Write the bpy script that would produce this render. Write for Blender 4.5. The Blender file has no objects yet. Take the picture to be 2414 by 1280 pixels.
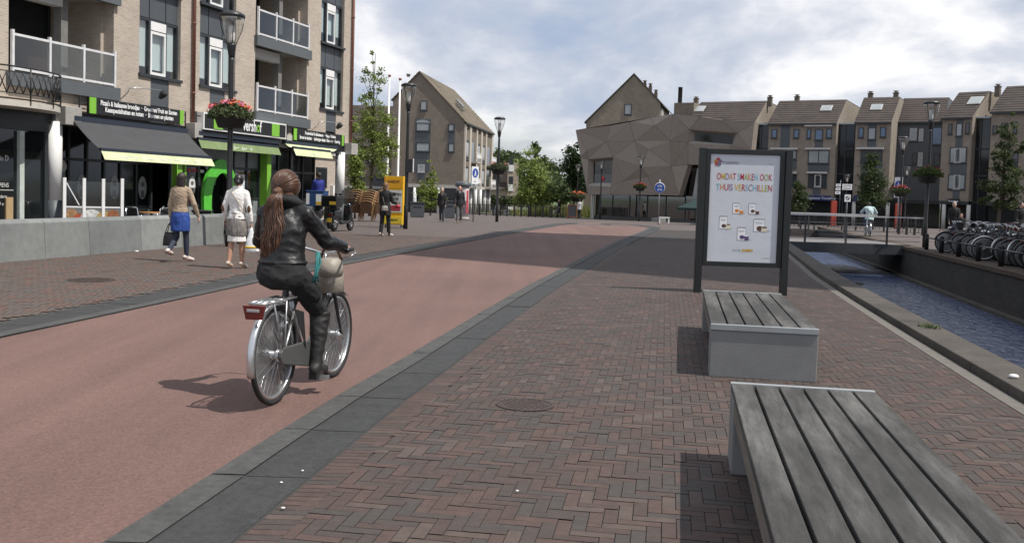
import bpy, bmesh, math, random
from mathutils import Vector, Matrix, Euler, noise as mnoise
R = math.radians
S = bpy.context.scene
COL = S.collection

# ---------------------------------------------------------------- camera
F, EYE, ROLL, PITCH, HY, CX, IW = 2300.0, 1.52, R(1.75), R(3.0), 457.0, 1207.0, 2414.0
CY = HY + F * math.tan(PITCH)
_f = Vector((0, math.cos(PITCH), -math.sin(PITCH)))
_r0 = Vector((1, 0, 0)); _u0 = _r0.cross(_f)
_r = math.cos(ROLL) * _r0 + math.sin(ROLL) * _u0
_u = -math.sin(ROLL) * _r0 + math.cos(ROLL) * _u0
cd = bpy.data.cameras.new('camera'); cam = bpy.data.objects.new('camera', cd); COL.objects.link(cam)
cam.matrix_world = Matrix(((_r.x, _u.x, -_f.x, 0), (_r.y, _u.y, -_f.y, 0), (_r.z, _u.z, -_f.z, EYE), (0, 0, 0, 1)))
cd.sensor_fit = 'HORIZONTAL'; cd.sensor_width = 36; cd.lens = 36 * F / IW
cd.shift_y = -(640 - CY) / IW
cd.clip_start = 0.05; cd.clip_end = 3000
S.camera = cam

# ---------------------------------------------------------------- sky, sun, exposure
SUN_EL, SUN_D = R(58), Vector((0.94, -0.34, 0)).normalized()
SKY = 0.1
w = bpy.data.worlds.new('World'); S.world = w; w.use_nodes = True
nt = w.node_tree; N = nt.nodes; LK = nt.links; N.clear()
def nd(t, **k):
    n = N.new(t)
    for a, b in k.items(): setattr(n, a, b)
    return n
out = nd('ShaderNodeOutputWorld'); bg = nd('ShaderNodeBackground'); bg.inputs[1].default_value = SKY
sky = nd('ShaderNodeTexSky', sky_type='NISHITA', sun_disc=False, sun_elevation=SUN_EL,
         sun_rotation=math.atan2(SUN_D.x, SUN_D.y))
tc = nd('ShaderNodeTexCoord'); sp = nd('ShaderNodeSeparateXYZ'); LK.new(tc.outputs['Generated'], sp.inputs[0])
zz = nd('ShaderNodeMath', operation='MAXIMUM'); LK.new(sp.outputs[2], zz.inputs[0]); zz.inputs[1].default_value = 0.0
za = nd('ShaderNodeMath', operation='ADD'); LK.new(zz.outputs[0], za.inputs[0]); za.inputs[1].default_value = 0.42
dx = nd('ShaderNodeMath', operation='DIVIDE'); LK.new(sp.outputs[0], dx.inputs[0]); LK.new(za.outputs[0], dx.inputs[1])
dy = nd('ShaderNodeMath', operation='DIVIDE'); LK.new(sp.outputs[1], dy.inputs[0]); LK.new(za.outputs[0], dy.inputs[1])
cb = nd('ShaderNodeCombineXYZ'); LK.new(dx.outputs[0], cb.inputs[0]); LK.new(dy.outputs[0], cb.inputs[1]); cb.inputs[2].default_value = 3.7
def nz(scale, det, rough, dist):
    n = nd('ShaderNodeTexNoise'); n.inputs['Scale'].default_value = scale; n.inputs['Detail'].default_value = det
    n.inputs['Roughness'].default_value = rough; n.inputs['Distortion'].default_value = dist
    LK.new(cb.outputs[0], n.inputs['Vector']); return n
def ramp(src, stops):
    r = nd('ShaderNodeValToRGB'); e = r.color_ramp.elements
    for i, (p, c) in enumerate(stops):
        el = e[i] if i < 2 else e.new(p)
        el.position = p; el.color = tuple(c) + (1,)
    LK.new(src, r.inputs[0]); return r
n1 = nz(2.7, 10, 0.56, 0.2); n2 = nz(1.0, 4, 0.5, 0.1)
k = 1 / SKY
cl = ramp(n1.outputs[0], [(0.34, (.42 * k, .51 * k, .68 * k)), (0.44, (.55 * k, .61 * k, .73 * k)), (0.53, (.73 * k, .76 * k, .84 * k)), (0.61, (1.02 * k, 1.02 * k, 1.04 * k))])
for e_ in cl.color_ramp.elements: pass
cov = ramp(n2.outputs[0], [(0.30, (.55, .55, .55)), (0.45, (.97, .97, .97))])
mx = nd('ShaderNodeMix', data_type='RGBA'); LK.new(cov.outputs[0], mx.inputs[0]); LK.new(sky.outputs[0], mx.inputs[6]); LK.new(cl.outputs[0], mx.inputs[7])
LK.new(mx.outputs[2], bg.inputs[0]); LK.new(bg.outputs[0], out.inputs[0])
sd = bpy.data.lights.new('sun', 'SUN'); sd.energy = 4.9; sd.angle = R(0.5); sd.color = (1, .955, .88)
sun = bpy.data.objects.new('sun', sd); COL.objects.link(sun)
sun.rotation_euler = Vector((SUN_D.x * math.cos(SUN_EL), SUN_D.y * math.cos(SUN_EL), math.sin(SUN_EL))).to_track_quat('Z', 'Y').to_euler()
S.view_settings.view_transform = 'Standard'; S.view_settings.look = 'None'; S.view_settings.exposure = 0.0; S.view_settings.gamma = 1

# ---------------------------------------------------------------- survey helpers (photo pixel -> place)
def ray(x, y):
    d = _f + _r * ((x - CX) / F) - _u * ((y - CY) / F); return d / d.y
def terr(Y): return 0.0 if Y < 52 else -(min(Y, 130) - 52) * 0.015
def AT(x, y, Y): return Vector((0, 0, EYE)) + ray(x, y) * Y
def XA(x, Y): return AT(x, HY + .0305 * (x - CX), Y).x
def G(x, y, z=0.0):
    d = ray(x, y); t = (z - EYE) / d.z; return Vector((0, 0, EYE)) + d * t
def GP(x, Y): return Vector((XA(x, Y) + 0, Y, terr(Y)))
def ZA(x, y, Y): return AT(x, y, Y).z

# ---------------------------------------------------------------- mesh builder
class MB:
    def __init__(s): s.v = []; s.f = []; s.m = []; s.s = []; s.M = None; s.c = None
    def pt(s, p):
        p = Vector(p)
        if s.M is not None: p = s.M @ p
        s.v.append(p[:]); return len(s.v) - 1
    def face(s, idx, m=0, sm=False): s.f.append(tuple(idx)); s.m.append(m); s.s.append(sm)
    def poly(s, pts, m=0, sm=False): s.face([s.pt(p) for p in pts], m, sm)
    def box(s, x0, x1, y0, y1, z0, z1, m=0):
        i = [s.pt(p) for p in ((x0, y0, z0), (x1, y0, z0), (x1, y1, z0), (x0, y1, z0), (x0, y0, z1), (x1, y0, z1), (x1, y1, z1), (x0, y1, z1))]
        for q in ((0, 3, 2, 1), (4, 5, 6, 7), (0, 1, 5, 4), (1, 2, 6, 5), (2, 3, 7, 6), (3, 0, 4, 7)): s.face([i[k] for k in q], m)
    def bar(s, a, b, wx, wz, m=0, up=(0, 0, 1)):
        a = Vector(a); b = Vector(b); d = (b - a).normalized(); u = Vector(up)
        if abs(d.dot(u)) > .99: u = Vector((1, 0, 0))
        x = d.cross(u).normalized(); u = x.cross(d).normalized()
        i = []
        for p in (a, b):
            for sx, sz in ((-1, -1), (1, -1), (1, 1), (-1, 1)): i.append(s.pt(p + x * wx * sx / 2 + u * wz * sz / 2))
        for q in ((3, 2, 1, 0), (4, 5, 6, 7), (0, 1, 5, 4), (1, 2, 6, 5), (2, 3, 7, 6), (3, 0, 4, 7)): s.face([i[k] for k in q], m)
    def tube(s, pts, r, n=8, m=0, cap=True, closed=False, sm=True):
        pts = [Vector(p) for p in pts]; k = len(pts)
        rs = r if isinstance(r, (list, tuple)) else [r] * k
        rings = []; prev = None
        for i, p in enumerate(pts):
            if closed: t = pts[(i + 1) % k] - pts[i - 1]
            else: t = pts[min(i + 1, k - 1)] - pts[max(i - 1, 0)]
            if t.length < 1e-9: t = Vector((0, 0, 1))
            t.normalize()
            if prev is None:
                a = Vector((0, 0, 1)) if abs(t.z) < .9 else Vector((1, 0, 0))
                x = t.cross(a).normalized()
            else:
                x = prev - t * prev.dot(t)
                x = x.normalized() if x.length > 1e-6 else t.orthogonal().normalized()
            prev = x; y = t.cross(x)
            rings.append([s.pt(p + (x * math.cos(2 * math.pi * j / n) + y * math.sin(2 * math.pi * j / n)) * rs[i]) for j in range(n)])
        for i in range(k if closed else k - 1):
            a, b = rings[i], rings[(i + 1) % k]
            for j in range(n): s.face((a[j], a[(j + 1) % n], b[(j + 1) % n], b[j]), m, sm)
        if cap and not closed:
            s.face(rings[0][::-1], m); s.face(rings[-1], m)
    def lathe(s, prof, c=(0, 0, 0), n=16, m=0, sm=True, axis=None, arc=None):
        c = Vector(c); q = Vector((0, 0, 1)).rotation_difference(Vector(axis).normalized()) if axis is not None else None
        rings = []
        a0, a1 = arc if arc else (0, 2 * math.pi); nn = n if not arc else n + 1
        for r, z in prof:
            ring = []
            for j in range(nn):
                a = a0 + (a1 - a0) * j / n
                p = Vector((r * math.cos(a), r * math.sin(a), z))
                if q: p = q @ p
                ring.append(s.pt(c + p))
            rings.append(ring)
        for a, b in zip(rings, rings[1:]):
            for j in range(n if not arc else n): s.face((a[j], a[(j + 1) % nn], b[(j + 1) % nn], b[j]), m, sm)
        if not arc:
            if prof[0][0] > 1e-6: s.face(rings[0][::-1], m)
            if prof[-1][0] > 1e-6: s.face(rings[-1], m)
    def ell(s, c, r, nu=12, nv=8, m=0, rot=None):
        c = Vector(c); r = (r, r, r) if not isinstance(r, (tuple, list, Vector)) else r
        rows = []
        for i in range(nv + 1):
            t = math.pi * i / nv
            row = []
            for j in range(nu if 0 < i < nv else 1):
                a = 2 * math.pi * j / nu
                p = Vector((r[0] * math.sin(t) * math.cos(a), r[1] * math.sin(t) * math.sin(a), r[2] * math.cos(t)))
                if rot is not None: p = rot @ p
                row.append(s.pt(c + p))
            rows.append(row)
        for i in range(nv):
            a, b = rows[i], rows[i + 1]
            for j in range(nu):
                j2 = (j + 1) % nu
                if len(a) == 1: s.face((a[0], b[j], b[j2]), m, True)
                elif len(b) == 1: s.face((a[j], b[0], a[j2]), m, True)
                else: s.face((a[j], b[j], b[j2], a[j2]), m, True)
    def loft(s, rings, n=16, m=0):
        # rings: (center, rx, ry) horizontal ellipses or (center, rx, ry, xdir, ydir)
        rr = []
        for g in rings:
            c = Vector(g[0]); X = Vector(g[3]) if len(g) > 3 else Vector((1, 0, 0)); Y = Vector(g[4]) if len(g) > 4 else Vector((0, 1, 0))
            rr.append([s.pt(c + X * g[1] * math.cos(2 * math.pi * j / n) + Y * g[2] * math.sin(2 * math.pi * j / n)) for j in range(n)])
        for a, b in zip(rr, rr[1:]):
            for j in range(n): s.face((a[j], a[(j + 1) % n], b[(j + 1) % n], b[j]), m, True)
        s.face(rr[0][::-1], m, True); s.face(rr[-1], m, True)
    def cap(s, a, b, ra, rb, n=10, m=0):
        a = Vector(a); b = Vector(b); d = (b - a); L = d.length; d = d / L if L > 1e-9 else Vector((0, 0, 1))
        pts = []; rs = []
        for t in (-.95, -.8, -.5): pts.append(a + d * ra * t); rs.append(ra * math.sqrt(1 - t * t))
        pts.append(a); rs.append(ra); pts.append((a + b) / 2); rs.append((ra + rb) / 2 * 1.0); pts.append(b); rs.append(rb)
        for t in (.5, .8, .95): pts.append(b + d * rb * t); rs.append(rb * math.sqrt(1 - t * t))
        s.tube(pts, rs, n, m)
    def prism(s, pts, d, m=0, m_side=None):
        d = Vector(d); pts = [Vector(p) for p in pts]; k = len(pts)
        a = [s.pt(p) for p in pts]; b = [s.pt(p + d) for p in pts]
        s.face(a, m); s.face(b[::-1], m)
        for i in range(k): s.face((a[i], b[i], b[(i + 1) % k], a[(i + 1) % k]), m if m_side is None else m_side)
    def mesh(s, name, mats):
        me = bpy.data.meshes.new(name); me.from_pydata(s.v, [], s.f)
        for x in (mats if isinstance(mats, (list, tuple)) else [mats]): me.materials.append(x)
        me.polygons.foreach_set('material_index', s.m); me.polygons.foreach_set('use_smooth', s.s)
        if s.c is not None:
            at = me.color_attributes.new('tone', 'FLOAT_COLOR', 'CORNER')
            buf = []
            for f, c in zip(s.f, s.c): buf += [c, c, c, 1.0] * len(f)
            at.data.foreach_set('color', buf)
        me.update(); return me
    def build(s, name, mats, parent=None, bevel=0, fix=True):
        me = s.mesh(name, mats)
        if fix and s.c is None and len(s.f) < 60000:
            b = bmesh.new(); b.from_mesh(me); bmesh.ops.recalc_face_normals(b, faces=b.faces); b.to_mesh(me); b.free()
        o = bpy.data.objects.new(name, me); COL.objects.link(o)
        if parent: o.parent = parent
        if bevel:
            md = o.modifiers.new('edge', 'BEVEL'); md.width = bevel; md.segments = 2; md.limit_method = 'ANGLE'
        return o
def build_each(mb, name, mats, parent=None, bevel=0):
    """one object for each connected piece"""
    par = list(range(len(mb.v)))
    def fd(a):
        while par[a] != a: par[a] = par[par[a]]; a = par[a]
        return a
    for f in mb.f:
        for q in f[1:]: par[fd(q)] = fd(f[0])
    by = {}
    for i, f in enumerate(mb.f): by.setdefault(fd(f[0]), []).append(i)
    outl = []
    for r_, fl in by.items():
        n = MB(); mp = {}
        for i in fl:
            idx = []
            for q in mb.f[i]:
                if q not in mp: mp[q] = len(n.v); n.v.append(mb.v[q])
                idx.append(mp[q])
            n.face(idx, mb.m[i], mb.s[i])
        outl.append(n.build(name, mats, parent, bevel))
    return outl
def blob(mb, name, mat_, parent, vox=0.012, smooth=2, wr=0, fq=(9, 9, 16)):
    me = mb.mesh(name, [mat_]); t = bpy.data.objects.new('t', me); COL.objects.link(t)
    md = t.modifiers.new('r', 'REMESH'); md.mode = 'VOXEL'; md.voxel_size = vox; md.use_smooth_shade = True
    ms = t.modifiers.new('s', 'SMOOTH'); ms.factor = .5; ms.iterations = smooth
    dg = bpy.context.evaluated_depsgraph_get()
    m2 = bpy.data.meshes.new_from_object(t.evaluated_get(dg)); bpy.data.objects.remove(t); bpy.data.meshes.remove(me)
    m2.name = name
    if not m2.materials: m2.materials.append(mat_)
    if wr:
        nr = [v.normal.copy() for v in m2.vertices]
        for v, n_ in zip(m2.vertices, nr):
            q = v.co; a = mnoise.noise(Vector((q.x * fq[0], q.y * fq[1], q.z * fq[2] + q.x * 5))); b = mnoise.noise(Vector((q.x * fq[0] * 2.3 + 7, q.y * fq[1] * 2.3, q.z * fq[2] * 2.1 - q.x * 9)))
            v.co = q + n_ * wr * ((1 - abs(a) * 3.2) * .7 + b * .5)
    o = bpy.data.objects.new(name, m2); COL.objects.link(o)
    if parent: o.parent = parent
    for p in m2.polygons: p.use_smooth = True
    return o
def tag(o, label=None, cat=None, group=None, kind=None):
    if label: o['label'] = label
    if cat: o['category'] = cat
    if group: o['group'] = group
    if kind: o['kind'] = kind
    return o
def thing(name, label, cat, loc=(0, 0, 0), rz=0.0, group=None):
    o = bpy.data.objects.new(name, None); o.empty_display_size = .2; COL.objects.link(o)
    o.location = loc; o.rotation_euler = (0, 0, rz); return tag(o, label, cat, group)
def dup(root, loc, rz=0.0, label=None, group=None, scale=1.0):
    def cp(o, par):
        c = o.copy(); COL.objects.link(c)
        if par: c.parent = par
        for ch in [x for x in KIDS.get(o.name, [])]: cp(ch, c)
        return c
    KIDS = {}
    for o in COL.objects:
        if o.parent: KIDS.setdefault(o.parent.name, []).append(o)
    r = cp(root, None); r.location = loc; r.rotation_euler = (0, 0, rz); r.scale = (scale,) * 3
    if label: r['label'] = label
    if group: r['group'] = group
    return r
FONT = None
def text_mb(mb, txt, size, M, m=0, sx=1.0, bold=0.0, align='LEFT', spacing=1.0, cyc=None, fit=None):
    """lettering as flat mesh; returns width. M maps (x right, y up, 0) into place"""
    x = 0.0; items = []
    cu = bpy.data.curves.new('t', 'FONT'); cu.size = size; cu.offset = bold; cu.resolution_u = 3; cu.space_character = spacing
    ob = bpy.data.objects.new('t', cu); COL.objects.link(ob)
    def ev(t):
        cu.body = t; dg = bpy.context.evaluated_depsgraph_get(); dg.update()
        return bpy.data.meshes.new_from_object(ob.evaluated_get(dg))
    me = ev(txt); vs = [v.co.copy() for v in me.vertices]; fs = [tuple(p.vertices) for p in me.polygons]
    bpy.data.meshes.remove(me); bpy.data.objects.remove(ob); bpy.data.curves.remove(cu)
    if not vs: return 0
    x0 = min(v.x for v in vs); x1 = max(v.x for v in vs); sx = fit / (x1 - x0) if fit else sx; wd = (x1 - x0) * sx
    off = {'LEFT': 0, 'CENTER': -wd / 2, 'RIGHT': -wd}[align]
    base = len(mb.v)
    for v in vs: mb.pt(M @ Vector(((v.x - x0) * sx + off, v.y, 0)))
    # letter index by connected pieces, left to right, for coloured lettering
    if cyc:
        par = list(range(len(vs)))
        def fd(a):
            while par[a] != a: par[a] = par[par[a]]; a = par[a]
            return a
        for f in fs:
            for q in f[1:]: par[fd(q)] = fd(f[0])
        mn = {}
        for i, v in enumerate(vs): mn[fd(i)] = min(mn.get(fd(i), 9e9), v.x)
        order = {r_: i for i, (r_, _) in enumerate(sorted(mn.items(), key=lambda t: t[1]))}
        for f in fs: mb.face([base + q for q in f], cyc[order[fd(f[0])] % len(cyc)])
    else:
        for f in fs: mb.face([base + q for q in f], m)
    return wd

# ---------------------------------------------------------------- materials
MATS = {}
def srgb(r, g, b):
    f = lambda c: (c / 255 / 12.92) if c <= 10 else ((c / 255 + .055) / 1.055) ** 2.4
    return (f(r), f(g), f(b))
def newmat(name):
    m = bpy.data.materials.new(name); m.use_nodes = True; t = m.node_tree; b = t.nodes['Principled BSDF']; return m, t, b
def mat(name, col, rough=.6, metal=0, var=.15, scale=6., bump=0., bscale=60., trans=0, coat=0, spec=None, emit=None, dirt=0, tone=False, stretch=None, alpha=None):
    if name in MATS: return MATS[name]
    m, t, b = newmat(name); L = t.links; nn = t.nodes.new
    b.inputs['Roughness'].default_value = rough; b.inputs['Metallic'].default_value = metal
    b.inputs['Transmission Weight'].default_value = trans; b.inputs['Coat Weight'].default_value = coat
    if spec is not None: b.inputs['Specular IOR Level'].default_value = spec
    if emit: b.inputs['Emission Color'].default_value = (*emit[:3], 1); b.inputs['Emission Strength'].default_value = emit[3]
    tcn = nn('ShaderNodeTexCoord'); vec = tcn.outputs['Object']
    if stretch:
        mp = nn('ShaderNodeMapping'); mp.inputs['Scale'].default_value = stretch; L.new(vec, mp.inputs[0]); vec = mp.outputs[0]
    n = nn('ShaderNodeTexNoise'); n.inputs['Scale'].default_value = scale; n.inputs['Detail'].default_value = 6; n.inputs['Roughness'].default_value = .65
    L.new(vec, n.inputs['Vector'])
    r = nn('ShaderNodeMapRange'); r.inputs[1].default_value = .25; r.inputs[2].default_value = .75; r.inputs[3].default_value = 1 - var; r.inputs[4].default_value = 1 + var
    L.new(n.outputs[0], r.inputs[0])
    mul = nn('ShaderNodeVectorMath'); mul.operation = 'SCALE'; mul.inputs[0].default_value = col[:3]
    L.new(r.outputs[0], mul.inputs['Scale']); cur = mul.outputs[0]
    if tone:
        a = nn('ShaderNodeVertexColor'); a.layer_name = 'tone'
        mu = nn('ShaderNodeVectorMath'); mu.operation = 'MULTIPLY'; L.new(cur, mu.inputs[0]); L.new(a.outputs[0], mu.inputs[1]); cur = mu.outputs[0]
    if dirt:
        d = nn('ShaderNodeTexNoise'); d.inputs['Scale'].default_value = scale * .21; d.inputs['Detail'].default_value = 8; L.new(vec, d.inputs['Vector'])
        dr = nn('ShaderNodeMapRange'); dr.inputs[1].default_value = .45; dr.inputs[2].default_value = .7; dr.inputs[3].default_value = 1; dr.inputs[4].default_value = 1 - dirt; L.new(d.outputs[0], dr.inputs[0])
        ml = nn('ShaderNodeVectorMath'); ml.operation = 'SCALE'; L.new(cur, ml.inputs[0]); L.new(dr.outputs[0], ml.inputs['Scale']); cur = ml.outputs[0]
    L.new(cur, b.inputs['Base Color'])
    rr = nn('ShaderNodeMapRange'); rr.inputs[3].default_value = max(0, rough - .08); rr.inputs[4].default_value = min(1, rough + .08); L.new(n.outputs[0], rr.inputs[0]); L.new(rr.outputs[0], b.inputs['Roughness'])
    if bump:
        bn = nn('ShaderNodeTexNoise'); bn.inputs['Scale'].default_value = bscale; bn.inputs['Detail'].default_value = 4; L.new(vec, bn.inputs['Vector'])
        bp = nn('ShaderNodeBump'); bp.inputs['Strength'].default_value = bump; bp.inputs['Distance'].default_value = .01; L.new(bn.outputs[0], bp.inputs['Height']); L.new(bp.outputs[0], b.inputs['Normal'])
    MATS[name] = m; return m
def brickmat(name, c1, c2, mortar, bw=.22, bh=.065, ms=.010, dirt=.2, rowoff=.5, horiz=False):
    if name in MATS: return MATS[name]
    m, t, b = newmat(name); L = t.links; nn = t.nodes.new
    tcn = nn('ShaderNodeTexCoord'); s1 = nn('ShaderNodeSeparateXYZ'); L.new(tcn.outputs['Object'], s1.inputs[0])
    s2 = nn('ShaderNodeSeparateXYZ'); L.new(tcn.outputs['Normal'], s2.inputs[0])
    ab = nn('ShaderNodeMath'); ab.operation = 'ABSOLUTE'; L.new(s2.outputs[0], ab.inputs[0])
    gt = nn('ShaderNodeMath'); gt.operation = 'GREATER_THAN'; gt.inputs[1].default_value = .7; L.new(ab.outputs[0], gt.inputs[0])
    mi = nn('ShaderNodeMix'); L.new(gt.outputs[0], mi.inputs[0]); L.new(s1.outputs[0], mi.inputs[2]); L.new(s1.outputs[1], mi.inputs[3])
    c = nn('ShaderNodeCombineXYZ'); L.new(mi.outputs[0], c.inputs[0]); L.new(s1.outputs[1 if horiz else 2], c.inputs[1])
    br = nn('ShaderNodeTexBrick'); br.offset = rowoff; L.new(c.outputs[0], br.inputs['Vector'])
    br.inputs['Color1'].default_value = (*c1, 1); br.inputs['Color2'].default_value = (*c2, 1); br.inputs['Mortar'].default_value = (*mortar, 1)
    br.inputs['Scale'].default_value = 1; br.inputs['Brick Width'].default_value = bw; br.inputs['Row Height'].default_value = bh
    br.inputs['Mortar Size'].default_value = ms; br.inputs['Mortar Smooth'].default_value = .2; br.inputs['Bias'].default_value = -.1
    n = nn('ShaderNodeTexNoise'); n.inputs['Scale'].default_value = .9; n.inputs['Detail'].default_value = 8; n.inputs['Roughness'].default_value = .7; L.new(tcn.outputs['Object'], n.inputs['Vector'])
    r = nn('ShaderNodeMapRange'); r.inputs[1].default_value = .3; r.inputs[2].default_value = .75; r.inputs[3].default_value = 1.08; r.inputs[4].default_value = 1 - dirt; L.new(n.outputs[0], r.inputs[0])
    ml = nn('ShaderNodeVectorMath'); ml.operation = 'SCALE'; L.new(br.outputs[0], ml.inputs[0]); L.new(r.outputs[0], ml.inputs['Scale'])
    L.new(ml.outputs[0], b.inputs['Base Color']); b.inputs['Roughness'].default_value = .9
    bp = nn('ShaderNodeBump'); bp.inputs['Strength'].default_value = .6; bp.inputs['Distance'].default_value = .008; bp.invert = True; L.new(br.outputs['Fac'], bp.inputs['Height']); L.new(bp.outputs[0], b.inputs['Normal'])
    MATS[name] = m; return m
def glassmat(name, col=(.02, .025, .03), rough=.04, spec=.6):
    return mat(name, col, rough, 0, .3, 1.2, spec=spec)
def clear(name, tint=(.8, .9, .9), f=.35):
    if name in MATS: return MATS[name]
    m, t, b = newmat(name); o = t.nodes['Material Output']; L = t.links
    tr = t.nodes.new('ShaderNodeBsdfTransparent'); tr.inputs[0].default_value = (*tint, 1)
    gl = t.nodes.new('ShaderNodeBsdfGlossy'); gl.inputs[0].default_value = (1, 1, 1, 1); gl.inputs['Roughness'].default_value = .05
    fr = t.nodes.new('ShaderNodeFresnel'); fr.inputs[0].default_value = 1.45
    ge = t.nodes.new('ShaderNodeNewGeometry'); om = t.nodes.new('ShaderNodeMath'); om.operation = 'SUBTRACT'; om.inputs[0].default_value = 1; L.new(ge.outputs['Backfacing'], om.inputs[1])
    a0 = t.nodes.new('ShaderNodeMath'); a0.operation = 'MULTIPLY_ADD'; a0.inputs[1].default_value = .9; a0.inputs[2].default_value = f * .1; L.new(fr.outputs[0], a0.inputs[0])
    ad = t.nodes.new('ShaderNodeMath'); ad.operation = 'MULTIPLY'; L.new(a0.outputs[0], ad.inputs[0]); L.new(om.outputs[0], ad.inputs[1])
    mi = t.nodes.new('ShaderNodeMixShader'); L.new(ad.outputs[0], mi.inputs[0]); L.new(tr.outputs[0], mi.inputs[1]); L.new(gl.outputs[0], mi.inputs[2]); L.new(mi.outputs[0], o.inputs[0])
    MATS[name] = m; return m

BRICK_A = brickmat('beige_brick', (.49, .415, .345), (.39, .325, .265), (.50, .45, .39))
BRICK_B = brickmat('brown_brick', (.235, .195, .155), (.175, .145, .118), (.235, .205, .17), dirt=.25)
BRICK_C = brickmat('pale_row_brick', (.29, .245, .20), (.23, .19, .152), (.27, .24, .205), dirt=.25)
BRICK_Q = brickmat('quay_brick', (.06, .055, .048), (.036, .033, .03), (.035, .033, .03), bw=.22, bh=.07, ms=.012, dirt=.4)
PANEL = mat('slate_panel', (.075, .085, .095), .5, 0, .1, 2)
FRAME_D = mat('dark_frame', (.03, .035, .04), .45, 0, .1, 3)
WHITE = mat('white_paint', (.78, .78, .77), .45, 0, .05, 3)
CONC = mat('pale_concrete', (.40, .385, .36), .85, 0, .15, 5, .3, 80, dirt=.2)
GLASS_D = glassmat('window_glass')
GLASS_L = mat('curtained_glass', (.42, .46, .47), .08, 0, .1, 1.5, spec=.7)
BLACK = mat('black_metal', (.016, .017, .019), .42, 0, .2, 6)
LAMP_BLK = mat('lamp_post_paint', (.022, .023, .026), .38, 0, .2, 4)
STEEL = mat('brushed_steel', (.55, .56, .57), .3, 1, .1, 8)
CHROME = mat('polished_metal', (.75, .76, .78), .16, 1, .05, 8)
RUBBER = mat('tyre_rubber', (.014, .014, .015), .75, 0, .2, 30)
GREEN = mat('lime_green_paint', (.20, .48, .045), .45, 0, .06, 3)
SKIN = mat('skin', (.50, .30, .22), .5, 0, .08, 20)
TILE_R = mat('brown_roof_tile', (.058, .045, .039), .8, 0, .35, 3.5, .5, 18, dirt=.3)
TILE_M = mat('mossy_roof_tile', (.155, .128, .09), .85, 0, .45, 2.2, .6, 14, dirt=.3)
LEAF = {}
def leafmat(name, col):
    m = mat(name, col, .55, 0, .25, .8, tone=True, spec=.3)
    t = m.node_tree; b = t.nodes['Principled BSDF']; o = t.nodes['Material Output']
    if not any(n.type == 'BSDF_TRANSLUCENT' for n in t.nodes):
        tr = t.nodes.new('ShaderNodeBsdfTranslucent'); mi = t.nodes.new('ShaderNodeMixShader'); mi.inputs[0].default_value = .35
        t.links.new(b.inputs['Base Color'].links[0].from_socket, tr.inputs[0])
        t.links.new(b.outputs[0], mi.inputs[1]); t.links.new(tr.outputs[0], mi.inputs[2]); t.links.new(mi.outputs[0], o.inputs[0])
    return m
# ================================================================ GROUND, PATHS, CANAL
def interp(tab, y):
    if y <= tab[0][0]:
        (a, b), (c, d) = tab[0], tab[1]; return b + (d - b) * (y - a) / (c - a)
    for (a, b), (c, d) in zip(tab, tab[1:]):
        if y <= c: return b + (d - b) * (y - a) / (c - a)
    (a, b), (c, d) = tab[-2], tab[-1]; return b + (d - b) * (y - a) / (c - a)
RIGHT_IN = [(0, -2.32), (4.0, -1.67), (5.8, -1.42), (7.0, -1.24), (8.8, -.93), (12.3, -.36), (16, .27), (19.8, .99), (26, 2.15), (33, 3.50), (44, 5.85), (50, 7.0)]
RIGHT_W = [(0, .53), (10, .50), (20, .55), (33, .55), (50, .6)]
LEFT_IN = [(0, -6.15), (5, -5.42), (9.2, -4.82), (13, -4.27), (16, -3.86), (19, -3.38), (23, -2.66), (30, -1.35), (40, .55), (50, 2.6), (58, 4.2)]
CANAL_L = [(-6, 1.9), (0, 2.8), (7.8, 4.08), (11.3, 4.69), (15.3, 5.41), (20, 6.3), (28.5, 8.15), (37, 9.95), (62, 15)]
LEDGE_W = .40
CANAL_R = [(-6, 8.1), (10, 9.7), (22.4, 11.8), (33.7, 13.98), (37, 14.7), (62, 19.4)]
ri = lambda y: interp(RIGHT_IN, y); ro = lambda y: ri(y) + interp(RIGHT_W, y); li = lambda y: interp(LEFT_IN, y)
cl_ = lambda y: interp(CANAL_L, y); cr_ = lambda y: interp(CANAL_R, y)
WATER = -1.08
PAVE = mat('grey_brown_paving', (.098, .079, .072), .85, 0, .22, 9, .4, 40, dirt=.2)
g = MB()
ys = [-30, -6, 0, 10, 20, 30, 37, 45, 52, 62, 75, 90, 110, 130, 220, 600, 2500]
for a, b in zip(ys, ys[1:]):
    za, zb = terr(a), terr(b)
    if a >= 62: g.poly([(-2500, a, za), (2500, a, za), (2500, b, zb), (-2500, b, zb)], 0 if b < 140 else 1)
    else:
        if a >= -6 or True:
            la, lb = cl_(a) + LEDGE_W * .5, cl_(b) + LEDGE_W * .5
            if a == -30: la = lb
            g.poly([(-2500, a, za), (la, a, za), (lb, b, zb), (-2500, b, zb)])
            ra, rb = cr_(a) + .2, cr_(b) + .2
            if a == -30: ra = rb
            g.poly([(ra, a, za), (2500, a, za), (2500, b, zb), (rb, b, zb)])
g.poly([(cl_(62), 62, terr(62)), (cr_(62) + .2, 62, terr(62)), (cr_(62) + .2, 62, -1.6), (cl_(62), 62, -1.6)])
GRASS_FAR = mat('rough_grass', (.075, .10, .032), .9, 0, .35, .5)
tag(g.build('ground', [PAVE, GRASS_FAR], fix=False), kind='structure')

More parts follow.
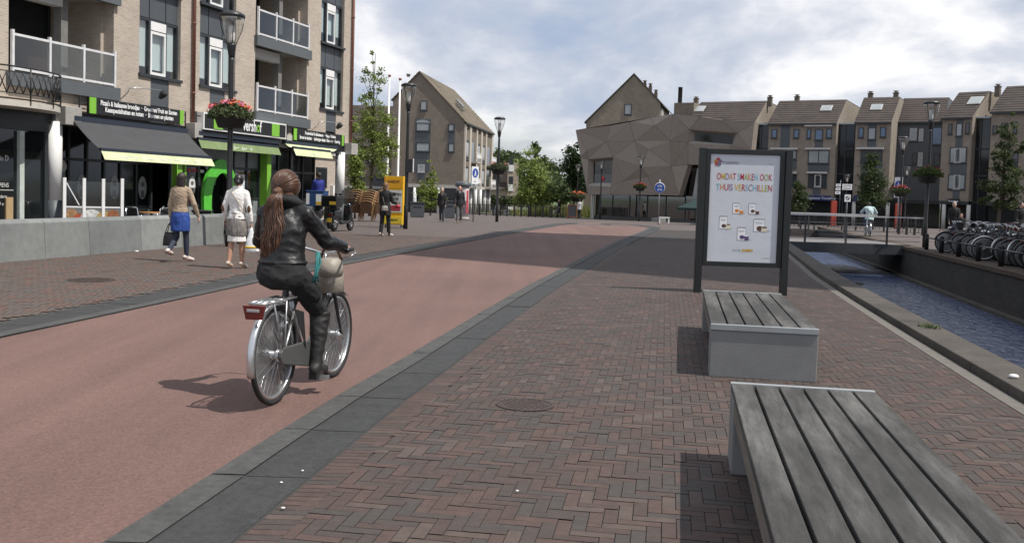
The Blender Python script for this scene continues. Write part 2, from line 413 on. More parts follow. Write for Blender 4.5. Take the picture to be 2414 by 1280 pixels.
# --- water
wm, wt, wb = newmat('canal_water')
wb.inputs['Base Color'].default_value = (.055, .085, .175, 1); wb.inputs['Roughness'].default_value = .06; wb.inputs['IOR'].default_value = 1.33
tcw = wt.nodes.new('ShaderNodeTexCoord'); mpw = wt.nodes.new('ShaderNodeMapping'); mpw.inputs['Scale'].default_value = (1.6, 1.0, 1); mpw.inputs['Rotation'].default_value = (0, 0, -.22)
wt.links.new(tcw.outputs['Object'], mpw.inputs[0])
nw = wt.nodes.new('ShaderNodeTexNoise'); nw.inputs['Scale'].default_value = 3.4; nw.inputs['Detail'].default_value = 4; nw.inputs['Roughness'].default_value = .6; nw.inputs['Distortion'].default_value = .6
wt.links.new(mpw.outputs[0], nw.inputs['Vector'])
bw_ = wt.nodes.new('ShaderNodeBump'); bw_.inputs['Strength'].default_value = 1.0; bw_.inputs['Distance'].default_value = .09
wt.links.new(nw.outputs[0], bw_.inputs['Height']); wt.links.new(bw_.outputs[0], wb.inputs['Normal'])
g = MB(); ys = list(range(-6, 63, 4))
for a, b in zip(ys, ys[1:]):
    g.poly([(cl_(a) + .3, a, WATER), (cr_(a) + .1, a, WATER), (cr_(b) + .1, b, WATER), (cl_(b) + .3, b, WATER)])
tag(g.build('water', wm), kind='structure')

# --- herringbone brick paving: every brick a little slab with its own fired colour
random.seed(4)
def herring(name, inside, x0, x1, y0, y1, ang, unit, n, cols, z, gap=.0045, seed=1):
    rnd = random.Random(seed); mb = MB(); ca, sa = math.cos(ang), math.sin(ang)
    cx, cy = (x0 + x1) / 2, (y0 + y1) / 2; rad = math.hypot(x1 - x0, y1 - y0) / 2 / unit + n * 2
    K = int(rad * 2)
    for i in range(-K, K):
        for j in range(-int(K / n) - 2, int(K / n) + 2):
            for (px, py, pw, ph) in ((i + 2 * n * j, i, n, 1), (i + n + 2 * n * j, i + 1 - n, 1, n)):
                if abs(px) > rad or abs(py) > rad: continue
                ux, uy = (px + pw / 2) * unit, (py + ph / 2) * unit
                X = cx + ux * ca - uy * sa; Y = cy + ux * sa + uy * ca
                if not (x0 < X < x1 and y0 < Y < y1) or not inside(X, Y): continue
                hw, hh = pw * unit / 2 - gap / 2, ph * unit / 2 - gap / 2
                dz = rnd.gauss(0, .0009); t1, t2 = rnd.gauss(0, .0035), rnd.gauss(0, .0035)
                q = []
                for sx, sy in ((-1, -1), (1, -1), (1, 1), (-1, 1)):
                    a, b = ux + sx * hw, uy + sy * hh
                    q.append((cx + a * ca - b * sa, cy + a * sa + b * ca, terr(Y) + z + dz + sx * hw * t1 + sy * hh * t2))
                mb.poly(q, rnd.choices(range(len(cols)), [c[1] for c in cols])[0])
    return tag(mb.build(name, [c[0] for c in cols], fix=False), kind='structure')
BR = [(mat('paver_red', (.076, .048, .041), .8, 0, .25, 14, .3, 70), 26), (mat('paver_rust', (.064, .043, .037), .82, 0, .25, 14, .3, 70), 26),
      (mat('paver_brown', (.057, .044, .039), .82, 0, .25, 14, .3, 70), 26), (mat('paver_grey', (.054, .045, .041), .8, 0, .25, 14, .3, 70), 20),
      (mat('paver_pale', (.083, .060, .052), .8, 0, .25, 14, .3, 70), 9)]
MORT = mat('paving_sand_joint', (.040, .034, .031), .95, 0, .3, 20)
bed = MB(); yy = [-3 + i * 2.0 for i in range(26)]
for a, b in zip(yy, yy[1:]):
    bed.poly([(ro(a), a, .004), (cl_(a), a, .004), (cl_(b), b, .004), (ro(b), b, .004)])
tag(bed.build('promenade', MORT, fix=False), kind='structure')
herring('promenade_bricks', lambda x, y: ro(y) + .10 < x < cl_(y) - .12, -2.3, 8.5, .8, 34, -.155, .068, 3, BR, .010, seed=3)
BL = [(mat('left_paver_brown', (.095, .068, .057), .85, 0, .25, 12, .3, 60), 40), (mat('left_paver_grey', (.086, .072, .065), .85, 0, .25, 12, .3, 60), 40), (mat('left_paver_red', (.115, .066, .053), .85, 0, .25, 12, .3, 60), 20)]
lw = lambda y: li(y) - .66
herring('left_pavement_bricks', lambda x, y: (-9.3 + (y - 17) * .221 if y < 28 else -7.2) < x < lw(y) - .1, -13.5, -1.5, 2.5, 33, .26, .075, 3, BL, .010, seed=5)
# soldier courses of bricks along the kerbs
sc = MB(); rnd = random.Random(8)
def course(fx, y0, y1, wd, sgn):
    y = y0
    while y < y1:
        x = fx(y); x2 = fx(y + .068); m = rnd.choices(range(5), [30, 30, 22, 10, 8])[0]
        sc.poly([(x, y, .011), (x + sgn * wd, y, .011), (x2 + sgn * wd, y + .063, .011), (x2, y + .063, .011)][::sgn], m); y += .068
course(lambda y: ro(y) - .02, .9, 30, .20, 1); course(lambda y: cl_(y) - .22, 3, 34, .20, 1)
tag(sc.build('paving_edge_course', [c[0] for c in BR], fix=False), kind='structure')

# --- red asphalt cycle path
am, at_, ab_ = newmat('red_asphalt')
L = at_.links; nn = at_.nodes.new; tcn = nn('ShaderNodeTexCoord')
nb = nn('ShaderNodeTexNoise'); nb.inputs['Scale'].default_value = .35; nb.inputs['Detail'].default_value = 7; L.new(tcn.outputs['Object'], nb.inputs['Vector'])
na = nn('ShaderNodeTexNoise'); na.inputs['Scale'].default_value = 60; na.inputs['Detail'].default_value = 5; na.inputs['Roughness'].default_value = .8; L.new(tcn.outputs['Object'], na.inputs['Vector'])
vo = nn('ShaderNodeTexVoronoi'); vo.inputs['Scale'].default_value = 75; L.new(tcn.outputs['Object'], vo.inputs['Vector'])
ra = nn('ShaderNodeValToRGB'); e = ra.color_ramp.elements; e[0].position = .36; e[0].color = (.098, .058, .049, 1); e[1].position = .66; e[1].color = (.200, .116, .098, 1); L.new(na.outputs[0], ra.inputs[0])
mpa = nn('ShaderNodeMapping'); mpa.inputs['Rotation'].default_value = (0, 0, .2); mpa.inputs['Scale'].default_value = (2.4, .10, 1); L.new(tcn.outputs['Object'], mpa.inputs[0])
ns = nn('ShaderNodeTexNoise'); ns.inputs['Scale'].default_value = 1.0; ns.inputs['Detail'].default_value = 6; ns.inputs['Roughness'].default_value = .6; L.new(mpa.outputs[0], ns.inputs['Vector'])
nmx = nn('ShaderNodeMath'); nmx.operation = 'MULTIPLY_ADD'; nmx.inputs[1].default_value = .55; L.new(ns.outputs[0], nmx.inputs[0])
nhf = nn('ShaderNodeMath'); nhf.operation = 'MULTIPLY'; nhf.inputs[1].default_value = .45; L.new(nb.outputs[0], nhf.inputs[0]); L.new(nhf.outputs[0], nmx.inputs[2])
rb_ = nn('ShaderNodeMapRange'); rb_.inputs[1].default_value = .36; rb_.inputs[2].default_value = .64; rb_.inputs[3].default_value = .80; rb_.inputs[4].default_value = 1.15; L.new(nmx.outputs[0], rb_.inputs[0])
ml = nn('ShaderNodeVectorMath'); ml.operation = 'SCALE'; L.new(ra.outputs[0], ml.inputs[0]); L.new(rb_.outputs[0], ml.inputs['Scale'])
lt = nn('ShaderNodeMath'); lt.operation = 'LESS_THAN'; lt.inputs[1].default_value = .16; L.new(vo.outputs['Distance'], lt.inputs[0])
wn = nn('ShaderNodeTexWhiteNoise'); L.new(vo.outputs['Color'], wn.inputs['Vector'])
gt2 = nn('ShaderNodeMath'); gt2.operation = 'GREATER_THAN'; gt2.inputs[1].default_value = .86; L.new(wn.outputs['Value'], gt2.inputs[0])
mm = nn('ShaderNodeMath'); mm.operation = 'MULTIPLY'; L.new(lt.outputs[0], mm.inputs[0]); L.new(gt2.outputs[0], mm.inputs[1])
mi = nn('ShaderNodeMix'); mi.data_type = 'RGBA'; mi.inputs[7].default_value = (.24, .19, .17, 1); L.new(mm.outputs[0], mi.inputs[0]); L.new(ml.outputs[0], mi.inputs[6])
L.new(mi.outputs[2], ab_.inputs['Base Color']); ab_.inputs['Roughness'].default_value = .88
bp = nn('ShaderNodeBump'); bp.inputs['Strength'].default_value = .5; bp.inputs['Distance'].default_value = .004; L.new(na.outputs[0], bp.inputs['Height']); L.new(bp.outputs[0], ab_.inputs['Normal'])
def strip(fa, fb, y0, y1, z, m, step=.5, mb=None):
    mb = mb or MB(); y = y0
    while y < y1 - 1e-6:
        b = min(y + step, y1); za, zb = terr(y) + z, terr(b) + z
        mb.poly([(fa(y), y, za), (fb(y), y, za), (fb(b), b, zb), (fa(b), b, zb)], m); y = b
    return mb
pm = MB(); strip(lambda y: li(y) - .02, lambda y: ri(y) + .02, -4, 50, .008, 0, 1, pm)
# rounded far end of the red surface
pts = [(li(50), 50), (ri(50), 50)] + [(7.0 + .55 * math.sin(a) * 1, 50 + 9 * (1 - math.cos(a)) / 2) for a in (.6, 1.2, 1.8)] + [(6.2, 58.5), (4.6, 60), (li(57), 57)]
pm.poly([(x, y, terr(y) + .008) for x, y in pts])
tag(pm.build('cycle_path', am, fix=False), kind='structure')

# --- kerb bands of concrete slabs (pale inner kerb, darker gutter slabs)
KL = mat('kerb_concrete', (.066, .066, .065), .85, 0, .35, 26, .5, 120, dirt=.25); KD = mat('gutter_concrete', (.038, .039, .040), .8, 0, .4, 30, .6, 110, dirt=.25)
KJ = mat('kerb_joint', (.042, .041, .040), .9)
def slabs(mb, fa, fb, y0, y1, ln, z, m, seed):
    rn = random.Random(seed); y = y0
    while y < y1:
        b = y + ln; q = .006; dz = rn.gauss(0, .0012)
        k = 4
        for i in range(k):
            a0 = y + q + (ln - 2 * q) * i / k; a1 = y + q + (ln - 2 * q) * (i + 1) / k
            mb.poly([(fa(a0) + q / 2, a0, terr(a0) + z + dz), (fb(a0) - q / 2, a0, terr(a0) + z + dz), (fb(a1) - q / 2, a1, terr(a1) + z + dz), (fa(a1) + q / 2, a1, terr(a1) + z + dz)], m)
        y = b
kb = MB(); strip(lambda y: ri(y) - .01, lambda y: ro(y) + .01, -3, 50, .012, 2, 1, kb)
slabs(kb, ri, lambda y: ri(y) + .18, -3, 50, 1.0, .022, 0, 1); slabs(kb, lambda y: ri(y) + .18, ro, -3, 50, 1.0, .016, 1, 2)
prev = None
for i in range(9):   # band turning round the far end of the path
    a = math.pi * i / 10; c = (ri(50) - .9, 50.0); p = (c[0] + 1.5 * math.cos(a) , c[1] + 8 * math.sin(a)); p2 = (c[0] + .9 * math.cos(a), c[1] + 6.5 * math.sin(a))
    if prev: kb.poly([(*prev[1], terr(prev[1][1]) + .016), (*prev[0], terr(prev[0][1]) + .016), (*p, terr(p[1]) + .016), (*p2, terr(p2[1]) + .016)], 1)
    prev = (p, p2)
tag(kb.build('kerb_band', [KL, KD, KJ], fix=False), kind='structure')
kb = MB(); strip(lambda y: li(y) - .67, lambda y: li(y) + .01, -3, 56, .012, 2, 1, kb)
slabs(kb, lambda y: li(y) - .18, li, -3, 56, 1.0, .022, 0, 3); slabs(kb, lambda y: li(y) - .66, lambda y: li(y) - .18, -3, 56, 1.0, .016, 1, 4)
tag(kb.build('gutter_band', [KL, KD, KJ], fix=False), kind='structure')

# --- quay ledge and walls of the canal
LEDGE = mat('quay_coping', (.072, .063, .054), .9, 0, .3, 5, .6, 50, dirt=.35)
DRAIN = mat('drain_line', (.13, .12, .105), .85, 0, .2, 10)
q = MB(); lo = lambda y: cl_(y) + LEDGE_W
y = -6
while y < 36.9:
    b = min(y + 1.5, 37); e = .004
    for X0, X1, zt in ((cl_, lo, .095),):
        v = [(X0(y), y + e, 0), (X1(y), y + e, 0), (X1(b), b - e, 0), (X0(b), b - e, 0)]
        i0 = [q.pt((p[0], p[1], -1.5)) for p in v]; i1 = [q.pt((p[0], p[1], zt)) for p in v]
        q.face(i1, 0)
        for k in range(4): q.face((i0[k], i0[(k + 1) % 4], i1[(k + 1) % 4], i1[k]), 0)
    y = b
qo = q.build('quay_wall', [LEDGE], bevel=.012); tag(qo, 'low raised stone coping edging the promenade above the canal', 'quay wall')
dl = strip(lambda y: cl_(y) - .17, lambda y: cl_(y) - .025, -3, 36, .016, 0, 1); tag(dl.build('drain_strip', DRAIN, fix=False), kind='structure')
q = MB(); y = -6
while y < 61.9:
    b = min(y + 4, 62)
    def seg(X0, X1, z0, z1, m):
        v = [(X0(y), y, 0), (X1(y), y, 0), (X1(b), b, 0), (X0(b), b, 0)]
        i0 = [q.pt((p[0], p[1], z0)) for p in v]; i1 = [q.pt((p[0], p[1], z1)) for p in v]
        q.face(i1, m)
        for k in range(4): q.face((i0[k], i0[(k + 1) % 4], i1[(k + 1) % 4], i1[k]), m)
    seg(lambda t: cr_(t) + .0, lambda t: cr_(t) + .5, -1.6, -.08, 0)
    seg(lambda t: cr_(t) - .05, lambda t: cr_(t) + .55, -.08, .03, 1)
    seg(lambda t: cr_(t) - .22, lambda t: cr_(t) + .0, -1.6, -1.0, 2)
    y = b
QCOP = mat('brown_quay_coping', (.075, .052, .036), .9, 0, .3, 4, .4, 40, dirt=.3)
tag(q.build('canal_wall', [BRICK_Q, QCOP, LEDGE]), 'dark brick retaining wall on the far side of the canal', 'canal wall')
fw = MB(); fw.box(cl_(37) - 2, cr_(37) + 0, 61.8, 62.2, -1.6, terr(62) - .02, 0)
# left bank beyond the bridge
y = 37
while y < 61.9:
    b = y + 5; v = [(cl_(y), y), (cl_(y) + .5, y), (cl_(b) + .5, b), (cl_(b), b)]
    i0 = [fw.pt((*p, -1.5)) for p in v]; i1 = [fw.pt((*p, terr(p[1]) - .01)) for p in v]; fw.face(i1)
    for k in range(4): fw.face((i0[k], i0[(k + 1) % 4], i1[(k + 1) % 4], i1[k]))
    y = b
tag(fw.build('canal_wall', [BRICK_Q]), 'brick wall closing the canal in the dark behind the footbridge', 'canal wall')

# --- footbridge over the canal
BD = mat('bridge_steel', (.05, .055, .06), .5, 0, .15, 4); DECK = mat('bridge_deck', (.16, .15, .15), .85, 0, .15, 6)
a0 = Vector((cl_(36.6) - .6, 36.3, 0)); b0 = Vector((cr_(36.6) + .1, 36.1, 0))
th = math.atan2(b0.y - a0.y, b0.x - a0.x); Lb = (b0 - a0).length
br = thing('footbridge', 'dark steel footbridge with white handrail across the canal', 'bridge', a0, th)
m = MB(); m.box(0, Lb, 0, 5.2, -.02, .05, 1); m.box(0, Lb, -.06, -.003, -.30, .07, 0); m.box(0, Lb, 5.203, 5.26, -.30, .07, 0); m.box(.3, Lb - .3, .4, .7, -.32, -.022, 0); m.box(.3, Lb - .3, 4.4, 4.7, -.32, -.022, 0)
m.build('deck', [BD, DECK], br)
def railing(y, L0, L1, name):
    rr = MB(); rr.bar((L0, y, 1.08), (L1, y, 1.08), .09, .05, 1)
    k = 0
    while L0 + .3 + k * 1.5 < L1:
        x = L0 + .3 + k * 1.5; rr.box(x - .035, x + .035, y - .02, y + .02, -.1, 1.054, 0); k += 1
    for z in (.2, .37, .54, .71, .88): rr.tube([(L0 + .1, y, z), (L1 - .2, y, z)], .012, 6, 0)
    return rr.build(name, [BD, mat('handrail_steel', (.62, .63, .64), .35, .3, .1, 5)], br)
railing(-.03, -.2, Lb + .55, 'railing'); railing(5.23, -.2, Lb + .5, 'railing')

# ================================================================ BENCHES
WOOD = mat('weathered_bench_wood', (.040, .039, .037), .8, 0, .55, 3.2, .5, 30, dirt=-1.8, stretch=(9, 1.2, 9))
BCON = mat('bench_concrete', (.20, .203, .203), .8, 0, .12, 5, .15, 60, dirt=.12); BCAP = mat('bench_edge_steel', (.30, .32, .33), .45, .2, .12, 6)
def bench(loc, rz, Ln, label, wd=.86):
    t = thing('park_bench', label, 'bench', loc, rz, 'slatted benches along the quay')
    for y0, y1 in ((.0, .34), (Ln - .34, Ln)):
        m = MB(); m.box(-wd / 2, wd / 2, y0, y1, 0, .405); m.build('concrete_block', BCON, t, bevel=.008)
        m = MB(); yy = 0 if y0 == 0 else Ln - .02; m.box(-wd / 2 - .003, wd / 2 + .003, yy - .012, yy + .03, .405, .455); m.build('end_cap', BCAP, t, bevel=.004)
    n = 6; gp = .016; bwid = (wd - gp * (n - 1)) / n
    for i in range(n):
        x = -wd / 2 + i * (bwid + gp); m = MB(); m.box(x, x + bwid, .033, Ln - .035, .41, .452); m.build('slat', WOOD, t, bevel=.005)
    m = MB(); m.box(-wd / 2 + .05, wd / 2 - .05, .342, Ln - .342, .34, .400); m.build('support_rail', FRAME_D, t)
    m = MB(); 
    for x in (-wd / 2 + .004, wd / 2 - .034): m.box(x, x + .03, .342, Ln - .342, .31, .407)
    m.build('side_board', mat('bench_side_board', (.15, .135, .115), .8, 0, .3, 3, .3, 30, stretch=(9, 1.2, 9)), t)
    return t
d1 = G(1677, 768, .45); d2 = G(1928, 778, .45); rz1 = math.atan2(d2.y - d1.y, d2.x - d1.x)
mid = (d1 + d2) / 2; bench((mid.x, mid.y, .008), -.17, 3.15, 'weathered slatted bench in full view just in front of the poster display', (d2 - d1).length)
d1 = G(1722, 905, .45); d2 = G(2058, 925, .45); mid = (d1 + d2) / 2
b2 = bench((mid.x + .168 * 3.2 * -1, mid.y - 3.2 * .986, .008), -.17, 3.2, 'weathered slatted bench cut off by the photo edge in front of another bench', .80)

# ================================================================ POSTER DISPLAY
pA, pB = G(1643, 690), G(1845, 697)
rzp = math.atan2(pB.y - pA.y, pB.x - pA.x); wdp = (pB - pA).length
bd = thing('poster_display', 'double post poster display with white advertisement beside the bench', 'poster display', pA, rzp)
PF = mat('display_frame', (.010, .013, .013), .45, 0, .15, 5)
for x in (0.0, wdp):
    m = MB(); m.box(x - .055, x + .055, -.07, .07, 0, 2.36); m.build('post', PF, bd, bevel=.008)
m = MB(); px0, px1, pz0, pz1 = .062, wdp - .062, .45, 2.345
m.box(px0, px1, -.045, .06, pz0, pz0 + .07); m.box(px0, px1, -.045, .06, pz1 - .075, pz1); m.box(px0, px0 + .07, -.045, .06, pz0 + .07, pz1 - .075); m.box(px1 - .07, px1, -.045, .06, pz0 + .07, pz1 - .075); m.box(px0 + .07, px1 - .07, .0, .06, pz0 + .07, pz1 - .075)
m.build('frame', PF, bd, bevel=.004)
PAPER = mat('poster_paper', (.56, .585, .63), .55, 0, .05, 2.2, .35, 5)
qx0, qx1, qz0, qz1 = px0 + .075, px1 - .075, pz0 + .075, pz1 - .08; W_, H_ = qx1 - qx0, qz1 - qz0
m = MB(); m.box(qx0, qx1, -.012, -.003, qz0, qz1); m.build('poster', PAPER, bd)
PM = lambda u, v, d=-.0145: Matrix(((1, 0, 0, qx0 + u * W_), (0, 0, -1, d), (0, 1, 0, qz0 + v * H_), (0, 0, 0, 1)))
INK = [mat('ink_%d' % i, srgb(*c), .6, 0, .03) for i, c in enumerate([(175, 40, 55), (200, 170, 60), (135, 110, 140), (120, 175, 195), (165, 60, 80), (200, 130, 60), (95, 100, 110), (150, 165, 70)])]
GREYI = mat('grey_ink', srgb(90, 92, 100), .6); YELI = mat('gold_ink', srgb(190, 150, 30), .6); 
h = MB(); h2 = MB(); cyc = [0, 1, 2, 5, 0, 3, 0, 7, 5, 4, 3, 0, 7]
a_ = text_mb(h, 'OMDAT SMAKEN OOK', .150, PM(.095, .765), cyc=cyc, fit=.80 * W_, bold=.001)
b_ = text_mb(h2, 'THUIS VERSCHILLEN', .150, PM(.09, .665), cyc=[3, 5, 0, 2, 2, 1, 1, 0, 3, 2, 3, 0, 5, 1, 7, 0, 3], fit=.81 * W_, bold=.001)
h.build('headline', INK, bd); h2.build('headline', INK, bd)
h = MB(); text_mb(h, 'TOSSIMO', .062, PM(.165, .908), sx=1.05, m=0)
text_mb(h, 'NU BIJ', .05, PM(.37, .10), sx=.9, m=1); text_mb(h, 'JUMBO', .055, PM(.50, .10), sx=1.0, m=2, bold=.003)
text_mb(h, 'www.tossimo.nl', .022, PM(.79, .04), m=0, sx=1.0); text_mb(h, 'Nieuw', .022, PM(.84, .915), m=1)
h.build('print_lettering', [GREYI, mat('pale_grey_ink', srgb(140, 142, 150), .6), YELI], bd)
h = MB()
for i in range(5):
    a = math.pi / 2 + i * 2 * math.pi / 5; u, v = .105 + .030 * math.cos(a), .925 + .023 * math.sin(a)
    M_ = PM(u, v, -.0145 - .0006 * i)
    h.poly([M_ @ Vector((.032 * math.cos(t * math.pi / 6), .032 * math.sin(t * math.pi / 6), 0)) for t in range(12)], [0, 5, 4, 6, 2][i])
h.build('flower_emblem', INK, bd)
h = MB(); PI_ = [mat('pack_white', srgb(228, 228, 232), .5), mat('pack_grey', srgb(150, 150, 158), .5), mat('cup_orange', srgb(205, 130, 40), .5), mat('cup_brown', srgb(85, 60, 45), .5), mat('cup_violet', srgb(85, 65, 110), .5), mat('cup_cream', srgb(215, 205, 180), .5), mat('pack_edge', srgb(105, 105, 115), .5), mat('soft_grey_ink', srgb(175, 178, 186), .5)]
def disc(u, v, r, m_, d, e=1.0):
    M_ = PM(u, v, d); h.poly([M_ @ Vector((r * math.cos(t * math.pi / 10), r * e * math.sin(t * math.pi / 10), 0)) for t in range(20)], m_)
def rect(u, v, w2, h2, m_, d):
    M_ = PM(u, v, d); h.poly([M_ @ Vector(p) for p in ((-w2, 0, 0), (w2, 0, 0), (w2, h2, 0), (-w2, h2, 0))], m_)
for u, v, w2, h2, c, c2 in ((.395, .450, .055, .175, 2, 2), (.625, .450, .053, .175, 3, 3), (.215, .305, .062, .21, 3, 5), (.735, .290, .085, .205, 3, 5), (.485, .205, .066, .21, 4, 4)):
    disc(u + .07, v + .006, w2 * 1.25, 7, -.0136, .16)
    rect(u, v, w2 + .003, h2, 6, -.0145); rect(u, v + .002, w2 - .001, h2 * .93, 0, -.0152); rect(u, v + h2 / H_ * .93, w2 + .004, h2 * .05, 1, -.0158)
    rect(u, v + h2 / H_ * .70, w2 * .7, h2 * .05, 1, -.0158); rect(u, v + h2 / H_ * .60, w2 * .55, h2 * .04, 7, -.0158)
    disc(u + .01, v + .028, w2 * .62, c, -.0160, .8); rect(u + .075, v + .0, w2 * .52, h2 * .34, c2, -.0165); disc(u + .075, v + h2 * .34 / H_, w2 * .52, 0 if c2 != 5 else 3, -.0170, .3)
h.build('product_pictures', PI_, bd)

# ================================================================ LOW CONCRETE WALL
wl = MB(); tone_m = [mat('wall_concrete_%d' % i, c, .85, 0, .16, 6, .4, 120, dirt=.2) for i, c in enumerate([(.235, .245, .240), (.20, .21, .207), (.175, .187, .184)])]
fx = lambda y: -9.18 + (y - 17.46) * .2215
y = 2.0; i = 0; seq = [0, 2, 1, 0, 1, 0, 2, 2, 0, 1, 1, 2, 0, 1, 0, 2]
while y < 27.3:
    b = y + [1.6, 1.9, 1.3, 1.75][i % 4]; e = .006; m_ = seq[i % len(seq)]
    prof = [(-.55, 0), (-.50, .69), (-.44, .755), (-.06, .755), (-.01, .70), (.035, 0)]
    ia = [wl.pt((fx(y + e) + p[0], y + e, p[1])) for p in prof]; ib = [wl.pt((fx(b - e) + p[0], b - e, p[1])) for p in prof]
    for k in range(len(prof) - 1): wl.face((ia[k], ia[k + 1], ib[k + 1], ib[k]), m_)
    wl.face(ia[::-1], m_); wl.face(ib, m_); y = b; i += 1
tag(wl.build('terrace_wall', tone_m, bevel=.01), 'low pale concrete wall in slabs along the shop terrace', 'low wall')

# ================================================================ SMALL THINGS ON THE PAVING
IRON = mat('cast_iron', (.075, .055, .048), .6, .5, .3, 30, .5, 90)
def manhole(p, r, label):
    t = thing('manhole_cover', label, 'manhole cover', (p.x, p.y, .012), .3, 'round manhole covers')
    m = MB(); m.lathe([(r, .0), (r, .006), (r * .9, .006), (r * .9, .003)], n=32, sm=False); m.build('rim', IRON, t)
    m = MB(); m.lathe([(r * .88, .0), (r * .88, .004), (0.0001, .004)], n=32, sm=False)
    for k in range(-6, 7):
        for j in range(-6, 7):
            if math.hypot(k, j) < 6.0 and (k + j) % 2 == 0: m.box(k * r * .13 - r * .05, k * r * .13 + r * .05, j * r * .13 - r * .02, j * r * .13 + r * .02, .004, .007)
    m.build('lid', IRON, t)
manhole(G(1238, 958), .21, 'round iron manhole cover in the herringbone bricks right of the red path')
manhole(G(215, 662), .34, 'round rusty manhole cover in the pavement near the low concrete wall')
LIT = mat('litter_white', (.72, .72, .70), .7, 0, .1, 20)
for x, y, s_, la in ((2388, 918, .045, 'crumpled white paper on the canal coping'), (322, 595, .05, 'white scrap of paper at the foot of the concrete wall'), (1219, 1167, .009, 'pale chewing gum dot on bricks in front of the near manhole'), (713, 1119, .008, 'pale gum dot on the gutter slabs, smaller upper one of two'), (663, 1147, .009, 'pale gum dot on the gutter slabs nearer the red path'), (667, 1208, .011, 'largest pale gum dot beside the brick edge course')):
    m = MB(); p = G(x, y)
    m.ell((0, 0, .004), (s_, s_ * .8, .004 if s_ < .02 else .02), 10, 4); o = m.build('litter' if s_ > .02 else 'gum_spot', LIT); o.location = (p.x, p.y, .11 if x > 2000 else .02)
    tag(o, la, 'litter' if s_ > .02 else 'gum spot', None if s_ > .02 else 'gum dots on the paving')
TUFT = mat('weed_green', (.06, .085, .025), .7, 0, .3, 20)
def tuft(p, n, h_, r, label):
    m = MB(); rn = random.Random(int(p.y * 100))
    for _ in range(n):
        a = rn.uniform(0, 6.28); d = rn.uniform(0, r); b = Vector((p.x + d * math.cos(a), p.y + d * math.sin(a) * 1.8, p.z)); a2 = rn.uniform(0, 6.28); t_ = b + Vector((math.cos(a2) * h_ * .8, math.sin(a2) * h_ * .8, h_ * rn.uniform(.4, 1)))
        s2 = Vector((-math.sin(a2), math.cos(a2), 0)) * .006; m.poly([b - s2, b + s2, t_])
    return tag(m.build('weeds', TUFT, fix=False), label, 'weeds')
p = G(2190, 772, .09); tuft(Vector((p.x, p.y, .095)), 160, .06, .12, 'small green tuft growing on the canal coping')
p = G(2025, 672); tuft(Vector((p.x - .05, p.y, .012)), 140, .06, .12, 'sparse dry weeds at the foot of the canal coping')
p = G(235, 598); tuft(Vector((p.x, p.y, .012)), 120, .06, .15, 'weeds at the foot of the low concrete wall')
# ================================================================ APARTMENT BUILDING WITH SHOPS (left)
FA = R(17); FE = Vector((math.sin(FA), math.cos(FA), 0)); FN = Vector((FE.y, -FE.x, 0)); FP = Vector((-7.2, 42.0, 0))
FRZ = math.atan2(FE.y, FE.x)      # local x along the facade (away), y into the building, z up
def fac(x, y, off=0.0):
    d = ray(x, y); P = FP + FN * off; t = (P - Vector((0, 0, 0))).dot(FN) / d.dot(FN); p = Vector((0, 0, EYE)) + d * t
    return (p - FP).dot(FE), p.z
FM = Matrix.Translation(FP) @ Matrix.Rotation(FRZ, 4, 'Z')
TX = lambda s, z, y: Matrix(((1, 0, 0, s), (0, 0, -1, y), (0, 1, 0, z), (0, 0, 0, 1)))   # text plane facing the street
ab = thing('apartment_building', 'beige brick apartment building over green shops with glass balconies', 'building', FP, FRZ)
TOP = 12.6; BZ = 3.35
BAYS = [(-13.57, -11.60), (-10.60, -8.55), (-2.50, -.50)]; RECS = [(-18.47, -14.67), (-7.32, -3.60)]
b = MB(); T = .35
piers = [(-27, -24.4), (-22.4, -18.47), (-14.67, -13.57), (-11.6, -10.6), (-8.55, -7.32), (-3.6, -2.5), (-.5, .25)]
for s0, s1 in piers: b.box(s0, s1, 0, T, BZ, TOP)
for s0, s1 in BAYS + [(-24.4, -22.4)]: # brick under the lowest window either side of the slate strip
    c = (s0 + s1) / 2; b.box(s0, c - .45, 0, T, BZ, 4.75); b.box(c + .42, s1, 0, T, BZ, 4.75)
    if s0 < -20: b.box(s0, s1, 0, T, 4.75, TOP)
for s0, s1 in RECS:
    b.box(s0 - .003, s0 + .12, T, 2.1, BZ, TOP); b.box(s1 - .12, s1 + .003, T, 2.1, BZ, TOP); b.box(s0, s1, 0.02, T, BZ, 3.86)
b.box(.0, .25, T, 12, BZ, TOP); b.box(-27, .25, 11.6, 12, 0, TOP); b.box(-27, -26.7, T, 12, 0, TOP); b.box(-.05, .2, 2.5, 12, 0, BZ); b.box(-2.6, 3.45, 2.2, 2.5, 0, 3.0); b.box(3.15, 3.45, 2.503, 8, 0, 3.0)
b.build('wall', BRICK_A, ab)
b = MB(); b.box(-27.1, .35, -.1, 12.1, TOP, TOP + .3); b.build('roof', PANEL, ab)
b = MB(); b.box(.26, 3.6, 2.05, 8.1, 3.003, 3.12); b.build('annex_roof', CONC, ab)
b = MB(); b.box(-26.6, -.02, 2.4, 11.5, BZ, BZ + .2); b.box(-26.6, .1, T, 11.5, 3.08, 3.3)
for z in (6.4, 9.1, 11.8): b.box(-26.5, -.05, 2.2, 11.4, z, z + .2)
b.build('floor_slab', mat('soffit_dark', (.10, .10, .10), .8), ab)
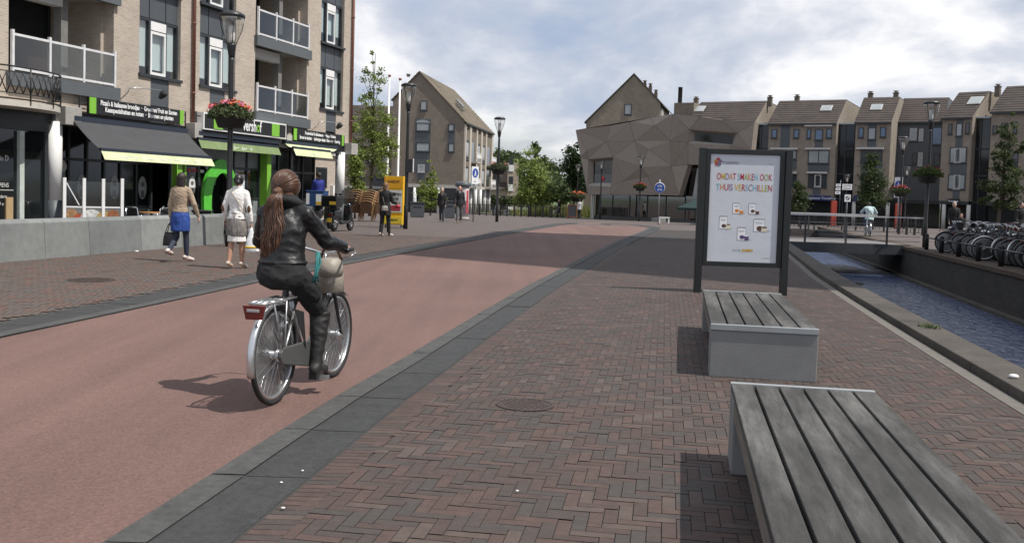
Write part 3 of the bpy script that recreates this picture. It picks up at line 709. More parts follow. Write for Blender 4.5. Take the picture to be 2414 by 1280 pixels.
def bay(s0, s1):
    for k, z in enumerate((4.75, 7.42, 10.09)):
        w_ = MB(); h = 1.68; y0 = .10; c = (s0 + s1) / 2; a, bb = c - .36, c + .36
        for x0, x1 in ((s0, s0 + .07), (s1 - .07, s1), (a - .07, a), (bb, bb + .07)): w_.box(x0, x1, y0, y0 + .12, z, z + h)
        w_.box(s0 + .07, a - .07, y0 + .003, y0 + .117, z + h - .07, z + h); w_.box(bb + .07, s1 - .07, y0 + .003, y0 + .117, z + h - .07, z + h); w_.box(a, bb, y0 + .003, y0 + .117, z + h - .05, z + h)
        w_.box(s0 - .04, s1 + .04, -.07, y0 + .1, z - .09, z - .002)
        f = w_.build('window', FRAME_D, ab)
        g = MB(); g.box(s0 + .07, a - .07, y0 + .05, y0 + .07, z, z + h - .07, 0); g.box(bb + .07, s1 - .07, y0 + .05, y0 + .07, z, z + h - .07, 0); g.box(a + .08, bb - .08, y0 + .02, y0 + .04, z + .12, z + 1.28, 0)
        g.build('pane', [clear('pane_glass', (.92, .95, .95), .6)], f)
        g = MB(); g.box(a, bb, y0 - .025, y0 + .06, z + 1.36, z + 1.62, 0)
        for x0, x1, z0, z1 in ((a, bb, z + .03, z + .11), (a, bb, z + 1.25, z + 1.33), (a, a + .07, z + .11, z + 1.25), (bb - .07, bb, z + .11, z + 1.25)): g.box(x0, x1, y0 - .02, y0 + .05, z0, z1, 0)
        g.build('sash', WHITE, f)
        g = MB(); cut = [.25, .42, .1][k]
        CUR = mat('net_curtain', (.62, .66, .66), .9, 0, .08, 3, stretch=(20, 1, 1))
        for x0, x1, lo_ in ((s0 + .08, a - .07, cut), (bb + .08, s1 - .08, cut), (a, bb, .2 if k == 0 else cut)):
            nseg = 10
            for q in range(nseg):
                xa = x0 + (x1 - x0) * q / nseg; xb = x0 + (x1 - x0) * (q + 1) / nseg; ya = y0 + .13 + .02 * (q % 2); yb = y0 + .13 + .02 * ((q + 1) % 2)
                g.poly([(xa, ya, z + lo_), (xb, yb, z + lo_), (xb, yb, z + h - .04), (xa, ya, z + h - .04)])
        g.build('curtain', CUR, f)
        p = MB(); z1 = z + h; z2 = z + 2.67 - .09
        for x0, x1 in ((s0, a - .05), (a - .01, bb + .01), (bb + .05, s1)): p.box(x0, x1, .12, .18, z1 + .02, z2 - .02, 0)
        p.box(s0, s1, .155, .30, z1, z2, 1)
        if k == 0: p.box(a - .08, bb + .06, .02, .15, BZ + .5, z - .09, 0); p.box(a - .08, bb + .06, .152, .3, BZ, z - .09, 0)
        build_each(p, 'spandrel_panel', [PANEL, FRAME_D], ab)
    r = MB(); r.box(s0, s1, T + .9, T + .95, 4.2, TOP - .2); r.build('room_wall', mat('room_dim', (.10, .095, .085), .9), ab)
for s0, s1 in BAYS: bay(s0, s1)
SLABE = mat('balcony_fascia', (.10, .112, .122), .6, 0, .1, 3); BGL = clear('balcony_glass', (.70, .74, .74), .6)
def balcony(s0, s1, z):
    q = MB(); q.box(s0 - .08, s1 + .14, -.14, -.004, z - .36, z, 0); q.box(s0 + .002, s1 - .002, 0, 2.2, z - .28, z - .01, 1)
    o = q.build('balcony', [SLABE, mat('balcony_soffit', (.34, .33, .31), .8)], ab)
    n = 3; wd = (s1 - s0 - .1) / n; r = MB(); g = MB()
    for k in range(n + 1):
        x = s0 + .05 + k * wd; r.box(x - .035, x + .035, -.11, -.04, z - .04, z + 1.02)
    for k in range(n):
        x = s0 + .05 + k * wd + .036; x1 = x + wd - .072
        r.box(x, x1, -.10, -.05, z + .88, z + .94); r.box(x, x1, -.10, -.05, z + .04, z + .10); g.box(x, x1, -.083, -.075, z + .10, z + .88)
    for rr_, nm, mm_ in ((r, 'railing_frame', mat('white_railing', (.66, .66, .67), .4)), (g, 'glass_panel', BGL)): rr_.build(nm, mm_, o)
    k = MB(); y = 2.05
    WD = mat('timber_door', (.16, .07, .035), .6, 0, .3, 4)
    k.box(s0 + .13, s1 - .13, y + .08, y + .13, z, z + 2.3, 0)
    for x in (s0 + .2, s0 + 1.1, s0 + 2.0, s1 - .25): k.box(x, x + .07, y, y + .075, z, z + 2.3, 1)
    k.box(s0 + 1.2, s0 + 1.95, y - .02, y + .07, z, z + 1.1, 2); k.box(s1 - 1.3, s1 - .5, y - .3, y + .0, z, z + .75, 2)
    k.build('balcony_door', [GLASS_D, FRAME_D, WD], ab)
    return o
for (s0, s1) in RECS:
    for z in (4.18, 6.86, 9.54): balcony(s0, s1, z)
    k = MB()
    for z in (6.5, 9.18): k.box(s0 + .12, s0 + 2.1, .25, .55, z - .36, z - .003)
    build_each(k, 'concrete_beam', mat('white_concrete', (.55, .54, .51), .8, 0, .1, 4), ab)
    k = MB()
    for z in (4.18, 6.86): k.box(s0 + 2.1, s0 + 2.35, .3, .55, z, z + 2.3)
    build_each(k, 'balcony_post', mat('grey_concrete', (.18, .175, .165), .85), ab)
# downpipes
PIPE = mat('brown_downpipe', (.20, .085, .06), .5, 0, .15, 5)
for s in (-11.03, .17):
    p = MB(); p.tube([(s, -.09, BZ), (s, -.09, TOP)], .055, 10)
    for z in (4.4, 6.6, 8.8, 11): p.lathe([(.07, z), (.07, z + .05)], (s, -.09, 0), 10)
    p.build('downpipe', PIPE, ab)
# ground floor: columns, corbels, beams, shop fronts
for s in (-16.87, -.51):
    c = MB(); c.lathe([(.20, .98), (.20, 3.05)], (s, .05, 0), 20); c.lathe([(.203, 0), (.203, .98)], (s, .05, 0), 20, 1); c.build('column', [WHITE, PANEL], ab)
c = MB()
for s, d in ((-16.6, .3), (-11.06, .22), (-5.4, .2), (.05, .30)): c.box(s - d, s + d, -.34, .4, 2.98, 3.46)
build_each(c, 'corbel', CONC, ab, .01)
c = MB(); c.box(-27, .1, -.02, .3, 2.98, 3.34, 0); c.box(-27, .1, .303, 1.3, 3.0, 3.07, 0); c.build('fascia', mat('black_fascia', (.012, .013, .017), .4), ab)
SHOPY = 1.15
def shopfront(s0, s1, n, sill, y, nm='shop_window', low=None):
    fr = MB(); ps = MB()
    for k in range(n + 1):
        x = s0 + (s1 - s0) * k / n; fr.box(x - .04, x + .04, y - .06, y + .04, 0, 2.98)
    for k in range(n):
        x0 = s0 + (s1 - s0) * k / n + .042; x1 = s0 + (s1 - s0) * (k + 1) / n - .042
        for z in (sill, 2.12): fr.box(x0, x1, y - .05, y + .03, z - .04, z + .04)
        ps.box(x0, x1, y - .01, y + .01, sill + .042, 2.078, 0); ps.box(x0, x1, y - .01, y + .01, 2.162, 2.98, 0 if low is None else 1)
        ps.box(x0, x1, y - .02, y + .01, .02, sill - .042, 1)
    o = fr.build(nm, FRAME_D, ab); ps.build('pane', [glassmat('shop_glass', (.012, .015, .016), .05), low or mat('grey_shop_panel', (.13, .145, .15), .5)], o); return o
shopfront(-16.6, -11.5, 7, .75, SHOPY); shopfront(-11.3, -9.85, 2, .85, .55, low=mat('pale_shop_panel', (.22, .245, .255), .5)); shopfront(-7.75, -6.1, 2, 1.05, .55, low=mat('pale_shop_panel', (.22, .245, .255), .5)); shopfront(-5.7, -.8, 5, 1.0, SHOPY)
sh = MB(); sh.box(-9.75, -7.85, .9, .95, 0, 2.98, 0); sh.box(-26, .0, 4.6, 4.7, 0, 3, 1); sh.box(-9.8, -7.8, .55, .6, 2.2, 2.98, 2); sh.box(-9.83, -9.75, .5, .9, 0, 2.98, 1); sh.box(-7.85, -7.77, .5, .9, 0, 2.98, 1)
sh.build('entrance', [glassmat('shop_glass', (.012, .015, .016), .05), mat('shop_dark', (.02, .02, .02), .8), mat('pale_shop_panel', (.22, .245, .255), .5)], ab)
gp = MB()
for s, y in ((-11.15, .3), (-5.95, .18)): gp.box(s - .14, s + .14, y, y + .3, 0, 2.93)
gp.box(-10.75, -10.66, .40, .47, 0, 2.3); build_each(gp, 'green_pilaster', GREEN, ab)
ring = MB(); cxr, czr = -8.80, .98
oa = [(cxr + 1.02 * math.cos(t), czr + 1.42 * math.sin(t)) for t in [i * 2 * math.pi / 40 for i in range(40)]]; ia = [(cxr + .08 + .66 * math.cos(t), czr - .05 + 1.0 * math.sin(t)) for t in [i * 2 * math.pi / 40 for i in range(40)]]
for i in range(40):
    j = (i + 1) % 40
    for ya, yb in ((.30, .30),):
        ring.poly([(oa[i][0], .30, oa[i][1]), (oa[j][0], .30, oa[j][1]), (ia[j][0], .30, ia[j][1]), (ia[i][0], .30, ia[i][1])]); ring.poly([(oa[i][0], .42, oa[i][1]), (ia[i][0], .42, ia[i][1]), (ia[j][0], .42, ia[j][1]), (oa[j][0], .42, oa[j][1])])
        ring.poly([(oa[i][0], .30, oa[i][1]), (oa[i][0], .42, oa[i][1]), (oa[j][0], .42, oa[j][1]), (oa[j][0], .30, oa[j][1])]); ring.poly([(ia[i][0], .30, ia[i][1]), (ia[j][0], .30, ia[j][1]), (ia[j][0], .42, ia[j][1]), (ia[i][0], .42, ia[i][1])])
ring.build('green_ring', mat('green_ring_paint', (.10, .52, .05), .4), ab)
# shop window stickers (white plate shape with red lettering)
st = MB(); sl = MB(); RED = mat('red_print', (.42, .05, .05), .5); GR = mat('grey_print', (.12, .12, .12), .5); SW = mat('sticker_grey', (.36, .38, .38), .6)
def sticker(s, z, y, sc, white, redtxt):
    st.poly([(s + .22 * sc * math.cos(t * .3142), y, z + .40 * sc * math.sin(t * .3142)) for t in range(20)], 0 if white else 1)
    st.poly([(s + .10 * sc * math.cos(t * .5236), y - .003, z + .12 * sc + .09 * sc * math.sin(t * .5236)) for t in range(12)], 2); st.poly([(s - .11 * sc, y - .003, z - .34 * sc), (s + .11 * sc, y - .003, z - .34 * sc), (s + .08 * sc, y - .003, z - .1 * sc), (s - .08 * sc, y - .003, z - .1 * sc)], 2)
    if redtxt: text_mb(sl, 'DE KOK', .15, TX(s, z + .47, y - .004), 1, bold=.006, align='CENTER'); text_mb(sl, 'GEHAKT', .12, TX(s, z - .62, y - .004), 1, bold=.006, align='CENTER')
sticker(-10.05 - .1, 1.45, .535, .8, True, True)
for s in (-14.6, -13.2, -11.9): sticker(s, 1.35, SHOPY - .02, .9, False, False)
st.poly([(-15.6 + .15 * math.cos(t * .3142), .9, 1.9 + .15 * math.sin(t * .3142)) for t in range(20)], 0)
st.box(-7.28, -7.02, .525, .533, 1.25, 1.92, 4); st.box(-7.66, -7.5, .525, .533, 1.1, 1.95, 4); st.box(-9.75, -9.55, .5, .545, 1.9, 2.0, 4); st.box(-8.4, -8.28, .88, .89, 1.5, 2.1, 2)
text_mb(sl, 'Piu D', .2, TX(-18.8, 1.95, 0), 0, sx=.8); text_mb(sl, 'OPENS', .15, TX(-18.85, 1.3, 0), 0, sx=.9); st.box(-18.85, -18.3, -.004, 0, 1.22, 1.235, 0); text_mb(sl, 'iedere', .12, TX(-18.8, 1.03, 0), 0); text_mb(sl, '9 u', .12, TX(-18.75, .85, 0), 0)
sl.build('glass_lettering', [mat('sticker_white', (.68, .68, .66), .6), RED], ab); build_each(st, 'window_sticker', [mat('sticker_white', (.68, .68, .66), .6), SW, GR, RED, mat('notice_white', (.62, .66, .68), .6)], ab)
# left corner shop with glass door
q = MB(); q.box(-26.5, -17.1, .06, .09, 0, 2.98, 0); q.box(-26.5, -17.15, -.02, .055, 2.75, 2.98, 1)
for s in (-20.3, -18.98, -17.2): q.box(s - .06, s + .06, -.01, .055, 0, 2.75, 1)
q.box(-18.13, -17.98, -.04, .055, 0, 2.72, 2); q.box(-19.3, -19.0, -.02, .03, 2.4, 2.5, 2); q.box(-20.1, -19.15, .0, .05, 0, 1.05, 3); q.box(-18.52, -18.30, .0, .05, 0, 1.05, 3); q.box(-26.5, -20.4, 0, .05, 0, 1.05, 3)
q.build('corner_shop_front', [glassmat('shop_glass', (.012, .015, .016), .05), FRAME_D, mat('pale_door_frame', (.50, .56, .52), .5), mat('pale_timber', (.42, .30, .16), .7, 0, .25, 4, stretch=(6, 6, .6))], ab)
q = MB(); q.box(1.35, 2.3, 2.13, 2.197, 1.5, 2.45, 0); q.box(1.42, 2.23, 2.12, 2.129, 1.57, 2.38, 1); q.build('set_back_window', [FRAME_D, GLASS_D], ab); q = MB(); q.box(2.75, 3.0, 2.05, 2.197, 1.2, 1.65); q.build('meter_box', WHITE, ab)
# round iron balcony above the corner shop
rb = MB(); cs, R0 = -18.75, 1.75; pr = []
for i in range(25):
    a = math.pi * i / 24; pr.append((cs - R0 * math.cos(a), -.0 - .95 * math.sin(a)))
lo_p = [(x, y, 3.36) for x, y in pr]
rb.prism([(x, y, 3.24) for x, y in pr], (0, 0, .14), 1)
rbo = rb.build('round_balcony', [BLACK, mat('cream_edge', (.5, .47, .42), .7)], ab)
rl = MB()
for z in (3.42, 4.18): rl.tube([(x, y, z) for x, y in pr], .022, 6)
for z in (3.55, 4.05): rl.tube([(x, y, z) for x, y in pr], .013, 5)
for i in range(0, 24):
    (x0, y0), (x1, y1) = pr[i], pr[i + 1]; za, zb = (3.55, 4.05)
    rl.tube([(x0, y0, za), (x1, y1, zb)], .014, 5); rl.tube([(x1, y1, za), (x0, y0, zb)], .014, 5)
    if i % 4 == 0: rl.tube([(x0, y0, 3.3), (x0, y0, 4.2)], .02, 6)
rl.build('iron_railing', BLACK, rbo)
pl = MB(); pl.tube([(-17.9, .3, 0), (-17.9, .3, 0.01)], .01); 

# ---- signs (things on the facade)
def sign(name, label, pxs, off, faces, lines, th_=.18, frame=None):
    (s0, z0), (s1, z1) = fac(*pxs[0], off), fac(*pxs[1], off)
    zb = fac(*pxs[2], off)[1]; z0 = (z0 + z1) / 2
    t = thing(name, label, 'shop sign', FM @ Vector(((s0 + s1) / 2, -off, zb)), FRZ, 'shop signs along the facade')
    L_ = s1 - s0; H2 = z0 - zb; m = MB(); m.box(-L_ / 2, L_ / 2, 0, th_, 0, H2, 0 if frame is None else 1); m.build('board', [mat('sign_black', (.012, .012, .013), .4), WHITE], t)
    if frame is not None:
        m = MB(); m.box(-L_ / 2 + .06, L_ / 2 - .06, -.012, -.002, .05, H2 - .05); m.build('sign_face', mat('sign_black', (.012, .012, .013), .4), t)
    m = MB()
    for u0, u1 in faces: m.box(-L_ / 2 + L_ * u0, -L_ / 2 + L_ * u1, -.022, -.013 if frame is not None else -.003, .052 if frame is not None else 0, H2 - (.052 if frame is not None else 0))
    build_each(m, 'green_panel', GREEN, t)
    m = MB()
    for txt, sz, u, v, sx, al, mi, bo in lines:
        m = MB(); text_mb(m, txt, sz, Matrix(((1, 0, 0, -L_ / 2 + L_ * u), (0, 0, -1, -.026), (0, 1, 0, H2 * v), (0, 0, 0, 1))), mi, sx, bo, al); m.build('lettering', [mat('sign_letter_white', (.8, .8, .8), .5), GREEN], t)
    br = MB()
    for x in (-L_ / 2 - .25, L_ / 2 + .02):
        for z in (H2 * .25, H2 * .75): br.bar((x, .1, z), (x + .23, .1, z), .03, .03)
        br.bar((x if x < 0 else x + .23, .1, -.1), (x if x < 0 else x + .23, .1, H2), .03, .03)
    for x in (-L_ * .35, 0, L_ * .35): br.bar((x, th_ + .003, H2 * .5), (x, off - .003, H2 * .5), .03, .03)
    build_each(br, 'bracket', BLACK, t)
    return t
sign('shop_sign', 'black shop sign with two lines listing pizza and fruit', [(210, 227), (432, 263), (210, 267)], .30, [(0, .062), (.955, 1)],
     [("Pizza's & Italiaanse broodjes  ·  Groenten/ Fruit en Exoten", .185, .51, .60, .78, 'CENTER', 0, .006), ('Kaasspecialiteiten en noten  ·  Bloemen en planten', .185, .51, .20, .80, 'CENTER', 0, .006)], .08)
t = sign('shop_sign', 'white framed black shop sign reading vershof above the entrance', [(480, 265), (675, 293), (480, 305)], .42, [(.105, .205), (.80, .90)],
     [('vershof', .52, .665, .24, .74, 'RIGHT', 0, .012)], .34, True)
# the o of the lettering is green
for o in COL.objects:
    if o.parent == t and o.name.startswith('lettering'):
        me = o.data; import collections
        adj = collections.defaultdict(set)
        for p in me.polygons:
            for a in p.vertices: adj[a].update(p.vertices)
        seen = set(); comps = []
        for v in range(len(me.vertices)):
            if v in seen: continue
            st_ = [v]; seen.add(v); c_ = []
            while st_:
                q_ = st_.pop(); c_.append(q_)
                for n_ in adj[q_]:
                    if n_ not in seen: seen.add(n_); st_.append(n_)
            comps.append((min(me.vertices[i].co.x for i in c_), set(c_)))
        comps.sort(key=lambda t_: t_[0]); oo = comps[5][1]
        for p in me.polygons:
            if p.vertices[0] in oo: p.material_index = 1
sign('shop_sign', 'black shop sign with small lines near the building corner', [(692, 301), (810, 321), (692, 330)], .30, [(0, .055), (.955, 1)],
     [('Kookwinkel & delicatessen  ·  Visspecialiteiten', .17, .51, .60, .80, 'CENTER', 0, .006), ('Brood en banket  ·  Limburgse vlaaien  Brasserie  ·  Kaasvlug', .17, .51, .18, .80, 'CENTER', 0, .006)], .08)
for (x, y, la) in ((381, 222, 'black spot lamp on a bent arm above the pizza sign'), (798, 296, 'black spot lamp on a bent arm above the corner sign')):
    s, z = fac(x, y, .7); t = thing('sign_spotlight', la, 'spotlight', FM @ Vector((s, -.02, z)), FRZ, 'spotlights above the shop signs')
    m = MB(); m.tube([(-1.0, .0, -.3), (-1.0, -.3, -.05), (-1.0, -.35, .05), (-.85, -.45, .09), (0, -.66, .1), (.05, -.68, .05)], .014, 6); m.build('arm', STEEL, t)
    m = MB(); m.tube([(.05, -.78, .06), (.05, -.68, -.02), (.05, -.58, -.12)], [.10, .11, .06], 10); m.build('lamp_head', BLACK, t)
# ---- awnings
AWN = mat('grey_awning_canvas', (.052, .053, .058), .85, 0, .2, 3, .2, 30); VAL = mat('pale_green_valance', (.55, .60, .36), .8, 0, .2, 3)
def awning(label, a0, a1, f0, f1, offF, drop, txt, canvas=AWN, folded=False):
    (s0, z0), (s1, z1) = fac(*a0, .3), fac(*a1, .3); (t0, w0), (t1, w1) = fac(*f0, offF), fac(*f1, offF)
    z0 = z1 = (z0 + z1) / 2; w0 = w1 = (w0 + w1) / 2
    t = thing('awning', label, 'awning', FM @ Vector((s0, 0, z0)), FRZ, 'awnings over the shop fronts')
    D = Vector((s0, 0, z0)); m = MB(); n = 14
    if not folded:
        for k in range(n):
            for j in range(4):
                def P(u, v): return Vector((s0 + (s1 - s0) * u + ((t0 + (t1 - t0) * u) - (s0 + (s1 - s0) * u)) * v, -.3 - (offF - .3) * v, z0 + (w0 - z0) * v - .05 * math.sin(math.pi * v) + .012 * math.sin(u * 44) * math.sin(math.pi * v))) - D
                m.poly([P(k / n, j / 4), P((k + 1) / n, j / 4), P((k + 1) / n, (j + 1) / 4), P(k / n, (j + 1) / 4)], 0, True)
        m.build('canvas', canvas, t)
        a = MB()
        for u in (.05, .95): a.bar(Vector((s0 + (s1 - s0) * u, -.28, z0 - .12)) - D, Vector((t0 + (t1 - t0) * u, -offF + .05, w0 - .05)) - D, .05, .05)
        a.build('arm', BLACK, t)
    bx = MB(); bx.box(0, s1 - s0, -.34, -.16, -.02, .12); bx.build('cassette', mat('navy_box', (.02, .028, .045), .4), t)
    bb = MB(); bb.bar(Vector((t0, -offF, w0)) - D, Vector((t1, -offF, w1)) - D, .07, .08); bb.build('front_bar', mat('navy_box', (.02, .028, .045), .4), t)
    v = MB(); n = 40
    for k in range(n):
        def Q(u, d): return Vector((t0 + (t1 - t0) * u, -offF - .03 - d * .12 - .015 * math.sin(u * 60) * d, w0 - .04 - drop * d)) - D
        v.poly([Q(k / n, 0), Q((k + 1) / n, 0), Q((k + 1) / n, 1), Q(k / n, 1)], 0, True)
    v.build('valance', mat('shaded_green_valance', (.17, .23, .10), .8, 0, .2, 3) if folded else VAL, t)  # folded valance: shade under the fascia is put into its colour
    if txt:
        l = MB(); text_mb(l, txt, .15, Matrix(((1, 0, 0, (t0 + t1) / 2 - s0), (0, .1, -1, -offF - .115), (0, 1, .1, w0 - z0 - .04 - drop * .78), (0, 0, 0, 1))), 0, .8, .003, 'CENTER'); l.build('valance_lettering', mat('valance_print', (.75, .78, .70), .7), t)
    return t
awning('dark grey awning with pale green valance over the terrace', (172, 290), (441, 308), (236, 352), (497, 372), 1.75, .22, 'Groenten & Fruit  ·  Keurslager  ·  Kookwinkel  ·  Visspecialiteiten  ·  Notenbar')
awning('half rolled green awning over the middle shop front', (466, 318), (655, 338), (466, 325), (655, 348), .5, .26, 'Brood  ·  Slagerij  ·  Vis', folded=True)
awning('short lime green awning at the building corner', (672, 338), (795, 352), (690, 348), (778, 357), .95, .25, 'de Brasserie', canvas=VAL)

# ---- terrace windscreen, chairs, table
ws0, ws1 = G(152, 512), G(287, 510)
wsp = Vector((-10.55, 24.3, 0)); 
wx0, wx1 = XA(152, 23.4), XA(288, 24.2)
ws = thing('terrace_windscreen', 'glass terrace windscreen with white posts and pizza pictures', 'windscreen', (wx0, 23.4, 0), math.atan2(.8, wx1 - wx0))
Lw = math.hypot(.8, wx1 - wx0)
for k in range(4):
    m = MB(); x = k * Lw / 3; m.box(x - .035, x + .035, -.035, .035, 0, 1.58 if k < 3 else 1.60); m.build('post', WHITE, ws)
m = MB(); m.box(.04, Lw - .04, -.02, .02, .86, .90); m.bar((.05, .0, 1.45), (Lw * .25, .0, .93), .025, .025); m.build('rail', mat('white_railing', (.66, .66, .67), .4), ws)
m = MB(); m.box(.04, Lw - .04, -.01, .01, .15, .855); m.build('lower_panel', mat('grey_panel_board', (.16, .165, .165), .6), ws)
m = MB()
for k in range(3): m.box(k * Lw / 3 + .04, (k + 1) * Lw / 3 - .04, -.004, .004, .91, 1.5)
m.build('glass_panel', clear('screen_glass', (.85, .9, .9), .5), ws)
m = MB(); rn = random.Random(3)
PZ = [mat('pizza_%d' % i, c, .6, 0, .6, 18) for i, c in enumerate([(.30, .17, .08), (.33, .07, .03), (.55, .55, .54), (.34, .24, .09), (.26, .10, .04), (.50, .42, .04)])]
for u, z, r_, k in ((.12, .72, .13, 0), (.26, .58, .16, 1), (.46, .60, .25, 2), (.68, .62, .18, 3), (.84, .70, .14, 4), (.93, .50, .11, 5)):
    m.poly([(u * Lw + r_ * math.cos(t * .3142), -.013 - .001 * k, z + r_ * .92 * math.sin(t * .3142)) for t in range(20)], k)
m.build('pizza_pictures', PZ, ws)
def terrace_chair(loc, rz, label):
    t = thing('terrace_chair', label, 'chair', loc, rz, 'aluminium chairs on the terrace')
    f = MB()
    for sx in (-.25, .25):
        f.tube([(sx, -.2, 0), (sx, -.18, .44), (sx, -.22, .64), (sx, .1, .66), (sx * .95, .22, .64)], .014, 7); f.tube([(sx, .2, 0), (sx * .95, .18, .44), (sx * .9, .26, .86)], .014, 7)
    f.tube([(-.225, .26, .86), (0, .3, .88), (.225, .26, .86)], .014, 7); f.tube([(-.25, -.18, .44), (.25, -.18, .44)], .012, 6); f.build('frame', CHROME, t)
    f = MB(); f.box(-.235, .235, -.19, .19, .43, .45); f.build('seat', mat('black_weave', (.02, .02, .02), .7, 0, .3, 60), t)
    f = MB(); f.box(-.22, .22, .215, .235, .52, .84); f.build('backrest', mat('black_weave', (.02, .02, .02), .7, 0, .3, 60), t)
    return t
c0 = terrace_chair((XA(330, 25.6), 25.6, 0), 2.6, 'aluminium terrace chair with black seat next to the windscreen')
dup(c0, (XA(360, 26.8), 26.8, 0), -1.2, 'aluminium terrace chair behind the round terrace table')
dup(c0, (XA(392, 25.5), 25.5, 0), -2.5, 'aluminium terrace chair behind the woman in the blue skirt')
tb = thing('terrace_table', 'small terrace table with wooden top between aluminium chairs', 'table', (XA(358, 25.7), 25.7, 0))
m = MB(); m.lathe([(.36, .72), (.36, .75), (.0001, .75)], n=20); m.build('tabletop', mat('table_wood', (.36, .17, .06), .5, 0, .2, 6), tb)
m = MB(); m.tube([(0, 0, .02), (0, 0, .72)], .03, 8)
for a in range(4): m.tube([(0, 0, .06), (.3 * math.cos(a * 1.57), .3 * math.sin(a * 1.57), .015)], .02, 6)
m.build('leg', CHROME, tb)
# ================================================================ TREES AND PLANTS
BARK = mat('tree_bark', (.085, .07, .055), .9, 0, .3, 8, .5, 30)
LG = leafmat('leaf_yellow_green', (.20, .25, .06)); LM = leafmat('leaf_mid_green', (.058, .080, .030)); LD = leafmat('leaf_dark_green', (.030, .052, .018)); LB = leafmat('leaf_bright_green', (.22, .28, .075)); LO = leafmat('leaf_olive', (.085, .10, .035))
def crown_mb(blobs, n, ls, nc, seed, spread=.28, shell=.45):
    rn = random.Random(seed); mb = MB(); mb.c = []; cs = []
    vols = [r[0] * r[1] * r[2] for _, r in blobs]
    for _ in range(nc):
        c, r = rn.choices(blobs, vols)[0]
        while True:
            p = Vector([rn.uniform(-1, 1) for _ in range(3)])
            if shell < p.length < 1: break
        cs.append((Vector((c.x + p.x * r[0], c.y + p.y * r[1], c.z + p.z * r[2])), min(r) * spread * rn.uniform(.7, 1.5), rn.uniform(.7, 1.25)))
    for _ in range(n):
        c, r, tn = cs[int(rn.random() * nc)]
        p = c + Vector((rn.gauss(0, r), rn.gauss(0, r), rn.gauss(0, r * .75)))
        a = Vector((rn.gauss(0, 1), rn.gauss(0, 1), rn.gauss(0, .6))).normalized(); b = a.cross(Vector((rn.gauss(0, 1), rn.gauss(0, 1), rn.gauss(0, 1)))).normalized()
        s1 = ls * rn.uniform(.6, 1.35); s2 = s1 * .62
        mb.poly([p - a * s1, p - b * s2, p + a * s1, p + b * s2]); mb.c.append(min(1.6, tn * rn.uniform(.75, 1.3)))
    return mb, cs
def PXB(Y, lst): return [(AT(x, y, Y + (d[0] if d else 0)), (rx * Y / F, rx * Y / F * .9, ry * Y / F)) for x, y, rx, ry, *d in lst]
def tree(label, Y, base, top, lst, n, ls, nc, lm, seed, tr=.09, group=None, spread=.28, limbs=14, name='tree', shell=.45):
    B = Vector((XA(base[0], Y), Y, terr(Y) - .03)); Tp = AT(top[0], top[1], Y)
    t = thing(name, label, 'tree', B, 0, group); bl = PXB(Y, lst)
    mb, cs = crown_mb(bl, n, ls, nc, seed, spread, shell)
    mb.v = [(Vector(v) - B)[:] for v in mb.v]; mb.build('crown', lm, t, fix=False)
    rn = random.Random(seed); tk = MB(); H = Tp - B
    pts = [Vector((0, 0, 0))] + [H * u + Vector((rn.uniform(-.05, .05), rn.uniform(-.05, .05), 0)) * H.length * .06 for u in (.15, .35, .55, .75, .92)]
    tk.tube(pts, [tr * 1.25, tr, tr * .8, tr * .58, tr * .35, tr * .12], 9)
    for c, r, _ in rn.sample(cs, min(limbs, len(cs))):
        c = c - B; u = max(.12, min(.85, c.z / H.z * .8 - .02)); s = H * u
        tk.tube([s, (s + c) / 2 + Vector((0, 0, .08 * (c - s).length)), c], [tr * .38 * (1.1 - u), tr * .22, .008], 5)
    tk.build('trunk', BARK, t); return t
tree('tall slender tree with sparse top behind the stacked rattan chairs', 60, (873, 505), (886, 92), [(886, 120, 12, 32), (880, 190, 26, 40), (897, 160, 12, 22), (872, 250, 28, 32), (858, 300, 30, 40), (895, 295, 34, 42), (880, 350, 42, 42), (912, 350, 24, 34), (850, 375, 22, 32), (888, 400, 30, 26)], 6500, .075, 190, LG, 11, .10, spread=.20, limbs=30)
tree('leafy shrub beside the end of the apartment building', 50, (838, 500), (838, 360), [(836, 400, 14, 38), (842, 450, 17, 36), (838, 350, 14, 30), (832, 300, 10, 30)], 4200, .07, 80, LB, 12, .05, name='shrub', spread=.3)
tree('young conical tree in front of the gabled brick house', 74, (1016, 500), (1016, 378), [(1016, 392, 7, 18), (1014, 420, 13, 20), (1008, 448, 22, 18), (1020, 470, 26, 18), (1003, 480, 18, 10)], 3400, .075, 80, LG, 13, .05)
tree('bushy bright green tree beyond the far railing', 98, (1252, 502), (1255, 350), [(1255, 372, 16, 26), (1240, 405, 26, 28), (1266, 420, 28, 30), (1250, 445, 36, 28), (1238, 465, 28, 18), (1270, 462, 24, 20)], 7000, .115, 120, LB, 14, .12, spread=.3)
tree('large dark tree rising at the left edge of the faceted building', 112, (1352, 490), (1356, 350), [(1352, 365, 20, 26), (1345, 395, 20, 26), (1362, 400, 22, 40), (1372, 430, 20, 30), (1356, 430, 18, 16)], 6000, .14, 110, LD, 15, .16, spread=.32)
tree('small young tree in front of the row house with the blue shop sign', 74, (1886, 512), (1884, 428), [(1884, 442, 10, 14), (1888, 462, 15, 16), (1884, 485, 18, 16)], 3000, .075, 60, LM, 16, .05, spread=.34)
tree('dense dark green street tree behind the footbridge', 72, (2060, 512), (2057, 355), [(2057, 378, 12, 20), (2052, 410, 20, 24), (2060, 440, 27, 26), (2056, 470, 32, 22)], 6500, .08, 120, LM, 17, .07, spread=.3)
tree('tall layered street tree behind the crowded parked bikes', 60, (2354, 530), (2384, 250), [(2384, 275, 10, 22), (2375, 312, 30, 18), (2392, 345, 36, 16), (2360, 372, 36, 18), (2380, 405, 44, 18), (2352, 440, 52, 18), (2398, 450, 36, 24), (2365, 475, 52, 16)], 8000, .075, 150, LM, 18, .10, spread=.22, limbs=26)
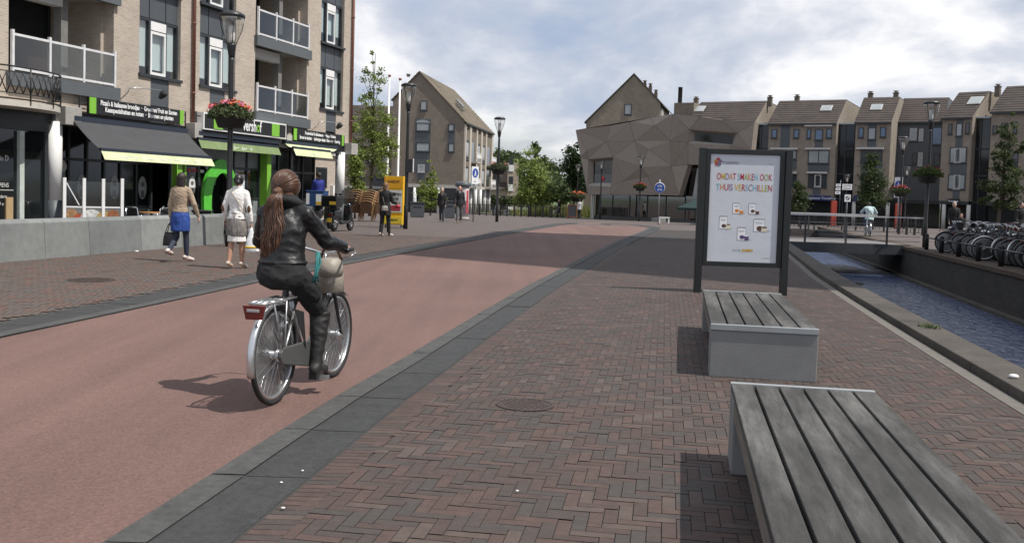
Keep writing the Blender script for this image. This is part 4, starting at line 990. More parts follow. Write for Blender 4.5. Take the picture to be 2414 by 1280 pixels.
# far wood, reeds and shrubs: masses nobody could count
wl_ = []
for x, y, rx, ry, d in ((1172, 372, 28, 20, 60), (1205, 385, 30, 24, 55), (1290, 410, 34, 36, 40), (1318, 440, 36, 34, 30), (1335, 460, 28, 24, 20), (1285, 450, 40, 32, 22), (1225, 400, 24, 34, 50), (1345, 450, 30, 24, 60), (1262, 350, 14, 26, 45), (1230, 450, 40, 30, 70)):
    wl_.append((AT(x, y, 130 + d), ((130 + d) * rx / F, (130 + d) * rx / F * .6, (130 + d) * ry / F)))
mb, _ = crown_mb(wl_, 13000, .34, 260, 21, .34, .2); tag(mb.build('woods', leafmat('leaf_wood', (.085, .115, .045)), fix=False), 'green wood beyond the end of the street', None, None, 'stuff')
rd = MB(); rd.c = []; rn = random.Random(5)
for _ in range(5200):
    Y = rn.uniform(101, 126); x = XA(rn.uniform(1180, 1400), Y); p = Vector((x, Y, terr(Y))); h_ = rn.uniform(.5, 1.3) * (1.15 if x > 2 else .55); a = rn.uniform(0, 6.28)
    d = Vector((math.cos(a), math.sin(a), 0)); rd.poly([p - d * .06, p + d * .06, p + Vector((rn.gauss(0, .2), rn.gauss(0, .2), h_))]); rd.c.append(rn.uniform(.7, 1.4))
tag(rd.build('reeds', leafmat('reed_green', (.16, .17, .055)), fix=False), 'tall pale reeds on the far bank', None, None, 'stuff')
mb, _ = crown_mb([(AT(x, 474, 122), (1.3, .8, .5)) for x in (1150, 1166, 1184, 1198, 1212)], 1800, .14, 40, 22, .4, .1); tag(mb.build('undergrowth', LM, fix=False), 'low garden shrubs in front of the low pale house', None, None, 'stuff')

# ================================================================ STREET LAMPS WITH FLOWER BASKETS
LGL = clear('lantern_glass', (.93, .94, .94), 2.0)
def lamp_proto():
    t = thing('street_lamp', '', 'street lamp', (0, 0, 0), 0, 'street lamps with bell shaped lanterns')
    m = MB(); m.lathe([(.085, 0), (.085, .9), (.07, .95), (.068, 2.6), (.056, 4.55), (.056, 4.62)], n=14); m.build('pole', LAMP_BLK, t)
    m = MB(); m.lathe([(.06, 4.62), (.075, 4.66), (.11, 4.90), (.115, 4.94), (.05, 4.98)], n=16); m.build('lantern_neck', LAMP_BLK, t)
    m = MB(); m.lathe([(.10, 4.95), (.17, 5.08), (.24, 5.30), (.285, 5.54), (.29, 5.60)], n=20); m.build('lantern_glass', LGL, t)
    m = MB(); m.lathe([(.06, 4.96), (.08, 5.05), (.08, 5.35), (.05, 5.40), (.0001, 5.40)], n=12); m.build('bulb', mat('lamp_bulb', (.75, .75, .72), .3), t)
    m = MB(); m.lathe([(.295, 5.585), (.315, 5.60), (.31, 5.66), (.20, 5.72), (.0001, 5.735)], n=22)
    for a in range(4):
        q = a * math.pi / 2 + .4; m.tube([(.105 * math.cos(q), .105 * math.sin(q), 4.95), (.245 * math.cos(q), .245 * math.sin(q), 5.30), (.295 * math.cos(q), .295 * math.sin(q), 5.59)], .011, 5)
    m.build('lantern_cap', LAMP_BLK, t); return t
L0 = lamp_proto()
LPOS = [(541, 24.0, 1.0, 'street lamp with the biggest flower basket in front of the shops'), (958, 38.6, 1.0, 'street lamp with a small dark box halfway up its pole'), (1173, 52, .97, 'street lamp with a flower basket beside the walking couple'),
        (1275, 105, 1.0, 'street lamp without basket beside the bushy bright green tree'), (1361, 106, 1.0, 'street lamp with orange flowers at the left edge of the faceted building'), (1416, 86.5, .9, 'street lamp without basket in front of the faceted building window'),
        (1508, 80, .93, 'street lamp with pink flowers in the middle of the faceted building front'), (2184, 36.0, .94, 'street lamp with dark basket at the near end of the parked bikes'), (2122, 57, .98, 'street lamp with red flowers behind the footbridge rail'),
        (2134, 86, .95, 'small distant street lamp half hidden behind the lamp with red flowers'), (1994, 92, .85, 'short distant street lamp beside the white direction signs')]
for i, (x, Y, sc_, la) in enumerate(LPOS):
    loc = (XA(x, Y), Y, terr(Y))
    if i == 0: L0.location = loc; L0['label'] = la
    else: dup(L0, loc, i * .7, la, scale=sc_)
bx_ = thing('control_box', 'small dark box with white edge strapped to a lamp pole', 'box', (XA(958, 38.6), 38.45, ZA(962, 392, 38.5)))
m = MB(); m.box(-.05, .25, -.1, .12, -.25, .28); m.build('case', BLACK, bx_, .01); m = MB(); m.box(.253, .275, -.09, .11, -.23, .3); m.build('edge_plate', WHITE, bx_)
BASK = mat('basket_black', (.02, .021, .02), .6, 0, .2, 6)
def basket_proto():
    t = thing('flower_basket', '', 'flower basket', (0, 0, 0), 0, 'flower baskets on the lamp posts')
    m = MB(); m.lathe([(.26, -.36), (.30, -.35), (.42, -.02), (.44, .0), (.41, .0), (.10, -.05)], n=20); m.build('bowl', BASK, t)
    rn = random.Random(7); f = MB(); f.c = []
    for _ in range(2200):
        a = rn.uniform(0, 6.28); d = .55 * math.sqrt(rn.random()); z = .02 + .26 * (1 - (d / .56) ** 2) * rn.random() - (.16 * rn.random() if d > .43 else 0); p = Vector((d * math.cos(a), d * math.sin(a), z))
        u = Vector((rn.gauss(0, 1), rn.gauss(0, 1), rn.gauss(0, 1))).normalized(); v = u.orthogonal().normalized(); s1 = rn.uniform(.02, .045)
        f.poly([p - u * s1, p - v * s1 * .7, p + u * s1, p + v * s1 * .7]); f.c.append(rn.uniform(.5, 1.4))
    f.build('foliage', LM, t, fix=False); return t
def blossoms(t, cols, seed, n=420):
    rn = random.Random(seed); f = MB(); f.c = []
    hs = [(rn.uniform(0, 6.28), .5 * math.sqrt(rn.random()), rn.randrange(len(cols))) for _ in range(34)]
    for _ in range(n):
        a, d, k = hs[int(rn.random() * len(hs))]; z = .06 + .26 * (1 - (d / .58) ** 2); p = Vector((d * math.cos(a) + rn.gauss(0, .03), d * math.sin(a) + rn.gauss(0, .03), z + rn.gauss(0, .03)))
        u = Vector((rn.gauss(0, 1), rn.gauss(0, 1), rn.gauss(0, 1))).normalized(); v = u.orthogonal().normalized(); s1 = rn.uniform(.016, .03)
        f.poly([p - u * s1, p - v * s1, p + u * s1, p + v * s1], k); f.c.append(rn.uniform(.8, 1.2))
    f.build('blossoms', cols, t, fix=False)
FR = mat('blossom_red', (.52, .055, .03), .6, tone=True); FO = mat('blossom_orange', (.60, .14, .05), .6, tone=True); FPK = mat('blossom_pink', (.55, .18, .28), .6, tone=True)
for i, (x, y, Y, sc_, cols, la) in enumerate([(544, 268, 24.0, 1.0, [FR, FO, FPK], 'large flower basket of red and pink blossoms in front of the vershof sign'), (1174, 395, 52, 1.0, [FR], 'flower basket with few red blossoms on the lamp by the walking couple'), (1360, 463, 106, 1.7, [FO], 'flower basket of orange blossoms at the left edge of the faceted building'),
        (1509, 440, 80, 1.0, [FPK, FR], 'flower basket of pink blossoms in front of the faceted building'), (2190, 410, 36.0, .98, [FR], 'big dark green basket on the lamp by the parked bikes'), (2126, 450, 57, 1.0, [FR, FPK], 'flower basket of red blossoms behind the footbridge rail')]):
    loc = Vector((XA(LPOS[[0, 2, 4, 6, 7, 8][i]][0], Y), Y, ZA(x, y, Y)))
    if i == 0: B0 = basket_proto(); t = B0; t.location = loc; t['label'] = la; BK = [o for o in COL.objects if o.parent == B0]
    else:
        t = thing('flower_basket', la, 'flower basket', loc, i, 'flower baskets on the lamp posts'); t.scale = (sc_,) * 3
        for o in BK: c = o.copy(); COL.objects.link(c); c.parent = t
    if i: blossoms(t, cols, i, [420, 60, 420, 420, 40, 240][i])
blossoms(B0, [FR, FO, FPK], 31)

# ================================================================ SIGNS, POLES, BOXES
def pole(mb, h, r=.03, m=0): mb.lathe([(r, 0), (r, h), (.0001, h + .01)], n=10, m=m)
GREYP = mat('galvanised_pole', (.30, .31, .32), .45, .6, .15, 6); BLUE = mat('sign_blue', (.012, .06, .30), .4, 0, .05); BLUEP = mat('sign_white', (.75, .76, .78), .45)
def circ(mb, c, r, y, m, n=24): mb.poly([(c[0] + r * math.cos(t * 2 * math.pi / n), y, c[1] + r * math.sin(t * 2 * math.pi / n)) for t in range(n)], m)
def zone_sign(x, Y, y0, y1, label, rz=0, w_=.56):
    t = thing('zone_sign', label, 'traffic sign', (XA(x, Y), Y, terr(Y)), rz, 'pedestrian zone signs')
    z1, z0 = ZA(x, y0, Y) - terr(Y), ZA(x, y1, Y) - terr(Y)
    m = MB(); pole(m, z1 - .02); m.build('post', GREYP, t)
    m = MB(); m.box(-w_ / 2, w_ / 2, -.06, -.035, z0, z1); m.build('plate', BLUEP, t)
    m = MB(); cz = z0 + (z1 - z0) * .63; circ(m, (0, cz), .24, -.064, 0); circ(m, (.0, cz + .11), .032, -.067, 1, 10); m.poly([(-.03, -.067, cz + .07), (.05, -.067, cz + .07), (.07, -.067, cz - .17), (.03, -.067, cz - .17), (.0, -.067, cz - .04), (-.06, -.067, cz - .17), (-.09, -.067, cz - .15), (-.04, -.067, cz - .02)], 1)
    m.build('pictogram', [BLUE, BLUEP], t)
    m = MB(); text_mb(m, 'zone', .11, Matrix(((1, 0, 0, 0), (0, 0, -1, -.064), (0, 1, 0, z0 + .10), (0, 0, 0, 1))), align='CENTER', bold=.002); m.build('lettering', [GREYI], t)
zone_sign(1117, 50.5, 393, 434, 'white zone sign with blue pedestrian disc beside the walking couple', .95)
zone_sign(2117, 58, 418, 466, 'white zone sign with blue disc seen at an angle behind the footbridge', -1.05)
t = thing('cycle_sign', 'round blue cycle sign on a thin pole before the faceted building', 'traffic sign', (XA(1554, 60), 60, terr(60)))
zc = ZA(1557, 443, 60) - terr(60); m = MB(); pole(m, zc + .5, .03); m.build('post', GREYP, t)
m = MB(); m.lathe([(.32, -.008), (.32, .008), (.0001, .008)], (0, -.05, zc), 26, axis=(0, -1, 0)); m.build('disc', BLUEP, t)
m = MB(); circ(m, (0, zc), .30, -.062, 0)
for s in (1, -1):
    cz = zc + .11 * s
    for dx_ in (-.09, .09):
        m.poly([(dx_ + .06 * math.cos(q * .5236), -.065, cz - .02 + .06 * math.sin(q * .5236)) for q in range(12)], 1); m.poly([(dx_ + .04 * math.cos(q * .5236), -.067, cz - .02 + .04 * math.sin(q * .5236)) for q in range(12)], 0)
    m.poly([(-.09, -.069, cz - .02), (-.03, -.069, cz + .06), (.06, -.069, cz + .06), (.09, -.069, cz - .02), (.07, -.069, cz - .02), (.04, -.069, cz + .04), (-.02, -.069, cz + .04), (-.07, -.069, cz - .02)], 1)
m.build('pictogram', [BLUE, BLUEP], t)
t = thing('direction_sign', 'post with white direction boards beside the blue shop sign', 'direction sign', (XA(1979, 84), 84, terr(84)))
m = MB(); pole(m, ZA(1979, 425, 84) - terr(84), .05, 0); m.build('post', FRAME_D, t)
for k, (x0, x1, y) in enumerate(((1968, 1979, 437), (1968, 1979, 446), (1967, 1979, 455), (1983, 2006, 437), (1983, 2006, 444))):
    z = ZA(1979, y, 84) - terr(84); a, b_ = (x0 - 1979) * 84 / F, (x1 - 1979) * 84 / F; m = MB(); m.box(a, b_, -.09, -.055, z - .12, z + .12); m.box(a + .1, b_ - .1, -.094, -.0905, z - .03, z + .03, 1); m.build('board', [BLUEP, GREYI], t)
t = thing('parking_sign', 'square white sign with dark slashed symbol behind the footbridge', 'traffic sign', (XA(1997, 70), 70, terr(70)))
z = ZA(1996, 468, 70) - terr(70); m = MB(); pole(m, z + .2); m.build('post', GREYP, t)
m = MB(); m.box(-.22, .22, -.06, -.04, z - .24, z + .28); m.build('plate', BLUEP, t)
m = MB(); circ(m, (0, z + .02), .15, -.063, 0); m.poly([(-.13, -.066, z - .08), (-.09, -.066, z - .12), (.13, -.066, z + .12), (.09, -.066, z + .16)], 1); m.build('pictogram', [GREYI, BLUEP], t)
for x, yt, la in ((912, 178, 'tall white flagpole nearer the slender tree'), (937, 186, 'white flagpole nearer the gabled brick house')):
    Y = 62; t = thing('flagpole', la, 'flagpole', (XA(x, Y), Y, terr(Y)), 0, 'two white flagpoles'); h_ = ZA(x, yt, Y) - terr(Y)
    m = MB(); m.lathe([(.085, 0), (.085, .5), (.075, .52), (.05, h_ - .1)], n=12); m.build('pole', WHITE, t); m = MB(); m.lathe([(.06, h_ - .1), (.10, h_ - .05), (.09, h_ + .03), (.0001, h_ + .05)], n=12); m.build('finial', mat('finial_red', (.25, .06, .04), .5), t)
# advertising column behind the couple
Y = 56; t = thing('advertising_column', 'round red and white advertising column behind the walking couple', 'advertising column', (XA(1091, Y), Y, terr(Y)))
zt = ZA(1088, 440, Y) - terr(Y)
m = MB(); m.lathe([(.36, .15), (.36, zt)], n=24); m.build('drum', mat('column_poster', (.62, .56, .56), .6, 0, .2, 4), t)
m = MB(); m.lathe([(.40, 0), (.40, .15), (.36, .15)], n=24); m.build('base', CONC, t); m = MB(); m.lathe([(.44, zt), (.46, zt + .05), (.45, zt + .2), (.3, zt + .28), (.0001, zt + .3)], n=24); m.build('cap', PANEL, t)
m = MB(); rn = random.Random(2)
for k, (a, z0, z1, mi_) in enumerate(((-1.9, .9, 1.75, 0), (-1.25, 1.2, 1.8, 1), (-1.2, .25, 1.1, 2), (-2.3, .25, .8, 1), (-.6, .4, 1.7, 0), (-2.7, .95, 1.7, 2))):
    m.lathe([(.365, z0), (.365, z1)], n=5, m=mi_, arc=(a - .28, a + .28))
m.build('poster', [mat('poster_red', (.42, .05, .07), .6, 0, .3, 9), mat('poster_pale', (.62, .55, .55), .6, 0, .3, 12), mat('poster_dark', (.10, .08, .10), .6, 0, .4, 9)], t)
def cabinet(x, Y, w_, d, h_, label):
    t = thing('litter_container', label, 'container', (XA(x, Y), Y, terr(Y)), .1, 'dark street containers')
    m = MB(); m.box(-w_ / 2, w_ / 2, 0, d, .04, h_); m.build('body', PANEL, t, .02); m = MB(); m.box(-w_ / 2 - .03, w_ / 2 + .03, -.03, d + .03, h_, h_ + .09); m.build('lid', FRAME_D, t, .01); m = MB(); m.box(-w_ / 2 + .05, w_ / 2 - .05, .05, d - .05, 0, .04); m.build('base', CONC, t)
    m = MB(); m.box(-w_ * .3, w_ * .3, -.012, -.001, h_ * .72, h_ * .78); m.build('slot', BLACK, t)
cabinet(985, 60, .86, .8, .86, 'dark square container standing right of the yellow display'); cabinet(1062, 61, .62, .6, 1.0, 'dark container half hidden behind the walking couple')
# A board, white bench, small block near the faceted building
t = thing('menu_board', 'dark standing menu board with red wooden frame near the glass corner', 'menu board', (XA(1350, 82), 82, terr(82)))
m = MB(); hw, hh = .36, 1.2
for sx in (-hw, hw): m.box(sx - .035, sx + .035, -.03, .03, 0, hh)
m.box(-hw + .035, hw - .035, -.025, .025, hh - .07, hh); m.box(-hw + .035, hw - .035, -.025, .025, .18, .25)
m.build('frame', mat('red_wood_frame', (.16, .04, .03), .6), t); m = MB(); m.box(-hw + .036, hw - .036, -.015, .015, .251, hh - .071); m.build('board', mat('chalkboard', (.03, .035, .04), .7), t)
t = thing('white_bench', 'small white bench behind the blue cycle sign', 'bench', (XA(1568, 70), 70, terr(70)))
m = MB(); m.box(-.42, .36, -.2, .2, .38, .45); m.build('seat', WHITE, t)
for s in (-.36, .30): m = MB(); m.box(s - .04, s + .04, -.18, .18, 0, .379); m.build('leg', WHITE, t)
# stacked rattan chairs
RAT = mat('dark_rattan', (.085, .042, .020), .6, 0, .45, 40, .5, 60, stretch=(1, 1, 2.5)); CANE = mat('pale_cane', (.42, .25, .12), .5, 0, .2, 20)
def rattan():
    t = thing('rattan_chair', '', 'chair', (0, 0, 0), 0, 'stacked rattan terrace chairs')
    f = MB()
    for sx in (-1, 1):
        f.tube([(sx * .24, -.22, 0), (sx * .25, -.24, .45), (sx * .27, -.26, .72), (sx * .29, -.30, .90)], .016, 6); f.tube([(sx * .24, .22, 0), (sx * .25, .22, .44)], .016, 6)
        f.tube([(sx * .29 + sx * .06 * math.cos(q) , -.26 + .20 * (1 - math.cos(q * .5)), .82 + .075 * math.sin(q)) for q in [i * .52 for i in range(13)]], .016, 6)
    f.tube([(-.29, -.30, .90), (-.15, -.31, .95), (0, -.315, .965), (.15, -.31, .95), (.29, -.30, .90)], .018, 6); f.build('cane_frame', CANE, t)
    m = MB(); m.box(-.24, .24, -.22, .24, .42, .46); m.build('seat', RAT, t, .01)
    m = MB(); m.prism([(-.25, -.31, .38), (.25, -.31, .38), (.275, -.345, .86), (0, -.35, .90), (-.275, -.345, .86)], (0, .025, 0)); m.build('backrest', RAT, t); return t
RC = rattan(); first = True
for sx, Y, nn_, word in ((836, 46.5, 6, 'left'), (867, 46.2, 6, 'middle'), (893, 46.6, 6, 'right')):
    for k in range(nn_):
        la = ('topmost' if k == nn_ - 1 else 'lowest' if k == 0 else 'chair among the inner ones') + f' rattan chair in the {word} stack' if k in (0, nn_ - 1) else f'inner rattan chair of the {word} stack near the yellow display'
        loc = (XA(sx, Y) + k * .015, Y + k * .045, .004 + k * .105); 
        if first: RC.location = loc; RC['label'] = la; first = False
        else: dup(RC, loc, (k - 2) * .02 + (.5 if word == 'right' else 0), la)
# yellow display stand on wheels
Y = 39.6; t = thing('display_stand', 'tall yellow wheeled display stand behind the person in black', 'display stand', (XA(928, Y), Y, 0), -.18)
YEL = mat('display_yellow', (.80, .46, .012), .45, 0, .08, 2)
m = MB(); m.box(-.40, .40, -.0, .42, .12, 2.08); m.build('body', YEL, t, .01)
m = MB(); m.box(-.36, .36, -.013, -.001, .62, 1.52, 0); m.box(-.30, .10, -.016, -.0135, 1.28, 1.42, 1); m.box(-.38, .38, -.013, -.001, 1.60, 1.98, 2); m.box(-.30, .30, -.016, -.0135, .68, .90, 3); m.box(-.38, .38, -.03, -.001, .16, .45, 4)
m.build('panel', [mat('poster_white', (.70, .70, .66), .5), mat('poster_text_black', (.03, .03, .03), .5), mat('display_orange', (.82, .40, .02), .45), mat('poster_red', (.42, .05, .07), .6), mat('display_light_yellow', (.82, .62, .05), .45)], t)
m = MB(); W90 = lambda x, z, y=-.017: Matrix(((1, 0, 0, x), (0, 0, -1, y), (0, 1, 0, z), (0, 0, 0, 1)))
text_mb(m, 'ANSICHT', .12, W90(0, 1.82), align='CENTER', bold=.004); m.build('lettering', mat('poster_text_black', (.03, .03, .03), .5), t)
for txt, sz, x, z, y_, al in (('OPEN', .15, -.05, 1.30, -.018, 'LEFT'), ('IJSJE', .15, -.02, 1.12, -.017, 'LEFT'), ('NU', .13, .1, .96, -.017, 'LEFT'), ('ANSICHT', .1, 0, .28, -.033, 'CENTER')): m = MB(); text_mb(m, txt, sz, W90(x, z, y_), align=al, bold=.005); m.build('lettering', MATS['poster_text_black'], t)
for sx in (-.33, .33):
    for sy in (.06, .36): m = MB(); m.lathe([(.055, -.015), (.055, .015)], (sx, sy, .057), 12, axis=(1, 0, 0)); m.build('wheel', RUBBER, t)
# far railings
def fence(P0, P1, n, h_, label, rails, solid=False):
    P0 = Vector(P0); P1 = Vector(P1); D = P1 - P0; t = thing('railing', label, 'railing', P0, math.atan2(D.y, D.x)); Lf = Vector((D.x, D.y)).length; dz = D.z
    for k in range(n + 1):
        m = MB(); x = Lf * k / n; z = dz * k / n; m.box(x - .05, x + .05, -.05, .05, z, z + h_ + .05); m.build('post', BLACK, t)
    for z in rails: m = MB(); m.bar((0, 0, z), (Lf, 0, z + dz), .05, .05); m.build('rail', BLACK if not solid else mat('timber_rail', (.22, .17, .11), .8), t)
    if not solid:
        m = MB(); q = 0
        while q < Lf: m.box(q - .012, q + .012, -.012, .012, .12 + dz * q / Lf, h_ + dz * q / Lf); q += .22
        m.build('bars', BLACK, t)
    return t
gp_ = lambda x, Y: (XA(x, Y), Y, terr(Y))
fence(gp_(1100, 92), gp_(1298, 88), 12, 1.0, 'black barred railing along the far side of the square', (.12, 1.0)); fence(gp_(1302, 90), gp_(1342, 90), 3, .95, 'railing with pale timber rails beside the person with the pushchair', (.4, .93), True)
fence(gp_(2122, 52), gp_(2178, 51), 3, .95, 'dark railing across the far end of the right bank', (.5, .95)); fence(gp_(1858, 62), gp_(2120, 60), 8, .9, 'dark railing beyond the footbridge in front of the shops', (.45, .9))
# ================================================================ BUILDINGS AROUND THE SQUARE
class Fr:
    def __init__(s, P0, rz):
        s.P = Vector(P0); s.rz = rz; s.e = Vector((math.cos(rz), math.sin(rz), 0)); s.n = Vector((-math.sin(rz), math.cos(rz), 0))
    def px(s, x, y, off=0.0):
        d = ray(x, y); P = s.P + s.n * off; t = Vector((P.x, P.y, 0)).dot(s.n) / d.dot(s.n); p = Vector((0, 0, EYE)) + d * t
        return (p - s.P).dot(s.e), p.z - s.P.z
    def rect(s, r, off=0.0):
        a, b = s.px(r[0], (r[1] + r[3]) / 2, off), s.px(r[2], (r[1] + r[3]) / 2, off); c = (r[0] + r[2]) / 2
        return a[0], b[0], s.px(c, r[3], off)[1], s.px(c, r[1], off)[1]
PANE_S = glassmat('far_pane', (.05, .06, .07), .06, .8); PANE_B = glassmat('blue_pane', (.10, .16, .26), .06, .8); PANE_L = mat('net_pane', (.30, .33, .34), .1, 0, .15, 1.2, spec=.7); WGREY = mat('pale_frame', (.42, .42, .41), .5)
def win(F_, t, r, st='d', y=0.0):
    s0, s1, z0, z1 = F_.rect(r, y); m = MB(); w_ = .09 if st in 'dbl' else .13; f = FRAME_D if st in 'dbl' else WGREY
    a, b = y - .05, y - .002
    m.box(s0, s0 + w_, a, b, z0, z1); m.box(s1 - w_, s1, a, b, z0, z1); m.box(s0 + w_, s1 - w_, a, b, z0, z0 + w_); m.box(s0 + w_, s1 - w_, a, b, z1 - w_, z1)
    n = max(1, round((s1 - s0) / 1.0))
    for k in range(1, n): c = s0 + (s1 - s0) * k / n; m.box(c - .04, c + .04, a, b, z0 + w_, z1 - w_)
    m.box(s0 - .05, s1 + .05, y - .09, b, z0 - .08, z0 - .002); o = m.build('window', f, t)
    g = MB(); g.box(s0 + w_, s1 - w_, y - .03, b - .003, z0 + w_, z1 - w_); g.build('pane', {'d': PANE_S, 'b': PANE_B, 'l': PANE_L, 'w': PANE_L}[st], o); return o
def panel(F_, t, r, m=None, y=0.0, nm='slate_panel', d=.03):
    s0, s1, z0, z1 = F_.rect(r, y); b = MB(); b.box(s0, s1, y - d, y - .002, z0, z1); return b.build(nm, m or PANEL, t)
def roofplane(mb, s0, s1, y0, z0, y1, z1, n, m=0, sk0=0, sk1=0, lift=.05):
    for k in range(n):
        u, v = k / n, (k + 1.04) / n; v = min(v, 1)
        P = lambda w_, q, up: (s0 + sk0 * w_ if q == 0 else s1 + sk1 * w_, y0 + (y1 - y0) * w_, z0 + (z1 - z0) * w_ + up)
        a, b, c, d = P(u, 0, lift + .05), P(u, 1, lift + .05), P(v, 1, lift), P(v, 0, lift); a0, b0 = P(u, 0, lift - .03), P(u, 1, lift - .03)
        mb.poly([a, b, c, d], m); mb.poly([a0, b0, b, a], m); mb.poly([d, a, a0], m); mb.poly([b, c, b0], m)
CHIM = mat('chimney_brick', (.15, .125, .10), .9, 0, .3, 8); POT = mat('chimney_pot', (.46, .46, .44), .7, 0, .2, 8)
def chimney(t, s, y, z, w_=.5, h_=.7, roof=None):
    m = MB(); m.box(s - w_ / 2, s + w_ / 2, y, y + w_, z - .6, z + h_ * .55); m.box(s - w_ / 2 - .06, s + w_ / 2 + .06, y - .06, y + w_ + .06, z + h_ * .552, z + h_ * .64); c = m.build('chimney', CHIM, roof or t)
    m = MB(); m.lathe([(.17, z + h_ * .645), (.17, z + h_ * .85), (.3, z + h_ * .86), (.3, z + h_ * .93), (.0001, z + h_)], (s, y + w_ / 2, 0), 10); m.build('cowl', POT, t)

# ---- gabled brick house, left of the street
A = Vector(((918 - CX) / F * 104, 104, -.8)); FL = Fr(A, R(-8))
hs = thing('gabled_house', 'tall brown brick house with steep gable and balconies on its sunny side', 'house', A, R(-8))
W1 = FL.px(1092, 400)[0]; zeR = FL.px(1092, 284)[1]; sA, zA = FL.px(989, 170); zeL = FL.px(918, 236)[1]; D1 = 18.2; GZ = FL.px(1000, 468)[1]; GZ = 2.75
m = MB(); prof = [(0, GZ), (W1, GZ), (W1, zeR), (sA, zA), (0, zeL)]
m.prism([(s, 0, z) for s, z in prof], (0, D1, 0)); m.build('wall', BRICK_B, hs)
m = MB(); m.box(.0, W1, .5, D1, 0, GZ - .003, 0); m.box(-.05, W1 + .05, -.06, .0 - .004, GZ - .05, GZ + .28, 1); m.box(W1 + .003, W1 + .09, 0, D1, GZ - .05, GZ + .28, 1); m.build('ground_floor', [glassmat('dark_arcade', (.015, .017, .018), .1), mat('pale_band', (.46, .44, .40), .8)], hs)
for s in (.3, 2.6, 5.2, W1 - .2): c = MB(); c.lathe([(.19, 0), (.19, GZ - .06)], (s, .12, 0), 12); c.build('column', WHITE, hs)
for k in range(6): c = MB(); c.lathe([(.19, 0), (.19, GZ - .06)], (W1 + .0, 1.5 + k * 3.1, 0), 12); c.build('column', WHITE, hs)
rf = MB()
def rp(p0, p1, n, m_):   # roof plane running back, courses parallel to the ridge
    (sa, za), (sb, zb) = p0, p1
    for k in range(n):
        u, v = k / n, (k + 1.05) / n; P = lambda w_, y, up: (sa + (sb - sa) * w_, y, za + (zb - za) * w_ + up)
        rf.poly([P(u, -.15, .13), P(u, D1 + .15, .13), P(v, D1 + .15, .07), P(v, -.15, .07)], m_); rf.poly([P(u, -.15, .02), P(u, D1 + .15, .02), P(u, D1 + .15, .13), P(u, -.15, .13)], m_); rf.poly([P(u, -.15, .13), P(v, -.15, .07), P(v, -.15, -.02), P(u, -.15, -.02)], m_)
rp((W1 + .25, zeR - .28), (sA, zA), 16, 0); rp((-.2, zeL - .1), (sA, zA), 10, 0); ro_ = rf.build('roof', [TILE_M], hs, fix=False)
m = MB(); m.box(W1 + .09, W1 + .32, -.1, D1 + .1, zeR - .38, zeR - .24); m.build('gutter', FRAME_D, hs)
panel(FL, hs, (978, 281, 1014, 408)); panel(FL, hs, (984, 408, 1002, 429)); panel(FL, hs, (1056, 292, 1072, 360))
for r, st in (((991, 238, 1007, 261), 'l'), ((981, 290, 1013, 310), 'l'), ((981, 337, 1013, 358), 'l'), ((985, 388, 1001, 406), 'w'), ((1057, 293, 1071, 310), 'l'), ((1057, 338, 1071, 359), 'l')): win(FL, hs, r, st, -.032)
am_ = MB(); s0, s1, z0, z1 = FL.rect((981, 283, 1013, 290), -.03); c = (s0 + s1) / 2; am_.prism([(c + (s1 - s0) / 2 * math.cos(q * math.pi / 10), -.08, z0 + (z1 - z0) * math.sin(q * math.pi / 10)) for q in range(11)], (0, .045, 0)); am_.build('arched_window', PANE_L, hs)
FS = Fr(A + FL.e * W1, R(-8) + math.pi / 2)      # sunny side, local x runs back
sd_ = MB(); WCOL = BRICK_C
for y0, y1 in ((.0, .5), (2.6, 3.6), (6.6, 7.4), (9.6, 10.6), (12.8, 13.6), (17.2, 18.2)):
    m = MB(); m.box(W1 + .002, W1 + .16, y0, y1, GZ + .3, zeR - .4); m.build('pier', mat('sunlit_pier', (.50, .45, .38), .85, 0, .12, 2), hs)  # pier colour lightened to paint in the sun on this side
for y0, y1, kind in ((.5, 2.6, 'w'), (3.6, 6.6, 'b'), (7.4, 9.6, 'w'), (10.6, 12.8, 'w'), (13.6, 17.2, 'b')):
    for k in range(3):
        z = GZ + .5 + k * 2.75
        if z + 1.9 > zeR + .4: continue
        if kind == 'w':
            m = MB(); m.box(W1 + .003, W1 + .06, y0, y1, z - .3, z + 1.85); o = m.build('window', FRAME_D, hs); m = MB(); m.box(W1 + .062, W1 + .075, y0 + .15, y0 + .8, z + .1, z + 1.6); m.box(W1 + .062, W1 + .075, y0 + 1.25, y1 - .15, z + .1, z + 1.6); m.build('pane', PANE_L, o)
            m = MB(); m.box(W1 + .062, W1 + .09, y0 + .88, y0 + .96, z + .2, z + 1.6); m.box(W1 + .062, W1 + .09, y0 + 1.12, y0 + 1.2, z + .2, z + 1.6); m.build('sash', WHITE, o)
        else:
            m = MB(); m.box(W1 + .003, W1 + .8, y0, y1, z - .5, z - .3); o = m.build('balcony', CONC, hs)
            m = MB(); 
            for q in range(4): yy_ = y0 + .1 + (y1 - y0 - .2) * q / 3; m.box(W1 + .72, W1 + .78, yy_ - .03, yy_ + .03, z - .298, z + .65)
            m.box(W1 + .73, W1 + .77, y0 + .1, y1 - .1, z + .58, z + .66); m.box(W1 + .735, W1 + .765, y0 + .1, y1 - .1, z + .1, z + .5); m.build('balcony_rail', WHITE, o)
            m = MB(); m.box(W1 + .003, W1 + .03, y0 + .3, y1 - .3, z - .29, z + 1.8); m.build('balcony_door', PANE_S, hs)
mS = MB(); mS.box(sA - .9, sA - .45, 1.0, 1.5, zA - 1.2, zA - .35); mS.lathe([(.2, zA - .34), (.2, zA - .1), (.32, zA - .09), (.0001, zA + .05)], (sA - 1.6, 1.6, 0), 10); mS.build('chimney', POT, hs)
